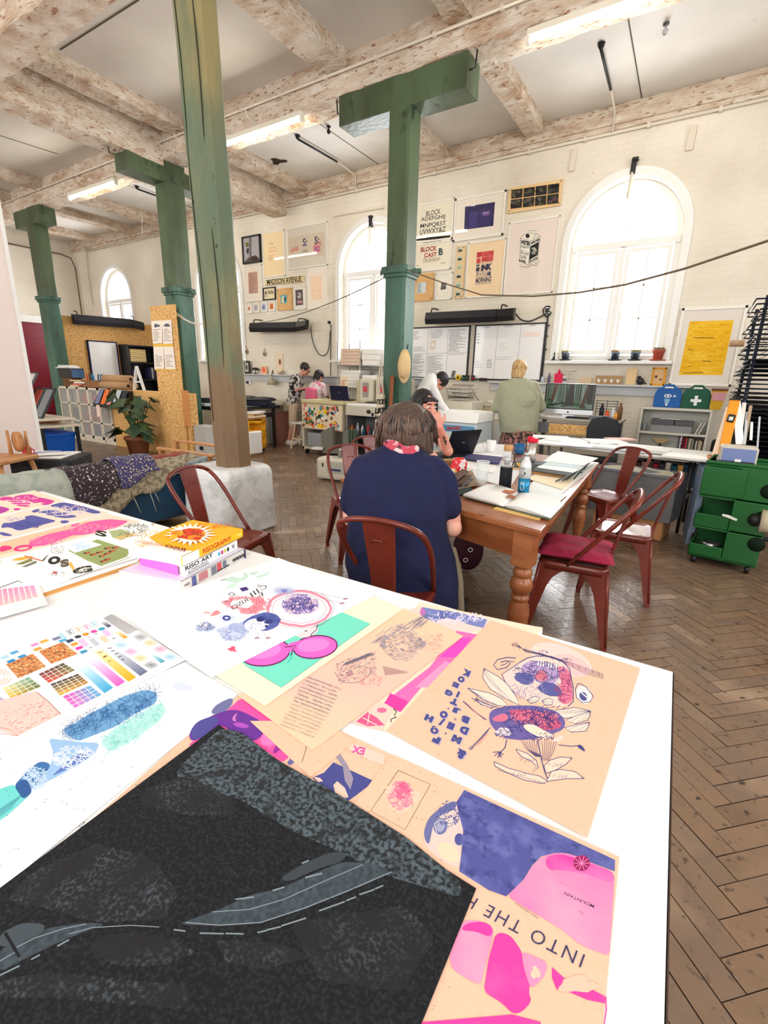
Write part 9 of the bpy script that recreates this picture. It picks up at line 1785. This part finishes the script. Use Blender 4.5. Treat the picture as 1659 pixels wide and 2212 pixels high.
def k2(a):
 NV=mat('riso_navy',(76,80,150),.85,var=[((98,104,172),40,.56,.08),((60,64,130),90,.6,.06)])
 PKM=mat('riso_pink',(255,110,175),.85,var=((255,160,190),10,.5,.2));HOT=mat('riso_hot',(255,60,160),.85,var=((255,110,180),14,.56,.1))
 a.line([(475,212),(612,272),(504,466),(357,386)],2.4,(70,62,60),True)
 a.blob((490,330),(70,60),(248,196,176),rough=.25);rnd=random.Random(4)
 a.scrib((487,320),(58,66),80,(250,130,160),3.4,5);a.scrib((490,300),(40,40),40,(250,90,140),3,6)
 a.sp([(727,342),(690,345),(650,375),(600,420),(580,490),(592,540),(640,585),(700,622),(738,630),(742,560),(755,420)],(216,196,190));a.sp([(600,420),(650,375),(700,345),(726,345),(720,380),(660,400),(625,440),(605,540),(580,490)],(104,108,160));a.blob((655,452),(30,36),(110,116,166),rot=.2);a.blob((655,452),(18,24),(160,160,190),rot=.2);a.blob((735,508),(20,26),NV);a.scrib((690,400),(50,60),50,(84,90,150),3,8);a.line([(630,440),(650,425),(690,430),(700,460),(680,495),(640,490),(630,440)],3,(226,214,206));a.line([(712,400),(700,430),(712,450)],4,(226,214,206));a.sp([(640,520),(700,520),(735,560),(730,615),(650,585)],(238,206,180))
 a.poly([(756,296),(1400,596),(1398,645),(1280,600),(1200,568),(1150,566),(1085,580),(1045,620),(1010,680),(960,730),(935,752),(860,725),(735,645),(745,560),(752,470),(722,350)],NV)
 a.sp([(1085,582),(1150,564),(1210,570),(1290,604),(1398,650),(1392,760),(1375,1010),(1250,960),(1180,900),(1100,850),(1000,790),(940,752),(960,728),(1012,680),(1045,622)],PKM);a.sp([(1100,582),(1160,568),(1240,590),(1396,650),(1394,700),(1290,660),(1180,640),(1110,640)],HOT)
 a.blob((1257,610),(36,34),(150,30,90))
 for k in range(10):t_=2*PI*k/10;a.line([(1257,610),(1257+34*math.cos(t_),610+31*math.sin(t_))],3,(255,130,190))
 tk=(60,62,100);a.text('MOUNTAIN',(1312,790),(1186,732),(1307,803),(60,50,90),.01);a.text('The',(1268,822),(1246,812),(1264,832),(130,80,130));a.text('black adventure',(1072,842),(975,778),(1070,850),(130,90,140));a.text('when the cloud lifted',(1240,716),(1155,688),(1238,720),(200,100,160))
 a.text('INTO THE H',(1272,1002),(778,742),(1252,1058),tk,-.004,spacing=1.25)
 a.sp([(745,860),(800,850),(885,885),(870,960),(825,1135),(760,1100),(700,1060),(690,960),(720,880)],PKM);a.sp([(760,868),(840,858),(882,888),(870,930),(800,900),(740,900)],HOT)
 a.sp([(892,905),(950,915),(1000,985),(1010,1030),(1040,1100),(1030,1170),(1045,1200),(1000,1250),(960,1255),(920,1210),(838,1160),(860,1020)],HOT);a.sp([(1000,985),(1115,1035),(1100,1090),(1075,1120),(1040,1150),(1010,1060)],PKM);a.blob((1060,1080),(20,26),(240,196,176),rough=.3)
 a.poly([(1130,1055),(1180,1100),(1260,1130),(1365,1185),(1355,1210),(1280,1195),(1200,1160),(1150,1150),(1130,1100)],HOT);a.poly([(560,1292),(960,1258),(1080,1289),(1110,1400),(560,1400)],HOT);a.line([(1360,1190),(1362,1240),(1352,1300)],6,PINK);a.blob((1240,1130),(80,36),(244,190,170),rough=.3)
qI=wrect((846,1632),(1337,1855),.425,-1)
if qI[2][1]<1855:qI=wrect((846,1632),(1337,1855),.425,1)
sheet_px('riso_print','peach print lettered INTO THE with hot pink and navy shapes',qI,M_kr,k2,Z2,lev=2.2)
# ---- black print
ZK=(0,1560,.62688)
M_blkp=mat('black_print',(19,20,24),.85,var=[((36,40,46),260,.56,.10)],spec=.3)
M_st1=mat('stipple_grey',(22,25,29),.85,var=[((78,92,102),190,.50,.08),((24,27,31),60,.60,.08)]);M_st2=mat('stipple_faint',(19,20,24),.85,var=[((62,70,78),260,.57,.09),((19,20,24),22,.50,.10)])
M_road=mat('road_grey',(62,74,84),.85,var=((46,55,63),160,.5,.12),stretch=(1,1,1))
def kb(a):
 a.sp([(760,28),(830,40),(960,140),(1180,265),(1400,405),(1590,560),(1585,615),(1540,600),(1350,545),(1200,470),(1000,380),(820,270),(700,250),(600,190),(640,140)],M_st1)
 a.sp([(500,240),(640,190),(800,270),(820,330),(640,330),(480,290)],M_st2);a.sp([(120,520),(330,430),(520,470),(620,600),(560,690),(330,700),(120,640),(20,620)],M_st2);a.sp([(360,740),(480,735),(600,760),(680,800),(560,850),(400,850),(300,790)],M_st2);a.sp([(740,760),(960,770),(1080,820),(900,860),(780,840)],M_st2)
 a.sp([(0,900),(160,870),(660,920),(640,1000),(200,960),(0,960)],M_st2);a.sp([(1000,700),(1400,640),(1500,760),(1380,940),(1100,900)],M_st2)
 a.sp([(612,706),(700,676),(790,640),(860,605),(960,585),(1060,540),(1180,490),(1280,495),(1350,520),(1280,560),(1160,610),(1020,665),(880,705),(740,712)],M_road);a.sp([(960,550),(1040,500),(1140,455),(1200,460),(1180,488),(1080,520),(1000,560)],mat('road_dark',(50,58,66),.8))
 a.sp([(0,790),(60,770),(160,720),(300,700),(370,705),(260,745),(160,790),(60,840),(0,875)],M_road);a.sp([(0,740),(80,700),(160,705),(150,735),(60,770),(0,790)],mat('road_mid',(60,70,78),.8))
 L_=(130,144,152)
 a.line([(730,664),(860,655),(980,620),(1100,565),(1250,500)],3,L_);a.line([(640,700),(760,710),(900,700),(1050,650),(1200,590),(1350,525)],3.5,L_)
 for p,q in (((690,737),(772,739)),((778,738),(840,740)),((888,735),(920,728)),((920,726),(968,715)),((970,712),(1055,685)),((1100,660),(1188,628)),((1192,625),(1226,612)),((1238,604),(1290,586)),((1292,584),(1320,572)),((812,620),(876,612)),((940,590),(980,578)),((1052,545),(1110,530)),((1040,496),(1064,486)),((600,725),(640,730)),((0,884),(70,850)),((110,828),(140,812)),((200,782),(240,760))):a.line([p,q],5,L_)
 a.line([(60,786),(120,755),(220,722),(300,706)],3,L_);a.line([(240,740),(320,718),(450,710),(550,716)],3,L_);a.line([(0,835),(60,800)],3,L_);a.line([(20,735),(70,820)],12,(24,26,30))
 rnd=random.Random(3)
 for k in range(500):x,y=rnd.uniform(-200,1560),rnd.uniform(120,1100);a.line([(x,y),(x+rnd.uniform(2,7),y+rnd.uniform(-3,3))],rnd.uniform(1,2.2),(60,68,76))
T0,R0_,E1=atz(473,1570,PZ),atz(1028,1925,PZ),atz(912,2212,PZ);dE=(E1-R0_).normalized();P3,P4=R0_+dE*.60,T0+(atz(0,1925,PZ)-T0).normalized()*.60
def tpx(P):return topx(P)
M_bk2=M_blkp
lv=level[0]+1
t=thing('screenprint','large black print of a moonlit winding road in the foreground','print',T0)
z=PZ+.0004+.0008*3.4;m=MB();m.prism([Vector((p.x,p.y,z))for p in (T0,R0_,P3,P4)],(0,0,.0008));obj('sheet',m,M_blkp,t)
a=Art(lambda x,y:Vector((atz(x,y,PZ).x,atz(x,y,PZ).y,z+.0008)),(0,0,1),3e-6,5e-5,ZK);kb(a);a.done('printed_image',t)
# ---- stack of three books
def book_px(label,F,R_,L_,z0,z1,cover,spine,draw_top=None,draw_sp=None,Z=(0,940,.37372),grp=None):
 f=lambda p,z:atz(Z[0]+p[0]*Z[2],Z[1]+p[1]*Z[2],z);A,B,D=f(F,z1),f(R_,z1),f(L_,z1);C=B+(D-A)
 t=thing('book',label,'book',Vector((A.x,A.y,z0)),group=grp);dn=Vector((0,0,z0-z1));th=.003
 m=MB();m.prism([A,B,C,D],(0,0,-th));obj('front_cover',m,ink(cover,.35),t,bevel=.001);m=MB();m.prism([p+dn for p in (A,B,C,D)],(0,0,th));obj('back_cover',m,ink(cover,.35),t,bevel=.001)
 u=(D-A).normalized()*.004;v=(B-A).normalized()*.004;m=MB();m.prism([p+Vector((0,0,-th))for p in (A+u+v,B+u-v,C-u*0.5-v,D-u*.5+v)],(0,0,z0-z1+2*th));obj('page_block',m,ink((232,230,226)),t)
 m=MB();m.prism([A,B,B+dn,A+dn],(D-A).normalized()*.003);obj('spine',m,ink(spine,.35),t)
 if draw_top:a=Art(lambda x,y:atz(x,y,z1),(0,0,1),3e-5,2e-4,Z);draw_top(a);a.done('cover_print',t)
 if draw_sp:
  n=(A-D).normalized();m=MB();mats=[]
  def put(txt,s0,s1,h0,h1,col,bold=.02):
   mm=ink(col);mats.append(mm)if mm not in mats else None ;S_=lambda s,h:A.lerp(B,s)-dn*0+dn*(1-h)+n*.0006;text(m,txt,S_(s0,h0),S_(s1,h0),S_(s0,h1),mats.index(mm),bold)
  def blk(s0,s1,h0,h1,col):mm=ink(col);mats.append(mm)if mm not in mats else None ;S_=lambda s,h:A.lerp(B,s)+dn*(1-h)+n*.0004;m.poly([S_(s0,h0),S_(s1,h0),S_(s1,h1),S_(s0,h1)],mats.index(mm))
  draw_sp(put,blk);obj('spine_print',m,mats,t,fixn=False)
 return t
def s1(put,blk):
 blk(.0,.12,.05,.95,(226,214,210));blk(.14,.2,.05,.95,(90,96,150));put('g6b',.03,.11,.3,.7,(60,60,66))
 for k in range(6):blk(.24+k*.022,.252+k*.022,.15,.9,(190,60,80))
 blk(.42,.5,.1,.9,(120,124,140));blk(.51,.58,.2,.95,(200,80,90));blk(.6,.66,.3,.9,(110,116,134));put('paperwork',.70,.50,.35,.1,(30,30,34),.05);put('PROMOMANIA',.97,.76,.62,.25,(30,30,34),.04);blk(.97,1.0,0,1,(40,46,80))
book_px('bottom book of the stack, grey spine with red stripes',(1046,848),(1418,655),(684,784),PZ,PZ+.030,(216,210,226),(206,204,200),lambda a:a.poly([(760,770),(1000,830),(1100,790),(860,740)],(246,200,236)),s1)
def s2(put,blk):
 put('RISO ART',.02,.50,.55,.95,(40,40,44));put("A Creative's Guide to",.06,.40,.32,.50,(30,30,34),.01);put('Mastering Risography',.06,.42,.08,.26,(30,30,34),.01)
 for k,c in enumerate(((90,170,220),(210,60,120),(200,200,90),(40,40,44))):blk(.60+k*.06,.64+k*.06,.3,.7,c)
 put('N',.92,.89,.75,.3,(40,40,44));blk(.935,.94,.2,.8,(60,60,60))
t=book_px('middle white book of the stack with a hot pink cover edge',(1062,762),(1370,606),(806,692),PZ+.0305,PZ+.058,(226,220,226),(236,238,242),lambda a:a.scrib((920,700),(100,14),20,(90,110,120),3,4),s2)
f=lambda x,y,z:atz(x*.37372,940+y*.37372,z);A,D_2=f(1062,762,PZ+.058),f(806,692,PZ+.058);n=(A-f(1370,606,PZ+.058)).normalized();m=MB();dn=Vector((0,0,-.0265));P=[A.lerp(D_2,.12)+n*.002,D_2+n*.002];m.poly([P[0],P[1],P[1]+dn,P[0]+dn]);obj('pink_fore_edge',m,ink((255,110,215)),t,fixn=False)
def c3(a):
 Y_,O,R3=(244,178,40),(240,140,40),(214,70,40)
 a.poly([(1120,672),(1400,541),(1112,490),(960,545),(860,590),(930,640)],Y_);rnd=random.Random(5)
 for k in range(120):x=rnd.uniform(780,930);y=600+rnd.uniform(-45,45)-(x-850)*.1;a.blob((x,y),(rnd.uniform(2,5),rnd.uniform(1.5,3)),(248,196,90),6)
 c=(1100,578);P=[]
 for k in range(44):t_=2*PI*k/44;r=(150 if k%2 else 92)*rnd.uniform(.9,1.08);P.append((c[0]+r*math.cos(t_)*1.0,c[1]+r*.46*math.sin(t_)))
 a.poly(P,(250,248,236));a.blob((1095,580),(100,34),O,rough=.2);a.blob((1110,566),(62,20),R3,rough=.2);a.poly([(980,592),(1060,560),(1060,590),(1000,610)],Y_);a.blob((1060,596),(30,10),R3,rough=.3);a.blob((1140,604),(24,8),(206,60,36));a.scrib((1100,580),(90,28),40,(150,50,30),2.4,8);a.scrib((1240,528),(110,16),26,(220,80,40),3,9)
 a.text('RISO',(1068,682),(950,655),(1078,664),(120,40,30),.02);a.text('GRAPHY',(930,650),(780,628),(945,636),(222,170,150),.02)
book_px('top yellow book of the stack, lettered RISOGRAPHY on its spine',(1052,703),(1402,541),(728,648),PZ+.0585,PZ+.083,(250,248,244),(244,190,40),c3,lambda put,blk:(blk(0,.24,0,1,(246,246,244)),put('RISOGRAPHY',.30,.78,.22,.82,(206,70,40),.02),blk(.88,.97,.35,.6,(250,220,120))))
